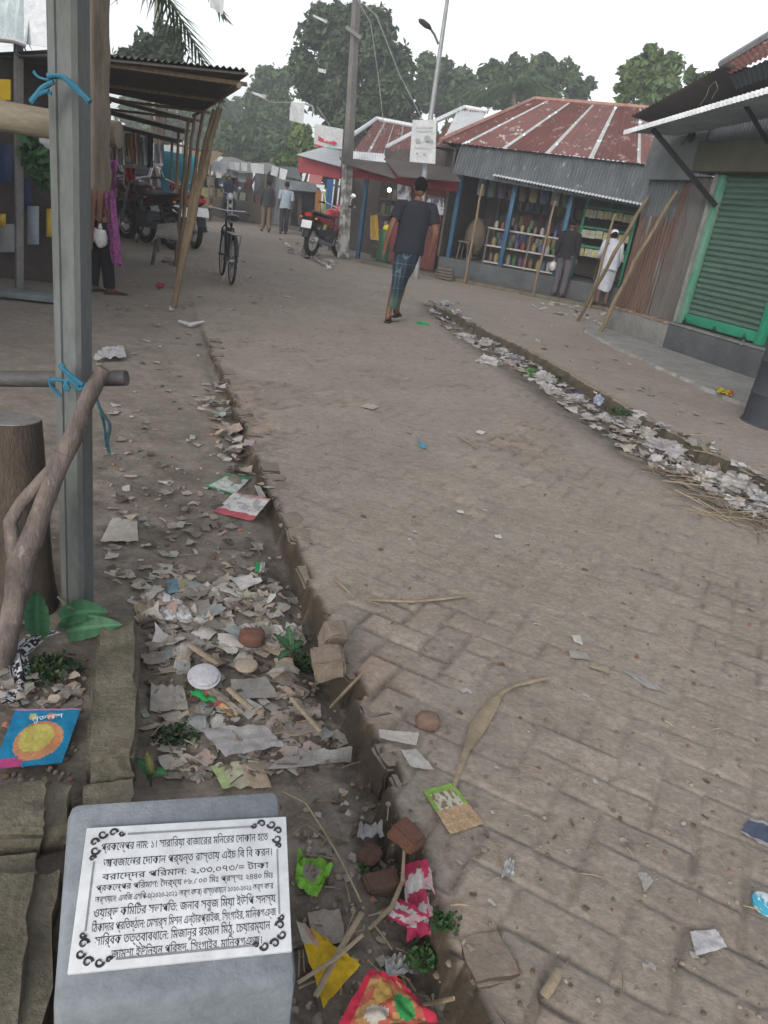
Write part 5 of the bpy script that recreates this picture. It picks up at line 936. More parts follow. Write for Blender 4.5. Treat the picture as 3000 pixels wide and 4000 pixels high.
person(p, math.radians(-70), 'rider in dark blue jacket seated on the oncoming white fronted motorbike', 1.7, shirt=(.02, .03, .06), sleeve=1.5, lcol=(.03, .035, .06), pose=dict(pelvis=(0, -.05, .90), waist=(0, -.03, 1.03), chest=(0, .04, 1.23), neck=(0, .07, 1.40), headb=(0, .09, 1.47), shL=(-.19, .05, 1.34), shR=(.19, .05, 1.34), elL=(-.30, .28, 1.12), elR=(.30, .28, 1.12), wrL=(-.31, .52, 1.07), wrR=(.31, .52, 1.07), hipL=(-.10, 0, .86), hipR=(.10, 0, .86), knL=(-.2, .40, .72), knR=(.2, .40, .72), anL=(-.2, .26, .34), anR=(.2, .26, .34), toL=(-.2, .42, .29), toR=(.2, .42, .29)), shirt_hem=.9)
# bicycle
ra, fa_ = on_ground(903, 1112), on_ground(862, 1072); hd = head_to(ra, fa_); d_ = np.array([math.cos(hd), math.sin(hd), 0])
bc = thing('bicycle', ra + d_ * .52, 'old black bicycle parked on its stand in the middle of the street', 'bicycle', rz=hd - math.pi / 2)
wheel(bc, -.52, .34, .02, 24, .03); wheel(bc, .56, .34, .02, 24, .03)
def bp(nm, m_, fn): b = MB(); fn(b); return b.build(nm, m_, bc, local=True)
bp('frame', M['black'], lambda b: [b.tube(q_, .016, 8) for q_ in ([(0, -.08, .30), (0, -.22, .86)], [(0, .42, .86), (0, -.08, .30)], [(0, .40, .92), (0, -.2, .80)], [(-.04, -.08, .30), (-.05, -.52, .34)], [(.04, -.08, .30), (.05, -.52, .34)], [(-.03, -.2, .78), (-.05, -.52, .34)], [(.03, -.2, .78), (.05, -.52, .34)])])
bp('fork', M['black'], lambda b: [b.tube([(s_ * .05, .56, .34), (s_ * .045, .45, .74), (0, .41, .80), (0, .38, .98)], .013, 8) for s_ in (-1, 1)])
bp('handlebar', M['steel'], lambda b: b.tube([(-.30, .16, .99), (-.28, .34, 1.02), (0, .38, 1.0), (.28, .34, 1.02), (.30, .16, .99)], .012, 8))
for s_ in (-1, 1): bp('grip', M['black'], lambda b: b.tube([(s_ * .30, .12, .985), (s_ * .297, .24, 1.0)], .017, 8))
bp('saddle', M['black'], lambda b: b.tube([(0, -.36, .93), (0, -.26, .94), (0, -.12, .93), (0, .0, .925)], [.10, .11, .05, .025], 12, flatten=.4))
bp('carrier', M['steel'], lambda b: ([b.tube([(s_ * .07, -.28, .73), (s_ * .07, -.80, .73)], .008, 6) for s_ in (-1, -.33, .33, 1)], [b.tube([(-.07, y, .73), (.07, y, .73)], .008, 6) for y in (-.3, -.55, -.8)], [b.tube([(s_ * .07, -.75, .73), (s_ * .06, -.52, .34)], .007, 6) for s_ in (-1, 1)]))
bp('mudguard', M['black'], lambda b: b.tube([(0, -.52 - .375 * math.sin(a), .34 + .375 * math.cos(a)) for a in (-.7, -.3, .1, .5, .9, 1.3)], .03, 8, flatten=.3))
bp('mudguard', M['black'], lambda b: b.tube([(0, .56 - .375 * math.sin(a), .34 + .375 * math.cos(a)) for a in (-.6, -.2, .2, .6, 1.0)], .03, 8, flatten=.3))
bp('chain_guard', M['black'], lambda b: b.slab([(.06, -.5, .30), (.06, .02, .22), (.06, .06, .36), (.06, -.5, .40)], .02, (1, 0, 0)))
for s_ in (-1, 1): bp('pedal', M['rubber'], lambda b: (b.tube([(s_ * .07, -.08, .30), (s_ * .08, -.08 + s_ * .12, .30 - s_ * .10)], .009, 6), b.box((s_ * .13, -.08 + s_ * .12, .30 - s_ * .10), (.09, .06, .02))))
bp('stand', M['steel'], lambda b: [b.tube([(s_ * .06, -.52, .33), (s_ * .15, -.60, .004)], .009, 6) for s_ in (-1, 1)])
a = on_ground(590, 945); motorcycle(a + [-.2, .2, 0], 2.5, 'silver grey motorbike squeezed between the dark ones under the left awning', (.16, .16, .17), G_L).scale = (1.2,) * 3
a = on_ground(520, 935); motorcycle(a + [-.2, .2, 0], 2.45, 'black and red motorbike nearest the woman in the purple shawl', (.12, .02, .025), G_L).scale = (1.2,) * 3
# ---------------------------------------------------------------- inscribed marker block in the foreground
def hom(c, w):
    A = []
    for (u, v), (x, y) in zip(((0, 0), (1, 0), (1, 1), (0, 1)), c):
        X, Y = (x - 1500) / F_PX, -(y - 2000) / F_PX; A += [[u, v, 1, 0, 0, 0, -X * u, -X * v, -X], [0, 0, 0, u, v, 1, -Y * u, -Y * v, -Y]]
    h = np.linalg.svd(np.array(A))[2][-1].reshape(3, 3); h = -h if h[2, 2] < 0 else h; h = h / np.linalg.norm(h[:, 0]) * w
    tw = lambda q: RT * q[0] + UP * q[1] + FW * q[2]
    return tw(h[:, 0]), tw(h[:, 1]), CP + tw(h[:, 2])
pa_, pb_, po_ = hom([(263, 3806), (1140, 3716), (1095, 3192), (314, 3237)], .30)
PX_ = V3(pa_).normalized(); PN_ = V3(np.cross(pa_, pb_)).normalized(); PY_ = PN_.cross(PX_); PW, PH = .30, float(np.dot(pb_, np.array(PY_)))
def on_plaque(x, y): return plane_at(x, y, po_ - np.array(PN_) * .006, np.array(PN_))
bk = thing('marker_block', G(650, 3500, -.16) * [1, 1, 0] + [0, 0, -.16], 'grey plastered block with sloping top carrying a white inscribed plaque', 'monument')
c4 = [on_plaque(*p) for p in ((205, 3950), (1162, 3832), (1090, 3080), (268, 3132))]; c4[0] = c4[0]
m = MB(); base = [np.array([p[0], p[1], -.17]) for p in c4]; ctr = np.mean(base, 0); base = [ctr + (b - ctr) * 1.06 for b in base]; base = [np.array([b[0], b[1], -.17]) for b in base]
m.add(c4 + base, [(0, 1, 2, 3), (7, 6, 5, 4), (0, 4, 5, 1), (1, 5, 6, 2), (2, 6, 7, 3), (3, 7, 4, 0)])
m.build('block', mat('smooth_blue_grey_plaster', (.195, .216, .24), (.125, .142, .16), 4, .9, .35, 110, c3=(.065, .073, .083), lo3=.56, hi3=.76, scale3=9), bk, bevel=.014)
O_ = V3(po_)
def pp(u, v, z=.0): return O_ + PX_ * (u * PW) + PY_ * (v * PH) + PN_ * z
m = MB(); m.slab([pp(0, 0, -.010), pp(1, 0, -.010), pp(1, 1, -.010), pp(0, 1, -.010)], .012, PN_); plq = m.build('plaque', mat('white_marble', (.50, .52, .55), (.46, .475, .50), 3, .35), bk, bevel=.0012)
ink = flat((.03, .032, .04), .7); m = MB()
rows = [('েকপ্রর নাম', 0)]
LN = [(.845, .036, .08, .90, 'প্রকল্পের নাম: ১। সারারিয়া বাজারের মনিরের দোকান হতে'), (.725, .036, .10, .92, 'আবজালের দোকান পর্যন্ত রাস্তায় এইচ বি বি করন।'), (.630, .028, .10, .90, 'বরাদ্দের পরিমান: ২,৩৩,০৭৩/= টাকা'), (.555, .026, .08, .92, 'প্রকল্পের পরিমাণ: দৈর্ঘ্য ৬৮.৫০০ মিঃ প্রস্থঃ ২৪৪০ মিঃ'), (.475, .026, .08, .92, 'অর্থায়নে: এলজি এসপি-৩(২০২০-২০২১ অর্থ বছর) বাস্তবায়নে ২০২০-২০২১ অর্থ বছর'),
      (.375, .036, .08, .93, 'ওয়ার্ড কমিটির সভাপতি: জনাব সবুজ মিয়া ইউপি সদস্য'), (.28, .034, .08, .93, 'ঠিকাদার প্রতিষ্ঠান: মেসার্স মিশন এন্টারপ্রাইজ, সিংগাইর, মানিকগঞ্জ'), (.19, .036, .10, .90, 'সার্বিক তত্ত্বাবধানে: মিজানুর রহমান মিঠু, চেয়ারম্যান'), (.10, .032, .18, .86, 'জামশা ইউনিয়ন পরিষদ, সিংগাইর, মানিকগঞ্জ।')]
def reorder(s):                                # pre-base vowel signs stand before their consonant cluster
    out = []; 
    for ch in s:
        if ch in 'িেৈ':
            k = len(out) - 1
            while k >= 2 and out[k - 1] == '্': k -= 2
            if k > 0 and out[k] == '়': k -= 1
            out.insert(max(k, 0), ch)
        elif ch in 'োৌ':
            k = len(out) - 1
            while k >= 2 and out[k - 1] == '্': k -= 2
            out.insert(max(k, 0), 'ে'); out.append('া' if ch == 'ো' else 'ৗ')
        else: out.append(ch)
    return ''.join(out)
for v, sz, u0, u1, s in LN: put_text(m, reorder(s), sz * .46, pp((u0 + u1) / 2, v - .03, .0), PX_, PY_, (u1 - u0) * PW, lift=.0025)
m.build('inscription', ink, plq, smooth=False)
m = MB()
def bar(u0, v0, u1, v1): m.slab([pp(u0, v0, .0022), pp(u1, v0, .0022), pp(u1, v1, .0022), pp(u0, v1, .0022)], .0006, PN_)
bar(.2, .925, .82, .94); bar(.2, .055, .82, .07); bar(.05, .26, .058, .74); bar(.942, .26, .95, .74); m.build('border_line', flat((.2, .21, .23), .7), plq, smooth=False)
for cu, cv, su, sv_ in ((.045, .95, 1, -1), (.955, .95, -1, -1), (.045, .05, 1, 1), (.955, .05, -1, 1)):
    m = MB()
    for (ou, ov, r, tw, fl_) in ((.035, .01, .022, 1, 0), (.085, .0, .020, -1, 0), (.125, .012, .013, 1, 0), (.0, .065, .020, -1, 1), (.008, .13, .022, 1, 1), (.0, .185, .014, -1, 1)):
        pts = [pp(cu + su * (ou + r * (1 - .6 * k / 10) * math.cos(k * .62 * tw)), cv + sv_ * (ov + r * 1.5 * (1 - .6 * k / 10) * math.sin(k * .62 * tw)), .003) for k in range(11)]; m.tube(pts, [.0024 * (1 - .06 * k) for k in range(11)], 5, flatten=.4)
    m.build('corner_flourish', ink, plq)
# ---------------------------------------------------------------- mossy kerb, slabs, post, logs, branch, stump
def rough_box(name, m_, parent, s0, s1, n0, n1, z0, z1, seed, k=30, amp=.012):
    b = MB(); bm = bmesh.new(); bmesh.ops.create_cube(bm, size=1.0); bmesh.ops.bevel(bm, geom=list(bm.edges), offset=.09, segments=2, affect='EDGES'); bmesh.ops.subdivide_edges(bm, edges=list(bm.edges), cuts=11, use_grid_fill=True)
    for v in bm.verts:
        p = S(s0 + (s1 - s0) * (v.co.x + .5), n0 + (n1 - n0) * (v.co.y + .5), z0 + (z1 - z0) * (v.co.z + .5)); q_ = V3(p); d = Vector((mnoise.noise(q_ * 9 + Vector((seed, 0, 0))), mnoise.noise(q_ * 9 + Vector((0, seed, 5))), mnoise.noise(q_ * 9 + Vector((3, 1, seed))))) * amp + Vector((mnoise.noise(q_ * 41) * amp * .35, mnoise.noise(q_ * 37) * amp * .35, mnoise.noise(q_ * 30) * amp * .6)); v.co = q_ + d
    me = bpy.data.meshes.new(name); bm.to_mesh(me); bm.free(); me.materials.append(m_); me.shade_smooth(); me.set_sharp_from_angle(angle=math.radians(50)); o = bpy.data.objects.new(name, me); COL.objects.link(o); return o
tag(rough_box('kerb', M['mossy'], None, .30, 1.52, -.12, .015, -.28, .005, 1), kind='structure'); tag(rough_box('kerb', M['mossy'], None, 1.53, 2.30, -.11, .02, -.28, .0, 2), kind='structure')
tag(rough_box('stone_slab', M['mossy'], None, 1.36, 1.53, -.62, -.145, -.2, .0, 3, amp=.02), 'mossy grey slab lying just under the blue noodle packet, left of the kerb', 'slab', 'mossy slabs left of the kerb')
tag(rough_box('stone_slab', M['mossy'], None, .55, 1.34, -.62, -.15, -.22, -.01, 4, amp=.02), 'mossy brown slab at the bottom left corner beside the marker block', 'slab', 'mossy slabs left of the kerb')
pb0 = on_ground(303, 2385); m = MB(); r_ = .099; ang = ROT_S + .12
PT = D(262, -260, pb0[1] + .02)
prof = [(-1, -.72), (-.72, -1), (-.35, -1), (-.28, -.86), (.15, -.86), (.22, -1), (.72, -1), (1, -.72), (1, .72), (.72, 1), (-.72, 1), (-1, .72)]
rows_ = 14; o0 = 0; hw = .043
for i in range(rows_ + 1):
    c = lerp(pb0 - [0, 0, .06], PT, i / rows_)
    for j, (x, y) in enumerate(prof): w = hw * (1 + .015 * mnoise.noise(Vector((j * 3.1, i * .9, 0)))); m.v.append((c[0] + w * (x * math.cos(-.1) - y * math.sin(-.1)), c[1] + w * (x * math.sin(-.1) + y * math.cos(-.1)), c[2]))
n = len(prof)
for i in range(rows_):
    for j in range(n): m._f((i * n + j, i * n + (j + 1) % n, (i + 1) * n + (j + 1) % n, (i + 1) * n + j))
m._f([rows_ * n + j for j in range(n)]); tag(m.build('concrete_post', M['post'], None, angle=25), 'thick grey concrete post with lengthwise grooves rising out of view at the left', 'post')
Yp = pb0[1]
m = MB(); P = [lerp(D(394, 742, Yp + .17), D(387, -200, Yp + .19), i / 12) + np.array([.0022 * math.sin(i * 2.1), 0, 0]) for i in range(13)]; m.tube(P, [.0275 * (1 + .05 * math.sin(i * 1.9)) for i in range(13)], 9); tag(m.build('wooden_pole', mat('pole_timber', (.20, .17, .135), (.105, .088, .07), 5, .9, .5, 50, c3=(.06, .05, .04), lo3=.66, hi3=.74, stretch=(6, 6, .8)), None, angle=25), 'straight weathered timber pole with a sawn lower end hanging behind the concrete post', 'pole')
m = MB(); P = [D(x, y, Yp + .26) for x, y in ((-150, 440), (0, 452), (150, 478), (330, 505), (466, 528))]; m.tube(P, [.046, .045, .043, .041, .038], 14); tag(m.build('log', M['log'], None), 'thick pale log tied crosswise behind the concrete post, high up', 'log')
m = MB(); P = [D(x, y, Yp + .13) for x, y in ((-150, 1478), (60, 1480), (280, 1482), (494, 1476))]; m.tube(P, [.026, .0265, .026, .0255], 14); tag(m.build('pole', M['pole_dark'], None), 'dark smooth horizontal pole lashed behind the concrete post at waist height', 'pole')
fb = MB()
def br(pts, rad):
    P = [D(x, y, Y) for x, y, Y in pts]; L_, R_ = [], []
    for i in range(len(P) - 1):
        for k in range(5):
            u = k / 5; c = lerp(P[i], P[i + 1], u); L_.append(c + np.array([mnoise.noise(V3(c) * 14), 0, mnoise.noise(V3(c) * 14 + Vector((5, 0, 0)))]) * .004); R_.append((rad[i] * (1 - u) + rad[i + 1] * u) * (1 + .10 * mnoise.noise(V3(c) * 25)))
    L_.append(P[-1]); R_.append(rad[-1]); fb.tube(L_, R_, 12)
YB = Yp - .13
br([(408, 1440, YB), (375, 1500, YB - .01), (330, 1590, YB - .02), (290, 1700, YB - .03), (240, 1790, YB - .05)], [.019, .023, .025, .027, .030])
br([(250, 1770, YB - .05), (195, 1900, YB - .07), (160, 2010, YB - .09), (118, 2120, YB - .11), (80, 2200, YB - .13), (62, 2330, YB - .17), (20, 2540, YB - .22), (-40, 2760, YB - .27)], [.028, .029, .029, .034, .040, .034, .031, .028])
br([(235, 1800, YB - .06), (150, 1890, YB - .08), (70, 1985, YB - .10), (38, 2040, YB - .11), (55, 2130, YB - .12), (80, 2210, YB - .13)], [.021, .019, .018, .021, .025, .028])
tag(fb.build('forked_branch', M['branch'], None), 'dry forked branch leaning against the concrete post, tied at the dark pole', 'branch')
s0 = on_ground(62, 2345); s0[2] -= .03; t1 = D(38, 1640, s0[1] + .05)
m = MB(); L_ = [lerp(s0, t1, i / 8) for i in range(9)]; m.tube(L_, [.145, .128, .12, .115, .112, .108, .104, .10, .095], 22); o = tag(m.build('stump', M['bark'], None), 'dark tree stump with flat grey sawn top behind the forked branch', 'stump')
tp = thing_top = MB(); tp.lathe([(.092, .0), (.092, .004)], t1 + [0, 0, .001], 22, (t1 - s0)); tt = tp.build('sawn_top', mat('sawn_grey', (.20, .195, .19), (.12, .115, .11), 9, .9, .3, 40), o); tt.location = (0, 0, 0)
def twine(pts, Y, r=.0035, n_=1, seed=0):
    q_ = random.Random(seed)
    for k in range(n_):
        P = [D(x + q_.uniform(-7, 7) * (k > 0), y + q_.uniform(-9, 9) * (k > 0), Y - .004 * k) for x, y in pts]; L_ = []
        for i in range(len(P) - 1):
            p0, p1, p2, p3 = P[max(i - 1, 0)], P[i], P[i + 1], P[min(i + 2, len(P) - 1)]
            for j in range(5):
                u = j / 5; L_.append(.5 * ((2 * p1) + (-p0 + p2) * u + (2 * p0 - 5 * p1 + 4 * p2 - p3) * u * u + (-p0 + 3 * p1 - 3 * p2 + p3) * u ** 3))
        L_.append(P[-1]); tw_.tube(L_, r, 6)
tw_ = MB(); Yf = Yp - .085
twine([(190, 300), (240, 305), (290, 340), (350, 400)], Yf, .005, 5, 1); twine([(200, 318), (150, 300), (130, 282)], Yf, .003, 2, 2); twine([(205, 320), (165, 350), (120, 395)], Yf, .006, 3, 3); twine([(195, 360), (150, 365), (125, 390)], Yf, .005, 3, 4)
tag(tw_.build('twine', M['twine'], None), 'blue plastic twine wound round the concrete post near the high log', 'twine')
tw_ = MB(); twine([(240, 1425), (270, 1470), (320, 1510)], Yf, .007, 4, 5); twine([(195, 1475), (200, 1505), (240, 1545)], Yf, .004, 2, 6); twine([(265, 1530), (255, 1500), (280, 1490), (315, 1515), (340, 1500)], Yf, .006, 3, 7); twine([(200, 1480), (250, 1490), (335, 1505)], Yf, .004, 3, 8)
tag(tw_.build('twine', M['twine'], None), 'bright blue twine knot lashing the dark horizontal pole to the post', 'twine')
tw_ = MB(); twine([(375, 1560), (400, 1610), (428, 1660), (415, 1740)], Yf + .05, .0035, 3, 9); twine([(380, 1560), (405, 1640), (412, 1720), (425, 1770)], Yf + .05, .003, 2, 10)
tag(tw_.build('twine', flat((.035, .10, .12), .8), None), 'loose dark teal twine ends dangling below the branch tip', 'twine')
# dark oil drum at the right edge
dl_ = on_ground(2888, 1640); R_ = .30; dc_ = dl_ + np.array([.955, .0, 0]) * R_ + np.array([.05, -.02, 0]); dc_[2] = gz(dc_[0], dc_[1]) - .01
dr_ = thing('oil_drum', dc_, 'dark dented oil drum cut off by the right edge of the view', 'drum')
dm = mat('dark_drum', (.055, .06, .075), (.04, .042, .05), 3, .6, .15, 30, .2, c3=(.14, .13, .12), lo3=.62, hi3=.78, scale3=5)
m = MB(); m.lathe([(.31, 0), (.312, .02), (.30, .03), (.298, .28), (.306, .295), (.298, .31), (.298, .58), (.306, .595), (.298, .61), (.298, .88), (.31, .89), (.31, .905), (.29, .90), (.288, .86)], dc_, 40); m.build('body', dm, dr_)
m = MB(); m.torus(dc_ + [0, 0, .015], .308, .012, (0, 0, 1), 40, 6); m.build('bottom_rim', dm, dr_)
# ---------------------------------------------------------------- litter laid by hand
def crumple(mb, P, nu, nv, amp, seed, colfn=None, lift=.006, drape=True):
    A = [np.array(p, float) for p in P]; q_ = seed * 7.31
    def f(u, v):
        return Vector((0, 0, lift + amp * (abs(mnoise.noise(Vector((u * 3.2 + q_, v * 3.2, seed)))) * 1.6 + .6 * abs(mnoise.noise(Vector((u * 7 + q_, v * 7, seed)))))))
    mb.sheet(A[0], A[1], A[2], A[3], nu, nv, f, colfn)
def piece(name, label, quad, colfn, amp=.012, nu=10, nv=8, seed=1, cat='wrapper', group=None, m_=None, lift=.006):
    b = MB(); P = [on_ground(x, y) for x, y in quad]; cf = colfn if callable(colfn) else (lambda u, v: colfn)
    crumple(b, P, nu, nv, amp * (.6 if cat in ('plastic bag', 'foil') else .5), seed, cf, lift); return tag(b.build(name, m_ or M['paper'], None, angle=55), label, cat, group)
def noodle(u, v):
    d = ((u - .52) / .36) ** 2 + ((v - .42) / .34) ** 2; e = ((u - .47) / .25) ** 2 + ((v - .47) / .25) ** 2
    if v > .97: return (.55, .3, .5)
    if e < 1: return (.68, .60, .16)
    if d < 1: return (.70, .33, .16)
    if v > .78 and ((u - .3) / .06) ** 2 + ((v - .86) / .06) ** 2 < 1: return (.65, .6, .2)
    if v > .78 and ((u - .58) / .07) ** 2 + ((v - .86) / .06) ** 2 < 1: return (.7, .3, .22)
    if v < .16 and u < .38: return (.6, .08, .28)
    return (.012, .27, .52)
NP = [(-25, 3040), (243, 3016), (318, 2800), (62, 2804)]; npk = piece('noodle_packet', 'bright blue noodle packet with a yellow noodle picture left of the kerb', NP, noodle, .006, 44, 34, 2, 'packet', lift=.03)
m = MB(); A_, B_, D_ = (V3(on_ground(*NP[i])) for i in (0, 1, 3)); ux = (B_ - A_).normalized(); uy = (D_ - A_).normalized(); nz_ = ux.cross(uy).normalized(); uy = nz_.cross(ux)
put_text(m, reorder('নুডলস'), .03, A_ + (B_ - A_) * .60 + (D_ - A_) * .70 + Vector((0, 0, .042)), (ux + uy * .12), uy, (B_ - A_).length * .5); m.build('lettering', M['white'], npk, smooth=False)
G_P = None
piece('wrapper', 'green edged white packet lying flat above the red and white one', [(800, 1905), (912, 1938), (982, 1872), (892, 1856)], lambda u, v: (.05, .33, .14) if v > .82 or u < .08 or v < .06 else ((.5, .6, .52) if (v * 9 + u * 3) % 2 > 1 else (.68, .70, .70)), .012, 16, 12, 3)
piece('wrapper', 'white packet with a red lower band beside the road edge', [(832, 2005), (985, 2042), (1058, 1955), (915, 1932)], lambda u, v: (.55, .12, .15) if v < .2 else ((.55, .3, .3) if v > .92 else ((.45, .45, .48) if mnoise.noise(Vector((u * 6, v * 6, 2))) > .15 else (.72, .70, .69))), .02, 18, 14, 4)
def lime(u, v): return ((.28, .48, .10) if u < .14 or u > .86 or v > .88 else ((.62, .62, .5) if mnoise.noise(Vector((u * 9, v * 9, 1))) > -.1 else (.3, .22, .16))) if v > .48 else ((.52, .36, .22) if mnoise.noise(Vector((u * 14, v * 14, 1))) > -.15 else (.62, .46, .32))
piece('wrapper', 'lime and tan spice packet under the dry stalk on the road', [(1757, 3268), (1890, 3225), (1765, 3066), (1650, 3097)], lime, .006, 24, 24, 5)
piece('wrapper', 'faded lime and peach packet in the litter just above the block', [(870, 3092), (1060, 3085), (1022, 2972), (822, 3000)], lambda u, v: (.42, .5, .25) if u < .18 else ((.5, .40, .30) if u > .6 else (.5, .48, .36)), .02, 14, 10, 6)
piece('wrapper', 'bright green and orange torn packet propped under the clear lid', [(735, 2712), (905, 2815), (960, 2790), (830, 2690)], lambda u, v: (.03, .42, .12) if u < .5 and v < .45 else ((.5, .08, .12) if u < .62 and v < .5 else ((.55, .35, .15) if v < .4 else (.35, .3, .24))), .03, 18, 10, 7)
piece('wrapper', 'lime green crumpled packet with a grey middle right of the block', [(1150, 3465), (1232, 3530), (1302, 3395), (1160, 3352)], lambda u, v: (.30, .28, .24) if .25 < u < .72 and .35 < v < .8 else (.22, .52, .06), .045, 16, 14, 8)
def pinkp(u, v): return (.5, .04, .12) if v > .86 or v < .12 else ((.52, .06, .14) if mnoise.noise(Vector((u * 4.2, v * 5, 7))) > .12 else ((.58, .42, .48) if u > .65 else (.60, .58, .60)))
piece('wrapper', 'pink and white sweet packet folded over in the ditch at the road edge', [(1578, 3722), (1722, 3682), (1660, 3400), (1566, 3418)], pinkp, .03, 20, 24, 9, lift=.032)
piece('wrapper', 'small folded flap of pink patterned packet left of the larger pink one', [(1497, 3640), (1580, 3672), (1670, 3635), (1545, 3560)], pinkp, .02, 10, 8, 10, lift=.04)
piece('wrapper', 'yellow packet wedged against the right side of the marker block', [(1150, 3640), (1255, 3990), (1402, 3815), (1270, 3720)], lambda u, v: (.68, .46, .02) if u > .3 or v > .5 else ((.55, .35, .28) if v > .25 else (.5, .5, .42)), .03, 20, 16, 11, lift=.035)
def redp(u, v):
    if u < .1 or u > .88 or v > .92: return (.55, .03, .07)
    if ((u - .42) / .16) ** 2 + ((v - .62) / .2) ** 2 < 1: return (.55, .36, .1)
    if ((u - .70) / .12) ** 2 + ((v - .35) / .3) ** 2 < 1: return (.05, .35, .1)
    if ((u - .35) / .14) ** 2 + ((v - .2) / .18) ** 2 < 1: return (.6, .55, .5)
    return (.5, .12, .08) if mnoise.noise(Vector((u * 5, v * 5, 3))) > 0 else (.52, .3, .12)
piece('wrapper', 'red noodle packet with yellow and green picture at the bottom edge', [(1310, 4060), (1700, 4050), (1552, 3882), (1440, 3838)], redp, .03, 26, 22, 12, lift=.04)
piece('cardboard', 'grey beige flattened cup beside the block, upper right corner', [(1222, 3705), (1350, 3690), (1325, 3560), (1200, 3575)], (.33, .30, .26), .02, 10, 10, 13, 'cardboard')
piece('paper', 'white printed paper fold catching the light near the kerb end', [(617, 2440), (757, 2432), (690, 2350), (640, 2338)], lambda u, v: (.5, .5, .52) if mnoise.noise(Vector((u * 12, v * 12, 0))) > .2 else (.78, .78, .82), .012, 14, 10, 14, 'paper', lift=.015)
piece('paper', 'square cream paper sheet right of the concrete post', [(390, 2135), (540, 2132), (535, 2055), (440, 2040)], (.56, .52, .47), .018, 10, 8, 15, 'paper', lift=.02)
piece('plastic_sheet', 'long grey plastic film spread in the litter above the block', [(880, 2975), (1110, 2932), (1030, 2852), (775, 2868)], (.40, .39, .40), .022, 16, 10, 16, 'plastic sheet', lift=.015)
piece('plastic_sheet', 'pinkish paper sheet under the straw bundle at the ditch edge', [(1010, 2905), (1255, 2880), (1250, 2755), (1060, 2790)], (.40, .34, .31), .018, 14, 8, 17, 'paper')
piece('plastic_sheet', 'pale grey paper below the pinkish sheet in the ditch', [(1045, 3015), (1230, 3000), (1240, 2925), (1060, 2945)], (.37, .355, .345), .018, 12, 8, 18, 'paper')
piece('plastic_sheet', 'thin rolled plastic strip at the right end of the pale grey paper', [(1215, 3000), (1370, 2985), (1375, 2925), (1225, 2950)], (.42, .41, .40), .03, 12, 8, 19, 'plastic sheet')
piece('cardboard', 'grey torn cardboard beside the round tan disc', [(905, 2745), (1090, 2740), (1040, 2660), (900, 2670)], (.36, .345, .32), .018, 10, 8, 20, 'cardboard', lift=.012)
piece('cardboard', 'crumpled grey sheet against the kerb below the bare soil', [(585, 2790), (735, 2780), (715, 2690), (590, 2690)], (.38, .355, .33), .03, 12, 10, 21, 'cardboard')
piece('cardboard', 'tan paper bag scrap standing by the kerb end', [(545, 2455), (620, 2450), (600, 2360), (520, 2375)], (.36, .29, .20), .04, 10, 10, 22, 'cardboard')
piece('paper', 'folded white paper strip on the broken road edge bricks', [(1480, 2905), (1622, 2935), (1632, 2885), (1475, 2872)], (.58, .55, .51), .010, 10, 6, 23, 'paper', lift=.02)
piece('paper', 'white paper strip slanting below the folded one by the road edge', [(1600, 3010), (1695, 3022), (1625, 2940), (1565, 2945)], (.56, .54, .51), .008, 8, 6, 24, 'paper', lift=.012)
piece('paper', 'white torn paper square on the road at the lower right', [(2712, 3745), (2835, 3712), (2790, 3642), (2690, 3650)], (.66, .66, .70), .012, 10, 8, 25, 'paper', lift=.008)
piece('paper', 'grey pointed paper scrap on the road left of the white square', [(2515, 3492), (2550, 3450), (2520, 3415), (2488, 3418)], (.45, .44, .42), .008, 6, 6, 26, 'paper')
piece('wrapper', 'dark blue and silver sweet wrapper at the right edge of the road', [(2885, 3260), (3040, 3345), (3060, 3240), (2930, 3205)], lambda u, v: (.10, .13, .2) if .15 < v < .85 else (.45, .45, .48), .015, 12, 8, 27)
lidb = MB(); p = on_ground(2985, 3545); lidb.lathe([(.03, 0), (.032, .012), (.02, .016)], p + [0, 0, .004], 18); tag(lidb.build('cup_lid', mat('blue_white_cup', (.6, .65, .7), (.05, .32, .45), 30, .5, lo=.48, hi=.52), None), 'small blue and white tub lid at the right edge of the road', 'lid')
piece('plastic_bag', 'flattened grey plastic scrap trodden into the road', [(2525, 2690), (2610, 2712), (2530, 2655), (2425, 2618)], (.42, .41, .40), .006, 10, 6, 28, 'plastic bag', lift=.003)
piece('paper', 'small flat grey paper left of the trodden plastic on the road', [(2225, 2575), (2310, 2585), (2290, 2555), (2220, 2545)], (.42, .40, .38), .006, 6, 4, 29, 'paper')
piece('dry_leaf', 'pale dry leaf lying on the road beside the small grey paper', [(2300, 2612), (2385, 2640), (2370, 2610), (2310, 2590)], (.45, .40, .30), .01, 6, 6, 30, 'leaf')
piece('paper', 'tiny white folded triangle on the open road', [(2240, 2512), (2275, 2525), (2265, 2488), (2230, 2488)], (.72, .71, .66), .01, 5, 5, 31, 'paper')
piece('paper', 'oval white leaf-like paper on the road upstream of the blue scrap', [(1410, 1592), (1455, 1605), (1482, 1592), (1435, 1578)], (.60, .52, .46), .01, 6, 5, 32, 'paper')
piece('paper', 'bright white oval paper nearest the litter drain on the road', [(1855, 1692), (1882, 1702), (1900, 1692), (1872, 1682)], (.74, .72, .70), .008, 5, 5, 33, 'paper')
piece('wrapper', 'light blue torn scrap in the middle of the road', [(1640, 1750), (1670, 1758), (1660, 1738), (1628, 1722)], (.12, .38, .55), .012, 6, 5, 34)
piece('paper', 'small white paper chip, lower one in mid road', [(1935, 2105), (1960, 2108), (1955, 2092), (1930, 2094)], (.72, .71, .69), .006, 4, 4, 35, 'paper')
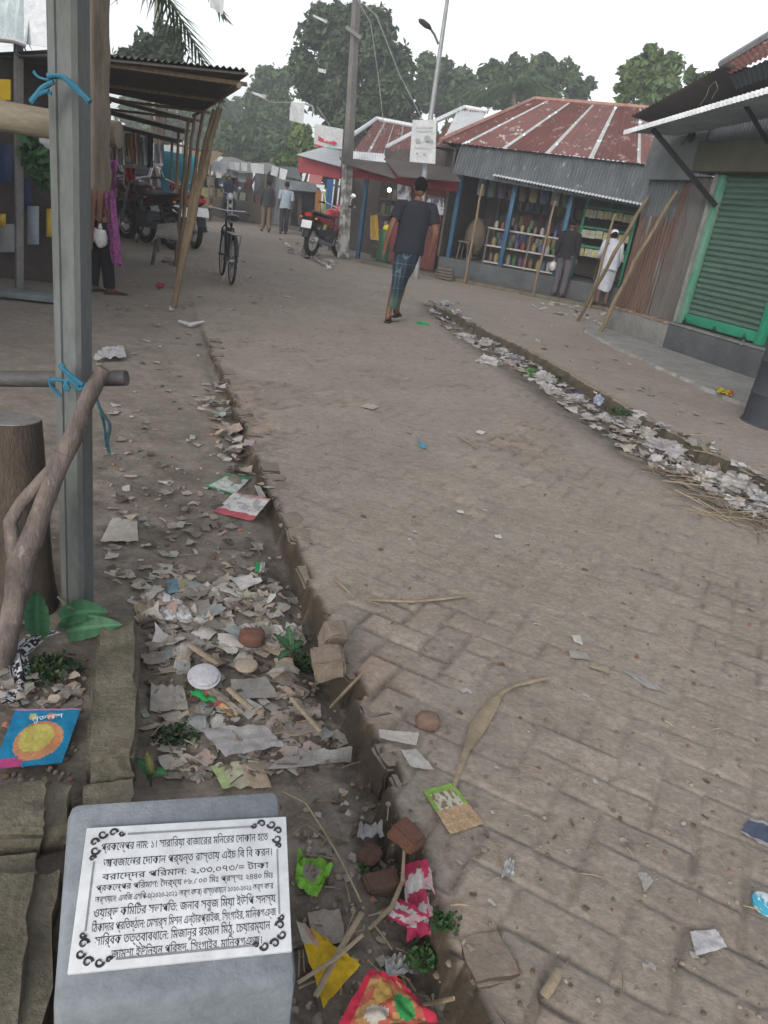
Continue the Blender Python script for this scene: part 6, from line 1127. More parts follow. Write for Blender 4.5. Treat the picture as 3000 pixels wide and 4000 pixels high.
piece('paper', 'small white sliver, upper one in mid road', [(1785, 2005), (1815, 2014), (1808, 2000), (1783, 1996)], (.72, .71, .69), .006, 4, 4, 36, 'paper')
piece('plastic_bag', 'white plastic bag lying on the dirt beyond the dark pole end', [(365, 1420), (495, 1412), (480, 1365), (400, 1372)], (.62, .60, .62), .05, 12, 10, 37, 'plastic bag', lift=.02)
b = MB(); P = [on_ground(x, y) for x, y in ((700, 1265), (740, 1278), (793, 1268))]; b.tube([P[0] + [0, 0, .03], P[1] + [0, 0, .02], P[2] + [0, 0, .03]], [.02, .045, .02], 10, flatten=.6); tag(b.build('foam_tray', M['plastic'], None), 'white curved foam piece at the far head of the broken road edge', 'tray')
piece('wrapper', 'yellow and red snack packet on the edge of the concrete apron', [(2795, 1550), (2850, 1568), (2862, 1552), (2790, 1532)], lambda u, v: (.6, .52, .02) if mnoise.noise(Vector((u * 4, v * 4, 3))) > -.12 else (.55, .06, .05), .06, 12, 10, 38, lift=.05)
piece('wrapper', 'red scrap on the dirt beside the leaning bamboo prop', [(605, 1122), (640, 1130), (645, 1110), (615, 1105)], (.5, .04, .08), .03, 6, 6, 39)
piece('paper', 'pink and white long scrap at the broken road edge halfway up', [(770, 1602), (880, 1622), (890, 1606), (775, 1590)], lambda u, v: (.5, .3, .26) if v > .6 else (.6, .56, .5), .02, 10, 5, 40, 'paper')
piece('wrapper', 'pinkish foil square on the dirt left of the road edge', [(950, 1745), (990, 1748), (995, 1725), (955, 1722)], (.50, .40, .42), .02, 6, 6, 41)
piece('paper', 'upright white torn card at the road edge above the red banded packet', [(1010, 1945), (1040, 1950), (1015, 1905), (992, 1900)], (.62, .64, .62), .01, 6, 5, 42, 'paper')
piece('wrapper', 'tiny green and white foil twist in the ditch', [(995, 2240), (1030, 2245), (1035, 2205), (1000, 2205)], lambda u, v: (.04, .4, .15) if u < .45 else (.65, .65, .65), .03, 6, 6, 43)
piece('wrapper', 'faded blue and cream wrapper in the thick of the litter', [(655, 2325), (745, 2320), (735, 2270), (650, 2275)], lambda u, v: (.16, .28, .34) if u < .5 else (.42, .40, .26), .03, 8, 8, 44)
piece('plastic_bag', 'crumpled white foil between the yellow and pink packets', [(1505, 3835), (1610, 3815), (1570, 3755), (1500, 3760)], (.70, .70, .72), .04, 12, 10, 45, 'foil')
piece('plastic_bag', 'grey plastic bag in the ditch under the broken bricks', [(1390, 3290), (1500, 3285), (1485, 3235), (1400, 3235)], (.40, .40, .42), .04, 12, 10, 46, 'plastic bag')
piece('plastic_bag', 'small white plastic twist on the road edge at lower middle', [(1955, 3440), (2005, 3435), (2000, 3375), (1970, 3375)], (.60, .61, .63), .03, 8, 8, 47, 'plastic bag')
c = on_ground(795, 2680); m = MB(); m.lathe([(.050, .0), (.052, .004), (.046, .006), (.044, .014), (.034, .02), (.012, .022)], c + [0, 0, .035], 28, (.1, -.25, 1)); tag(m.build('cup_lid', mat('clear_lid', (.60, .60, .64), (.48, .48, .52), 12, .2, trans=.3), None), 'clear domed cup lid resting on the green and orange packet', 'lid')
c = on_ground(960, 2630); m = MB(); m.lathe([(.035, 0), (.038, .006), (.036, .012), (.03, .014)], c + [0, 0, .025], 20); tag(m.build('disc', flat((.33, .27, .21), .9), None), 'round tan wooden disc among the litter', 'disc')
# black and white cloth strip, twigs, stalk, bricks, stones
b = MB(); P = [on_ground(x, y) for x, y in ((195, 2505), (130, 2530), (60, 2590), (75, 2680), (55, 2740), (-20, 2770))]; 
for i in range(len(P) - 1): b.sheet(P[i] + [-.02, -.01, .05 - .008 * i], P[i] + [.03, .02, .03 - .004 * i], P[i + 1] + [.03, .02, .03 - .004 * i], P[i + 1] + [-.02, -.01, .05 - .008 * i], 12, 10, lambda u, v: .008 * math.sin(u * 9), lambda u, v: (.72, .73, .78) if u < .12 or u > .88 or mnoise.noise(Vector((u * 7, v * 5 + i * 5, 2))) > .02 else (.03, .03, .045))
tag(b.build('cloth_strip', M['paper'], None, angle=70), 'black and white patterned cloth strip hanging beside the forked branch foot', 'cloth')
def stalk(name, label, pts, wid, z=.012, m_=None, cat='stalk', group=None, fl_=.45):
    P = [on_ground(x, y) + [0, 0, z] for x, y in pts]; b = MB(); L_, R_ = [], []
    for i in range(len(P) - 1):
        for k in range(4): u = k / 4; L_.append(lerp(P[i], P[i + 1], u)); R_.append(wid[i] * (1 - u) + wid[i + 1] * u)
    L_.append(P[-1]); R_.append(wid[-1]); b.tube(L_, R_, 8, flatten=fl_); return tag(b.build(name, m_ or M['dry'], None), label, cat, group)
stalk('dry_stalk', 'long bent dry banana stalk with a widened pale leaf sheath on the road', [(1770, 3085), (1795, 3010), (1820, 2940), (1860, 2860), (1910, 2780), (1950, 2720), (2000, 2690), (2140, 2655)], [.006, .008, .010, .024, .022, .010, .009, .010], fl_=.3)
stalk('dry_stalk', 'straight dry stalk lying across the road near its broken edge', [(1430, 2352), (1600, 2360), (1720, 2350), (1828, 2335)], [.007, .010, .009, .008])
stalk('dry_stalk', 'short split stick beside the road edge bricks', [(1298, 2262), (1345, 2305), (1385, 2345)], [.006, .007, .004])
stalk('dry_stalk', 'stout grey stick slanting out of the ditch over the loose brick', [(1290, 2790), (1345, 2730), (1412, 2660)], [.010, .010, .008], .03)
stalk('dry_stalk', 'pair of parallel straws on the pinkish sheet', [(1135, 2755), (1190, 2820), (1250, 2890)], [.008, .009, .008], .03)
stalk('dry_stalk', 'long thin curved stem arching right of the marker block', [(1100, 3125), (1190, 3170), (1260, 3280), (1330, 3400), (1405, 3560)], [.0025] * 5, .03)
stalk('dry_stalk', 'straw leaning over the pink sweet packet', [(1430, 3690), (1520, 3600), (1560, 3500), (1567, 3365)], [.004, .006, .005, .003], .05)
stalk('dry_stalk', 'tan reed lying across the yellow packet', [(1220, 3970), (1290, 3830), (1400, 3640)], [.006, .007, .006], .06)
stalk('dry_stalk', 'second reed crossing the first one at the yellow packet', [(1400, 3740), (1300, 3830), (1150, 3930)], [.004, .005, .004], .07)
stalk('dry_stalk', 'short reed in the mud under the red noodle packet edge', [(1620, 3945), (1700, 3930), (1770, 3915)], [.004, .005, .004])
stalk('dry_stalk', 'small flat stick on the road at the bottom centre', [(2120, 3905), (2150, 3860), (2180, 3805)], [.010, .011, .010])
stalk('dry_stalk', 'grey brown stick half sunk in litter beside the red brick shard', [(735, 2545), (800, 2590), (850, 2625)], [.012, .013, .008], .03)
stalk('dry_stalk', 'brown rolled bark piece pointing at the torn packet', [(890, 2720), (940, 2765), (985, 2800)], [.010, .012, .009], .03)
stalk('dry_stalk', 'slender twig on the road up by the litter drain', [(1790, 1710), (1830, 1735), (1862, 1755)], [.008, .008, .005])
def stone(label, px, r, m_, seed, name='brick_piece', cat='brick', squash=.6, sink=.3):
    p = on_ground(*px); b = MB(); b.ball(p + [0, 0, r * squash * (1 - sink)], (r, r * .8, r * squash), 14, 10, lambda d: (max(abs(d.x), abs(d.y), abs(d.z)) ** -.55) * (1 + .16 * mnoise.noise(d * 1.7 + Vector((seed, 0, 0))) + .06 * mnoise.noise(d * 6 + Vector((seed, 0, 0))))); return tag(b.build(name, m_, None, angle=60), label, cat)
def loose_brick(label, px, rz, rx, ry, sz, m_, seed, dz=.0):
    p = on_ground(*px); bm = bmesh.new(); bmesh.ops.create_cube(bm, size=1.0); bmesh.ops.bevel(bm, geom=list(bm.edges), offset=.08, segments=2, affect='EDGES'); bmesh.ops.subdivide_edges(bm, edges=list(bm.edges), cuts=4, use_grid_fill=True)
    mt = Matrix.Translation(V3(p) + Vector((0, 0, sz[2] * .4 + dz))) @ Matrix.Rotation(rz, 4, 'Z') @ Matrix.Rotation(rx, 4, 'X') @ Matrix.Rotation(ry, 4, 'Y')
    for v in bm.verts: q_ = Vector((v.co.x * sz[0], v.co.y * sz[1], v.co.z * sz[2])); q_ += Vector((mnoise.noise(q_ * 22 + Vector((seed, 0, 0))), mnoise.noise(q_ * 22 + Vector((0, seed, 0))), mnoise.noise(q_ * 22 + Vector((0, 0, seed))))) * .009; v.co = mt @ q_
    me = bpy.data.meshes.new('brick'); bm.to_mesh(me); bm.free(); me.materials.append(m_); me.shade_smooth(); me.set_sharp_from_angle(angle=math.radians(50)); o = bpy.data.objects.new('loose_brick', me); COL.objects.link(o); return tag(o, label, 'brick', 'loose bricks at the road edge')
db = mat('dirty_brick', (.20, .165, .135), (.155, .12, .095), 9, .95, .5, 70, c3=(.17, .085, .06), lo3=.6, hi3=.75)
rbk = mat('red_brick', (.155, .068, .045), (.10, .055, .042), 9, .9, .5, 70)
loose_brick('loose dusty brick standing on end in the gap of the road edge', (1292, 2545), .5, .35, .1, (.075, .075, .10), db, 1, .02)
loose_brick('squat dusty brick tilted below the standing one at the gap', (1275, 2640), .3, .1, -.15, (.10, .09, .08), db, 2, .02)
loose_brick('broken reddish brick end sticking out of the road edge under the lime packet', (1585, 3290), .9, .15, .2, (.055, .075, .045), rbk, 3, .0)
loose_brick('dark red brick lump sunk in the ditch above the pink packet', (1480, 3470), .4, .1, .1, (.085, .055, .035), mat('dark_brick', (.11, .06, .045), (.08, .055, .04), 9, .95, .5, 70), 4)
loose_brick('mossy red brick lump in the ditch by the lime green packet', (1440, 3360), 1.0, .1, .1, (.065, .045, .03), mat('dark_brick', (.11, .06, .045), (.08, .055, .04), 9, .95, .5, 70), 5)
stone('red brown brick shard lying in the litter beside a green weed', (980, 2520), .048, rbk, 3, squash=.55, sink=-.2)
stone('smooth brown stone on the road beside the folded white paper', (1668, 2835), .036, mat('brown_stone', (.20, .13, .10), (.15, .10, .08), 8, .9, .3, 60), 8, 'stone', 'stone', .7)
# road edge bricks: individual pavers showing their ends along the step
q = random.Random(15); m = MB()
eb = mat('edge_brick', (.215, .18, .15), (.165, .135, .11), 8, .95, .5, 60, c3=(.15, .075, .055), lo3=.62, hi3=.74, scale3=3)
s_ = .28
while s_ < 7.2:
    w = q.uniform(.085, .15) if s_ < 2.4 else q.uniform(.10, .22)
    if not (2.28 < s_ < 2.42 or 1.86 < s_ < 1.98 or 1.30 < s_ < 1.40) and q.random() > .05:
        e = .655 + q.uniform(-.02, .02); p = S(s_ + w / 2, e + .055, -.0605 + q.uniform(-.016, .004)); bm = bmesh.new(); bmesh.ops.create_cube(bm, size=1.0); bmesh.ops.bevel(bm, geom=list(bm.edges), offset=.07, segments=2, affect='EDGES'); bmesh.ops.subdivide_edges(bm, edges=list(bm.edges), cuts=3, use_grid_fill=True)
        mt = Matrix.Translation(V3(p)) @ Matrix.Rotation(ROT_S + q.uniform(-.10, .10), 4, 'Z') @ Matrix.Rotation(q.uniform(-.03, .05), 4, 'X') @ Matrix.Rotation(q.uniform(-.05, .05), 4, 'Y'); sd = q.uniform(0, 50); bm.verts.ensure_lookup_table(); vs = []
        for v in bm.verts: q_ = Vector((v.co.x * (w - .005), v.co.y * .11, v.co.z * .125)); q_ += Vector((mnoise.noise(q_ * 25 + Vector((sd, 0, 0))), mnoise.noise(q_ * 25 + Vector((0, sd, 0))), mnoise.noise(q_ * 25 + Vector((0, 0, sd))))) * .010; vs.append(mt @ q_)
        bm.verts.index_update(); o_ = len(m.f); m.add(vs, [tuple(v.index for v in f.verts) for f in bm.faces]); m.mi[o_:] = [0 if f.normal.z > .6 else 1 for f in bm.faces]; bm.free()  # side faces take the darker brick, picked by face normal
    s_ += w + .004
tag(m.build('road_edging', [eb, mat('dark_brick_side', (.075, .055, .043), (.05, .043, .033), 8, .95, .5, 60, c3=(.10, .045, .033), lo3=.6, hi3=.72, scale3=3)], None, angle=60), kind='structure')
# ---------------------------------------------------------------- plants near the camera
def big_leaf(parent, base, tip, width, curl, fold, col, up=(0, 0, 1), heart=True):
    A, T = V3(base), V3(tip); ax = T - A; side = ax.cross(Vector(up)).normalized(); nr = side.cross(ax).normalized(); m = MB(); nu, nv = 12, 16; o = 0
    for j in range(nv + 1):
        v = j / nv; w = width * (math.sin(math.pi * min(1, v * .93 + .07)) ** .65) * (1 - .35 * v)
        for i in range(nu + 1):
            u = i / nu * 2 - 1; rip = .0035 * math.sin(v * 34 - abs(u) * 5) * abs(u); m.v.append(tuple(A + ax * v + side * (u * w) + nr * (curl * math.sin(math.pi * v) + fold * abs(u) * w + rip) - ax * (.10 * abs(u) * (heart and v < .2))))
    for j in range(nv):
        for i in range(nu):
            a = j * (nu + 1) + i; k = abs((i + .5) / nu * 2 - 1); m._f((a, a + 1, a + nu + 2, a + nu + 1), tuple(x * (1.5 if k < .09 else 1 + .12 * math.sin(j * 2.1)) for x in col))
    return m.build('leaf', M['leaf'], parent, angle=80)
Yl = Yp - .10; bp0 = on_ground(250, 2480); pl_ = thing('broadleaf_plant', bp0, 'young plant with three broad dark green leaves at the foot of the concrete post', 'plant')
cL = (.035, .115, .055)
big_leaf(pl_, D(150, 2475, Yl - .13), D(148, 2305, Yl - .12), .052, .008, .06, cL, (0, -1, .45)); big_leaf(pl_, D(240, 2420, Yl + .02), D(425, 2390, Yl - .02), .055, .03, .15, (.03, .105, .05), (0, -.6, .8)); big_leaf(pl_, D(235, 2475, Yl - .02), D(480, 2440, Yl - .06), .052, .02, .30, (.05, .135, .07), (0, -.7, .7))
m = MB(); m.tube([bp0, D(160, 2490, Yl - .08), D(150, 2475, Yl - .13)], .004, 6); m.tube([bp0, D(200, 2475, Yl), D(240, 2450, Yl)], .004, 6); m.tube([D(225, 2330, Yl + .05), D(260, 2370, Yl + .03), D(290, 2378, Yl)], .003, 6); m.build('stem', flat((.16, .13, .08), .8), pl_)
def weed(label, px, r, n_, col, seed, spread=(1, 1, .7), size=.012, name='weed'):
    p = on_ground(*px); t = thing(name, p, label, 'weed', None); rng = np.random.default_rng(seed); v, c = leaf_cloud([p + [0, 0, r * .25], p + [r * .5, 0, r * .2], p - [r * .5, r * .2, -r * .2]], [[r * spread[0], r * spread[1], r * .5 * spread[2]]] * 3, n_, size, (col, tuple(x * 1.8 for x in col)), rng); v[:, 2] = np.maximum(v[:, 2], p[2] + .002); leaf_mesh('leaves', v, c, t)
    m = MB(); q_ = random.Random(seed)
    for i in range(9): a = q_.uniform(0, 6.28); m.tube([p, p + np.array([math.cos(a) * r * .5, math.sin(a) * r * .5, r * .6])], .0018, 5)
    m.build('stem', flat((.06, .10, .04), .8), t); return t
dg = (.014, .038, .011)
weed('low dark green weed patch between the cloth strip and the kerb', (200, 2625), .07, 420, dg, 1, size=.011); weed('dark weed growing in the litter left of the torn packet', (690, 2875), .045, 260, dg, 2, size=.010); weed('weed beside the red brown brick shard at the gap', (1170, 2600), .05, 240, dg, 3, size=.012)
weed('small weed under the lower end of the pink sweet packet', (1660, 3745), .03, 150, (.02, .06, .015), 4, size=.009); weed('small weed in the step shade right of the pink packet', (1738, 3600), .025, 110, (.02, .06, .015), 5, size=.008); weed('tiny sprig of weed in the ditch by the brick lumps', (1425, 3400), .018, 60, (.03, .08, .02), 6, size=.009)
weed('short weed along the drain wall below the leaning poles', (2185, 1478), .07, 120, (.03, .05, .018), 7, size=.02); weed('straggling weed along the drain wall farther down', (2420, 1618), .08, 140, (.03, .05, .018), 8, size=.02)
sd = thing('seedling', on_ground(590, 3060), 'seedling with glossy oval leaves behind the block corner', 'plant'); q0 = on_ground(590, 3070); z_ = .03
big_leaf(sd, q0 + [0, 0, z_], on_ground(655, 3085) + [0, 0, .05], .022, .012, .1, (.04, .14, .05)); big_leaf(sd, q0 + [0, 0, z_], on_ground(530, 3020) + [0, 0, .05], .02, .012, .1, (.035, .11, .05)); big_leaf(sd, q0 + [0, 0, z_], on_ground(570, 3010) + [0, 0, .07], .012, .012, .1, (.12, .13, .04)); m = MB(); m.tube([q0, q0 + [0, 0, .045]], .003, 6); m.build('stem', flat((.08, .10, .04), .8), sd)
sd = thing('seedling', on_ground(1120, 2570), 'sprouting seedling with pale green leaves above the brick gap', 'plant'); q0 = on_ground(1130, 2580)
for i, (x, y) in enumerate(((1060, 2530), (1120, 2500), (1180, 2560), (1080, 2640), (1190, 2610))): big_leaf(sd, q0 + [0, 0, .04], on_ground(x, y) + [0, 0, .06], .018, .01, .1, (.06, .14, .07) if i % 2 else (.035, .10, .04))
m = MB(); m.tube([q0, q0 + [0, 0, .055]], .003, 6); m.build('stem', flat((.12, .10, .05), .8), sd)
# ---------------------------------------------------------------- litter heaps: larger bags as things, the countless rest as stuff
def ground_many(xs, ys_):
    z = np.full(len(xs), -.02); P = np.array([ray(x, y) for x, y in zip(xs, ys_)])
    for _ in range(4): k = (z - CAM_H) / P[:, 2]; W_ = CP + P * k[:, None]; z = hz(W_[:, 0], W_[:, 1])[0]
    W_[:, 2] = z; return W_
def scrap(mb, c, r, asp, rot, lift, col, seed, n_=4, amp=.3, tilt=(0, 0)):
    ca, sa = math.cos(rot), math.sin(rot); o = len(mb.v); q_ = random.Random(seed); cu = q_.uniform(-1, 1) * q_.random() * .9; th = q_.uniform(0, 3.14); ct, st_ = math.cos(th), math.sin(th); rd = q_.random() < .35
    for j in range(n_ + 1):
        for i in range(n_ + 1):
            x, y = (i / n_ - .5) * 2 * r, (j / n_ - .5) * 2 * r * asp
            if rd: f = .62 + .38 / max(1, math.hypot(x, y / asp) / r); x *= f; y *= f
            if i in (0, n_) or j in (0, n_): x *= q_.uniform(.82, 1.06); y *= q_.uniform(.82, 1.06)
            X, Y = c[0] + ca * x - sa * y, c[1] + sa * x + ca * y; e = (x * ct + y * st_); z = cu * e * e / r + (abs(cu) * r * .5 if cu < 0 else 0)
            mb.v.append((X, Y, c[2] + lift + z + abs(q_.gauss(0, amp * r * .5)) + tilt[0] * x + tilt[1] * y + r * .3 * (abs(tilt[0]) + abs(tilt[1]))))
    for j in range(n_):
        for i in range(n_):
            a = o + j * (n_ + 1) + i; k = q_.uniform(.93, 1.05); mb._f((a, a + 1, a + n_ + 2, a + n_ + 1), tuple(v * k for v in col))
def inpoly(x, y, P):
    r = False; j = len(P) - 1
    for i in range(len(P)):
        if (P[i][1] > y) != (P[j][1] > y) and x < (P[j][0] - P[i][0]) * (y - P[i][1]) / (P[j][1] - P[i][1]) + P[i][0]: r = not r
        j = i
    return r
def sample(P, n_, q_):
    x0, x1 = min(p[0] for p in P), max(p[0] for p in P); y0, y1 = min(p[1] for p in P), max(p[1] for p in P); out = []
    while len(out) < n_:
        x, y = q_.uniform(x0, x1), q_.uniform(y0, y1)
        if inpoly(x, y, P): out.append((x, y))
    return out
q = random.Random(31)
dirty = [(.36, .325, .285), (.42, .385, .345), (.29, .26, .225), (.50, .475, .44), (.24, .205, .17), (.40, .325, .255), (.54, .52, .50), (.31, .28, .25), (.46, .36, .32), (.34, .37, .37), (.52, .44, .36), (.40, .42, .34)]
lit = MB()
def fill(P, n_, r0, r1, pal_, amp=.25, tl=.3, lift=(.004, .03)):
    S_ = sample(P, n_, q); W_ = ground_many([s[0] for s in S_], [s[1] for s in S_])
    for w in W_:
        d_ = max(1, w[1]); r = q.uniform(r0, r1) * min(1.6, .6 + .3 * d_); c = pal_[q.randrange(len(pal_))]; scrap(lit, w, r, q.uniform(.25, 1), q.uniform(0, 6.28), q.uniform(*lift), c, q.random(), 4, amp * q.uniform(.3, 1), (q.uniform(-tl, tl), q.uniform(-tl, tl)))
fill([(420, 2230), (900, 2180), (1130, 2300), (1230, 2560), (1250, 2800), (1400, 3000), (700, 3060), (560, 2800), (580, 2450)], 230, .006, .036, dirty, .25, .08, (.0, .006)); fill([(420, 2230), (900, 2180), (1130, 2300), (1230, 2560), (1250, 2800), (1400, 3000), (700, 3060), (560, 2800), (580, 2450)], 330, .004, .016, [(.12, .095, .07), (.17, .135, .10), (.09, .07, .055), (.21, .18, .14)], .2, .2, (.002, .01))
fill([(560, 2330), (1000, 2250), (1180, 2480), (1050, 2560), (600, 2560)], 170, .010, .046, dirty + [(.54, .52, .505), (.62, .60, .59)], .3, .09, (.0, .009))
fill([(400, 1950), (900, 1900), (1120, 2200), (1150, 2350), (420, 2250)], 120, .004, .022, dirty + [(.12, .1, .08)] * 4, .2, .12, (.002, .01))
fill([(380, 1300), (760, 1280), (1000, 1800), (1080, 2050), (400, 1950)], 110, .004, .022, dirty + [(.55, .53, .5)] + [(.13, .11, .09)] * 4, .2, .12, (.002, .008))
fill([(760, 1480), (860, 1500), (980, 1850), (900, 1900)], 60, .012, .04, dirty + [(.6, .58, .56)])
fill([(1130, 3150), (1440, 3060), (1700, 3500), (1850, 4000), (1150, 4000)], 190, .003, .015, dirty[:6] + [(.12, .095, .07), (.16, .13, .10)] * 3, .2, .15, (.002, .008))
fill([(0, 2650), (330, 2650), (300, 2790), (0, 2790)], 40, .006, .02, dirty); fill([(0, 2050), (60, 2100), (60, 2450), (0, 2500)], 14, .03, .06, [(.5, .48, .46), (.42, .38, .3)])
fill([(380, 1000), (700, 1000), (760, 1280), (380, 1300)], 40, .008, .03, dirty + [(.6, .58, .56)])
tag(lit.build('litter', M['paper'], None, angle=45), kind='stuff')
lit = MB(); pale = [(.56, .55, .54), (.64, .62, .62), (.47, .44, .42), (.38, .345, .31), (.72, .71, .72), (.53, .50, .51), (.50, .43, .38)]
DRP = [(1640, 1180), (1790, 1175), (1800, 1260), (1900, 1330), (2020, 1390), (2120, 1440), (2320, 1560), (2600, 1720), (2860, 1860), (3000, 1930), (3000, 2040), (2900, 2000), (2720, 1910), (2470, 1780), (2240, 1620), (1990, 1440), (1740, 1290)]
fill(DRP, 430, .012, .046, pale, .3, .16, (.0, .02)); fill(DRP, 220, .008, .022, [(.10, .085, .07), (.15, .125, .10), (.2, .17, .14)], .3, .25, (.0, .03)); fill([(2500, 1790), (2640, 1800), (3000, 2010), (3000, 2060), (2780, 1970)], 60, .008, .03, dirty, .2, .2)
fill([(1080, 930), (1180, 960), (1330, 1040), (1300, 1060), (1130, 990)], 60, .03, .07, pale); fill([(2050, 1170), (2420, 1230), (2380, 1290), (2300, 1260), (2060, 1200)], 40, .02, .05, pale)
tag(lit.build('drain_litter', M['paper'], None, angle=45), kind='stuff')
lit = MB(); fill([(900, 1200), (1600, 1250), (2500, 1850), (3000, 2250), (3000, 4000), (2000, 4000), (1400, 2500), (1050, 1750)], 150, .004, .013, [(.40, .36, .32), (.33, .29, .25), (.58, .56, .53), (.16, .13, .10), (.30, .26, .22)], .15, .1, (.001, .004))
fill([(1850, 1200), (2250, 1200), (2600, 1500), (2900, 1700), (3000, 1850), (2500, 1600), (2000, 1300)], 60, .008, .03, dirty, .15, .1, (.001, .004)); fill([(600, 950), (1500, 1050), (1600, 1180), (800, 1220)], 40, .012, .035, dirty + [(.55, .52, .48)], .2, .1, (.001, .005))
tag(lit.build('road_litter', M['paper'], None, angle=45), kind='stuff')
tw = MB()
def twigs(P, n_, l0, l1, r):
    S_ = sample(P, n_, q); W_ = ground_many([s[0] for s in S_], [s[1] for s in S_])
    for w in W_:
        a = q.uniform(0, 6.28); L = q.uniform(l0, l1) * min(2, .5 + .35 * max(1, w[1])); d_ = np.array([math.cos(a), math.sin(a), q.uniform(-.1, .25)]) * L; k = q.uniform(.6, 1.3); tw.cur = (k, k * .97, k * .92)
        tw.tube([w + [0, 0, .006], w + d_ * .5 + [0, 0, .01], w + d_ + [0, 0, .008]], [r * q.uniform(.6, 1.3)] * 3, 5)
twigs([(420, 2150), (1130, 2100), (1400, 2950), (1800, 3950), (1160, 3950), (700, 3050), (560, 2800)], 120, .02, .09, .002)
twigs([(1300, 2000), (3000, 2050), (3000, 3900), (1900, 3900)], 45, .02, .06, .0018); twigs([(2450, 1800), (2640, 1830), (3000, 2040), (3000, 2120), (2750, 2020)], 90, .06, .16, .003); twigs(DRP, 90, .04, .12, .0035)
tag(tw.build('twig_litter', mat('twig', (.30, .25, .18), (.17, .135, .10), 12, .9, attr=True), None), kind='stuff')
pb_ = MB(); 
for P, n_, r0, r1 in (([(420, 1700), (950, 1700), (1150, 2300), (1400, 3000), (1850, 4000), (1150, 4000), (700, 3050), (430, 2300)], 260, .003, .008), ([(1100, 1500), (3000, 2200), (3000, 4000), (2000, 4000)], 320, .0015, .005), ([(0, 2600), (330, 2650), (280, 3100), (0, 3100)], 120, .003, .009)):
    S_ = sample(P, n_, q); W_ = ground_many([s[0] for s in S_], [s[1] for s in S_])
    for w in W_:
        r = q.uniform(r0, r1) * (1 + .3 * w[1]); k = q.uniform(.5, 1.25); pb_.cur = (k, k * .98, k * .95) if q.random() > .12 else (k * 1.05, k * .62, k * .5); sx = q.uniform(.6, 1.2); pb_.ball(w + [0, 0, r * .3], (r * sx, r, r * .7), 6, 4, lambda d: 1 + .2 * mnoise.noise(d * 2 + Vector((w[0] * 50, 0, 0))))
tag(pb_.build('gravel', mat('grit', (.25, .215, .185), (.17, .145, .12), 20, .95, attr=True), None), kind='stuff')
# damp crumbling wall along the far side of the drain
m = MB(); ss = np.linspace(-.5, 11.9, 420); o_ = None
for i, s_ in enumerate(ss):
    g_ = float(np.interp(s_, GR_S, GR_N)) + .05 * (vnoise(np.array([s_]), np.array([0.0]), 2.1, 31)[0] - .5) + .05 * mnoise.noise(Vector((s_ * 5, 0, 3))) + .025 * mnoise.noise(Vector((s_ * 17, 2, 3))); f_ = 1 - max(0, (s_ - 10.4) / 1.5)
    zt = .030 * f_ + .012 * mnoise.noise(Vector((s_ * 9, 5, 0))) + .004
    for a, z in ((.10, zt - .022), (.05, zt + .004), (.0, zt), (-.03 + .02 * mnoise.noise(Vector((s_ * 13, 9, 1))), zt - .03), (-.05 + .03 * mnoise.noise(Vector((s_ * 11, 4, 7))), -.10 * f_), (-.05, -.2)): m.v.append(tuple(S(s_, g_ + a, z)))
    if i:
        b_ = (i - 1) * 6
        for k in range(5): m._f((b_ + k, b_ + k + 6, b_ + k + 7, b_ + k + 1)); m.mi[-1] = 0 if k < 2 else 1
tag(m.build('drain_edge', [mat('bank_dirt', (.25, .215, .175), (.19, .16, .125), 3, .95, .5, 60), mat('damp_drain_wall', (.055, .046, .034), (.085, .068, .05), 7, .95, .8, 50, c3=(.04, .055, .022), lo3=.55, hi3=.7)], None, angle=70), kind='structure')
# the larger plastic bags in the drain
def bag(label, px, r, seed, col=(.62, .61, .63), asp=(1.2, .8, .32)):
    p = on_ground(*px); b = MB(); rz = seed * 1.3; r *= .8; b.ball((0, 0, 0), (r * asp[0], r * asp[1], r * asp[2] * 1.5), 30, 18, lambda d: .8 + .55 * mnoise.noise(d * 1.9 + Vector((seed, 0, 0))) + .55 * abs(mnoise.noise(d * 4.5 + Vector((0, seed, 0)))) - .25 * abs(mnoise.noise(d * 9 + Vector((seed, seed, 0))))); ca, sa = math.cos(rz), math.sin(rz)
    b.v = [(p[0] + ca * x - sa * y, p[1] + sa * x + ca * y, max(p[2] - .02, p[2] + r * .18 + z)) for x, y, z in b.v]; c = tuple(col); b.c = [tuple(v * random.Random(i * 7 + seed).uniform(.9, 1.08) for v in c) for i in range(len(b.f))]
    return tag(b.build('plastic_bag', bagm, None, angle=30), label, 'plastic bag', 'plastic bags in the litter drain')
bagm = mat('bag_film', (.72, .71, .71), (.52, .50, .48), 10, .35, .4, 50, attr=True, trans=.2)
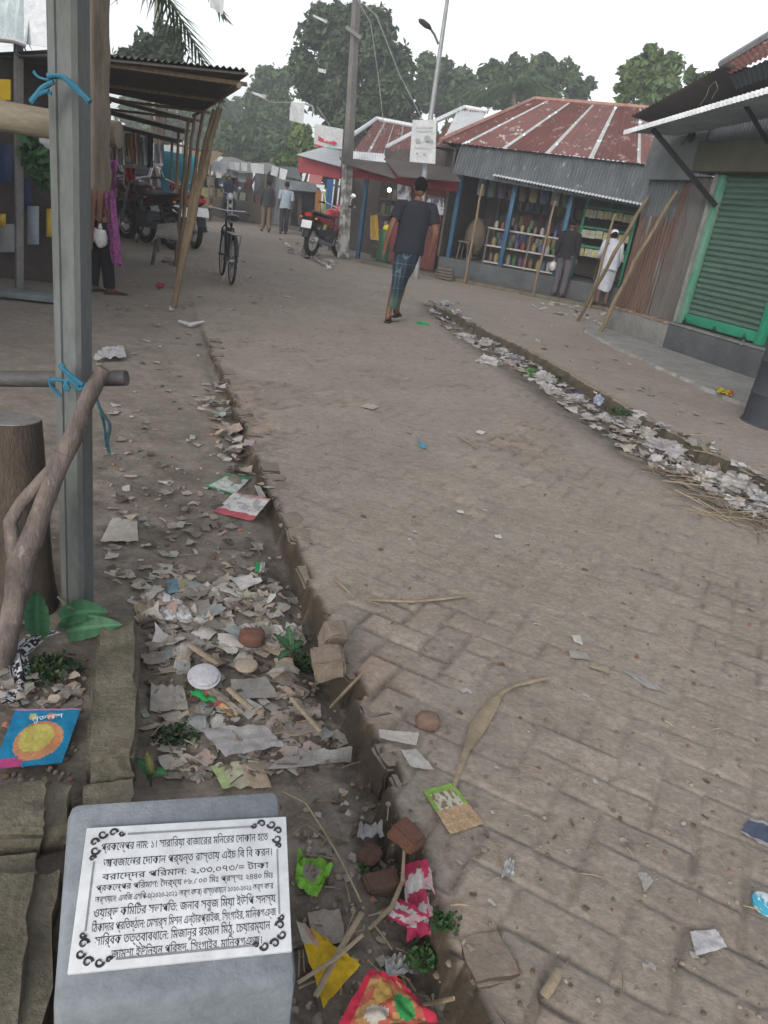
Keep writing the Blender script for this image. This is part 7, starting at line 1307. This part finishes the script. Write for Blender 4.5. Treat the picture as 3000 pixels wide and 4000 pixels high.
for i, (x, y, r, c, l) in enumerate(((1745, 1195, .17, (.62, .61, .68), 'pale violet and black heap of bags at the far head of the drain'), (1820, 1330, .17, (.60, .57, .60), 'lilac white bag uppermost below the walking man in the drain'), (1900, 1355, .20, (.55, .53, .51), 'broad cream bag against the drain wall'), (1960, 1380, .12, (.58, .57, .58), 'small white bag behind the broad cream one'), (1910, 1420, .15, (.66, .64, .66), 'bright white bag at the road side of the drain, above the green packet'), (1990, 1430, .13, (.52, .46, .43), 'peach tinted bag just left of the green packet'), (2015, 1405, .11, (.35, .35, .42), 'grey blue bag beside the drain wall'), (2130, 1490, .16, (.56, .55, .54), 'crumpled off white bag right of the green packet'), (2150, 1530, .14, (.62, .61, .61), 'white bag halfway along the drain'), (2240, 1560, .12, (.58, .57, .60), 'pale bag with a bluish tint before the white and blue carton'), (2360, 1640, .10, (.68, .68, .70), 'small bright white bag past the white and blue carton'), (2470, 1665, .21, (.60, .58, .57), 'largest swollen clear bag in the lower drain'), (2530, 1705, .15, (.66, .64, .61), 'long cream bag under the largest swollen one'), (2590, 1765, .19, (.56, .55, .57), 'wrinkled clear bag with grey folds in the lower drain'), (2640, 1800, .09, (.70, .70, .72), 'small white crumple below the wrinkled clear bag'), (2780, 1850, .11, (.55, .50, .47), 'pinkish bag standing up near the twigs'), (2880, 1905, .19, (.56, .55, .54), 'flat grey white bag among the twigs at the right edge'), (2960, 1950, .13, (.66, .66, .70), 'bluish white bag at the right edge of the drain'))): bag(l, (x, y), r, i + 1, c)
bag('bright green packet lying in the drain', (2068, 1462), .10, 40, (.10, .36, .06), (1.1, .8, .45)); bag('vivid green scrap behind the heel of the walking man', (1650, 1268), .08, 41, (.02, .42, .18), (1.4, .6, .3)); bag('dark blue and white carton crushed in the drain', (2335, 1570), .09, 42, (.5, .56, .75), (1.2, .7, .5)); bag('small purple packet tucked by the drain wall', (2255, 1545), .06, 43, (.12, .09, .32), (1.4, .6, .4))
bag('purple scrap in the rubbish at the foot of the leaning poles', (2285, 1232), .09, 44, (.25, .2, .6)); bag('terracotta coloured scrap in the rubbish by the leaning poles', (2260, 1222), .09, 45, (.40, .17, .12)); bag('white crumpled bag by the grocery kerb', (2165, 1192), .12, 46); bag('white bag on the apron behind the dark footed pole', (2380, 1303), .07, 47, (.7, .7, .74)); bag('grey white bag under the small wooden bench', (665, 1030), .17, 48, (.52, .53, .55))
# ---------------------------------------------------------------- evening haze
hzb = MB(); hzb.box((0, 150, 15.5), (520, 420, 33)); HB = bpy.data.materials.new('haze'); HB.use_nodes = True; nt = HB.node_tree; nt.nodes.remove(nt.nodes['Principled BSDF']); pv = nt.nodes.new('ShaderNodeVolumePrincipled'); pv.inputs['Color'].default_value = (.92, .95, 1, 1); pv.inputs['Density'].default_value = .004; pv.inputs['Anisotropy'].default_value = .2; nt.links.new(pv.outputs[0], nt.nodes['Material Output'].inputs['Volume'])
hb = hzb.build('haze', HB, None, smooth=False); hb['kind'] = 'stuff'
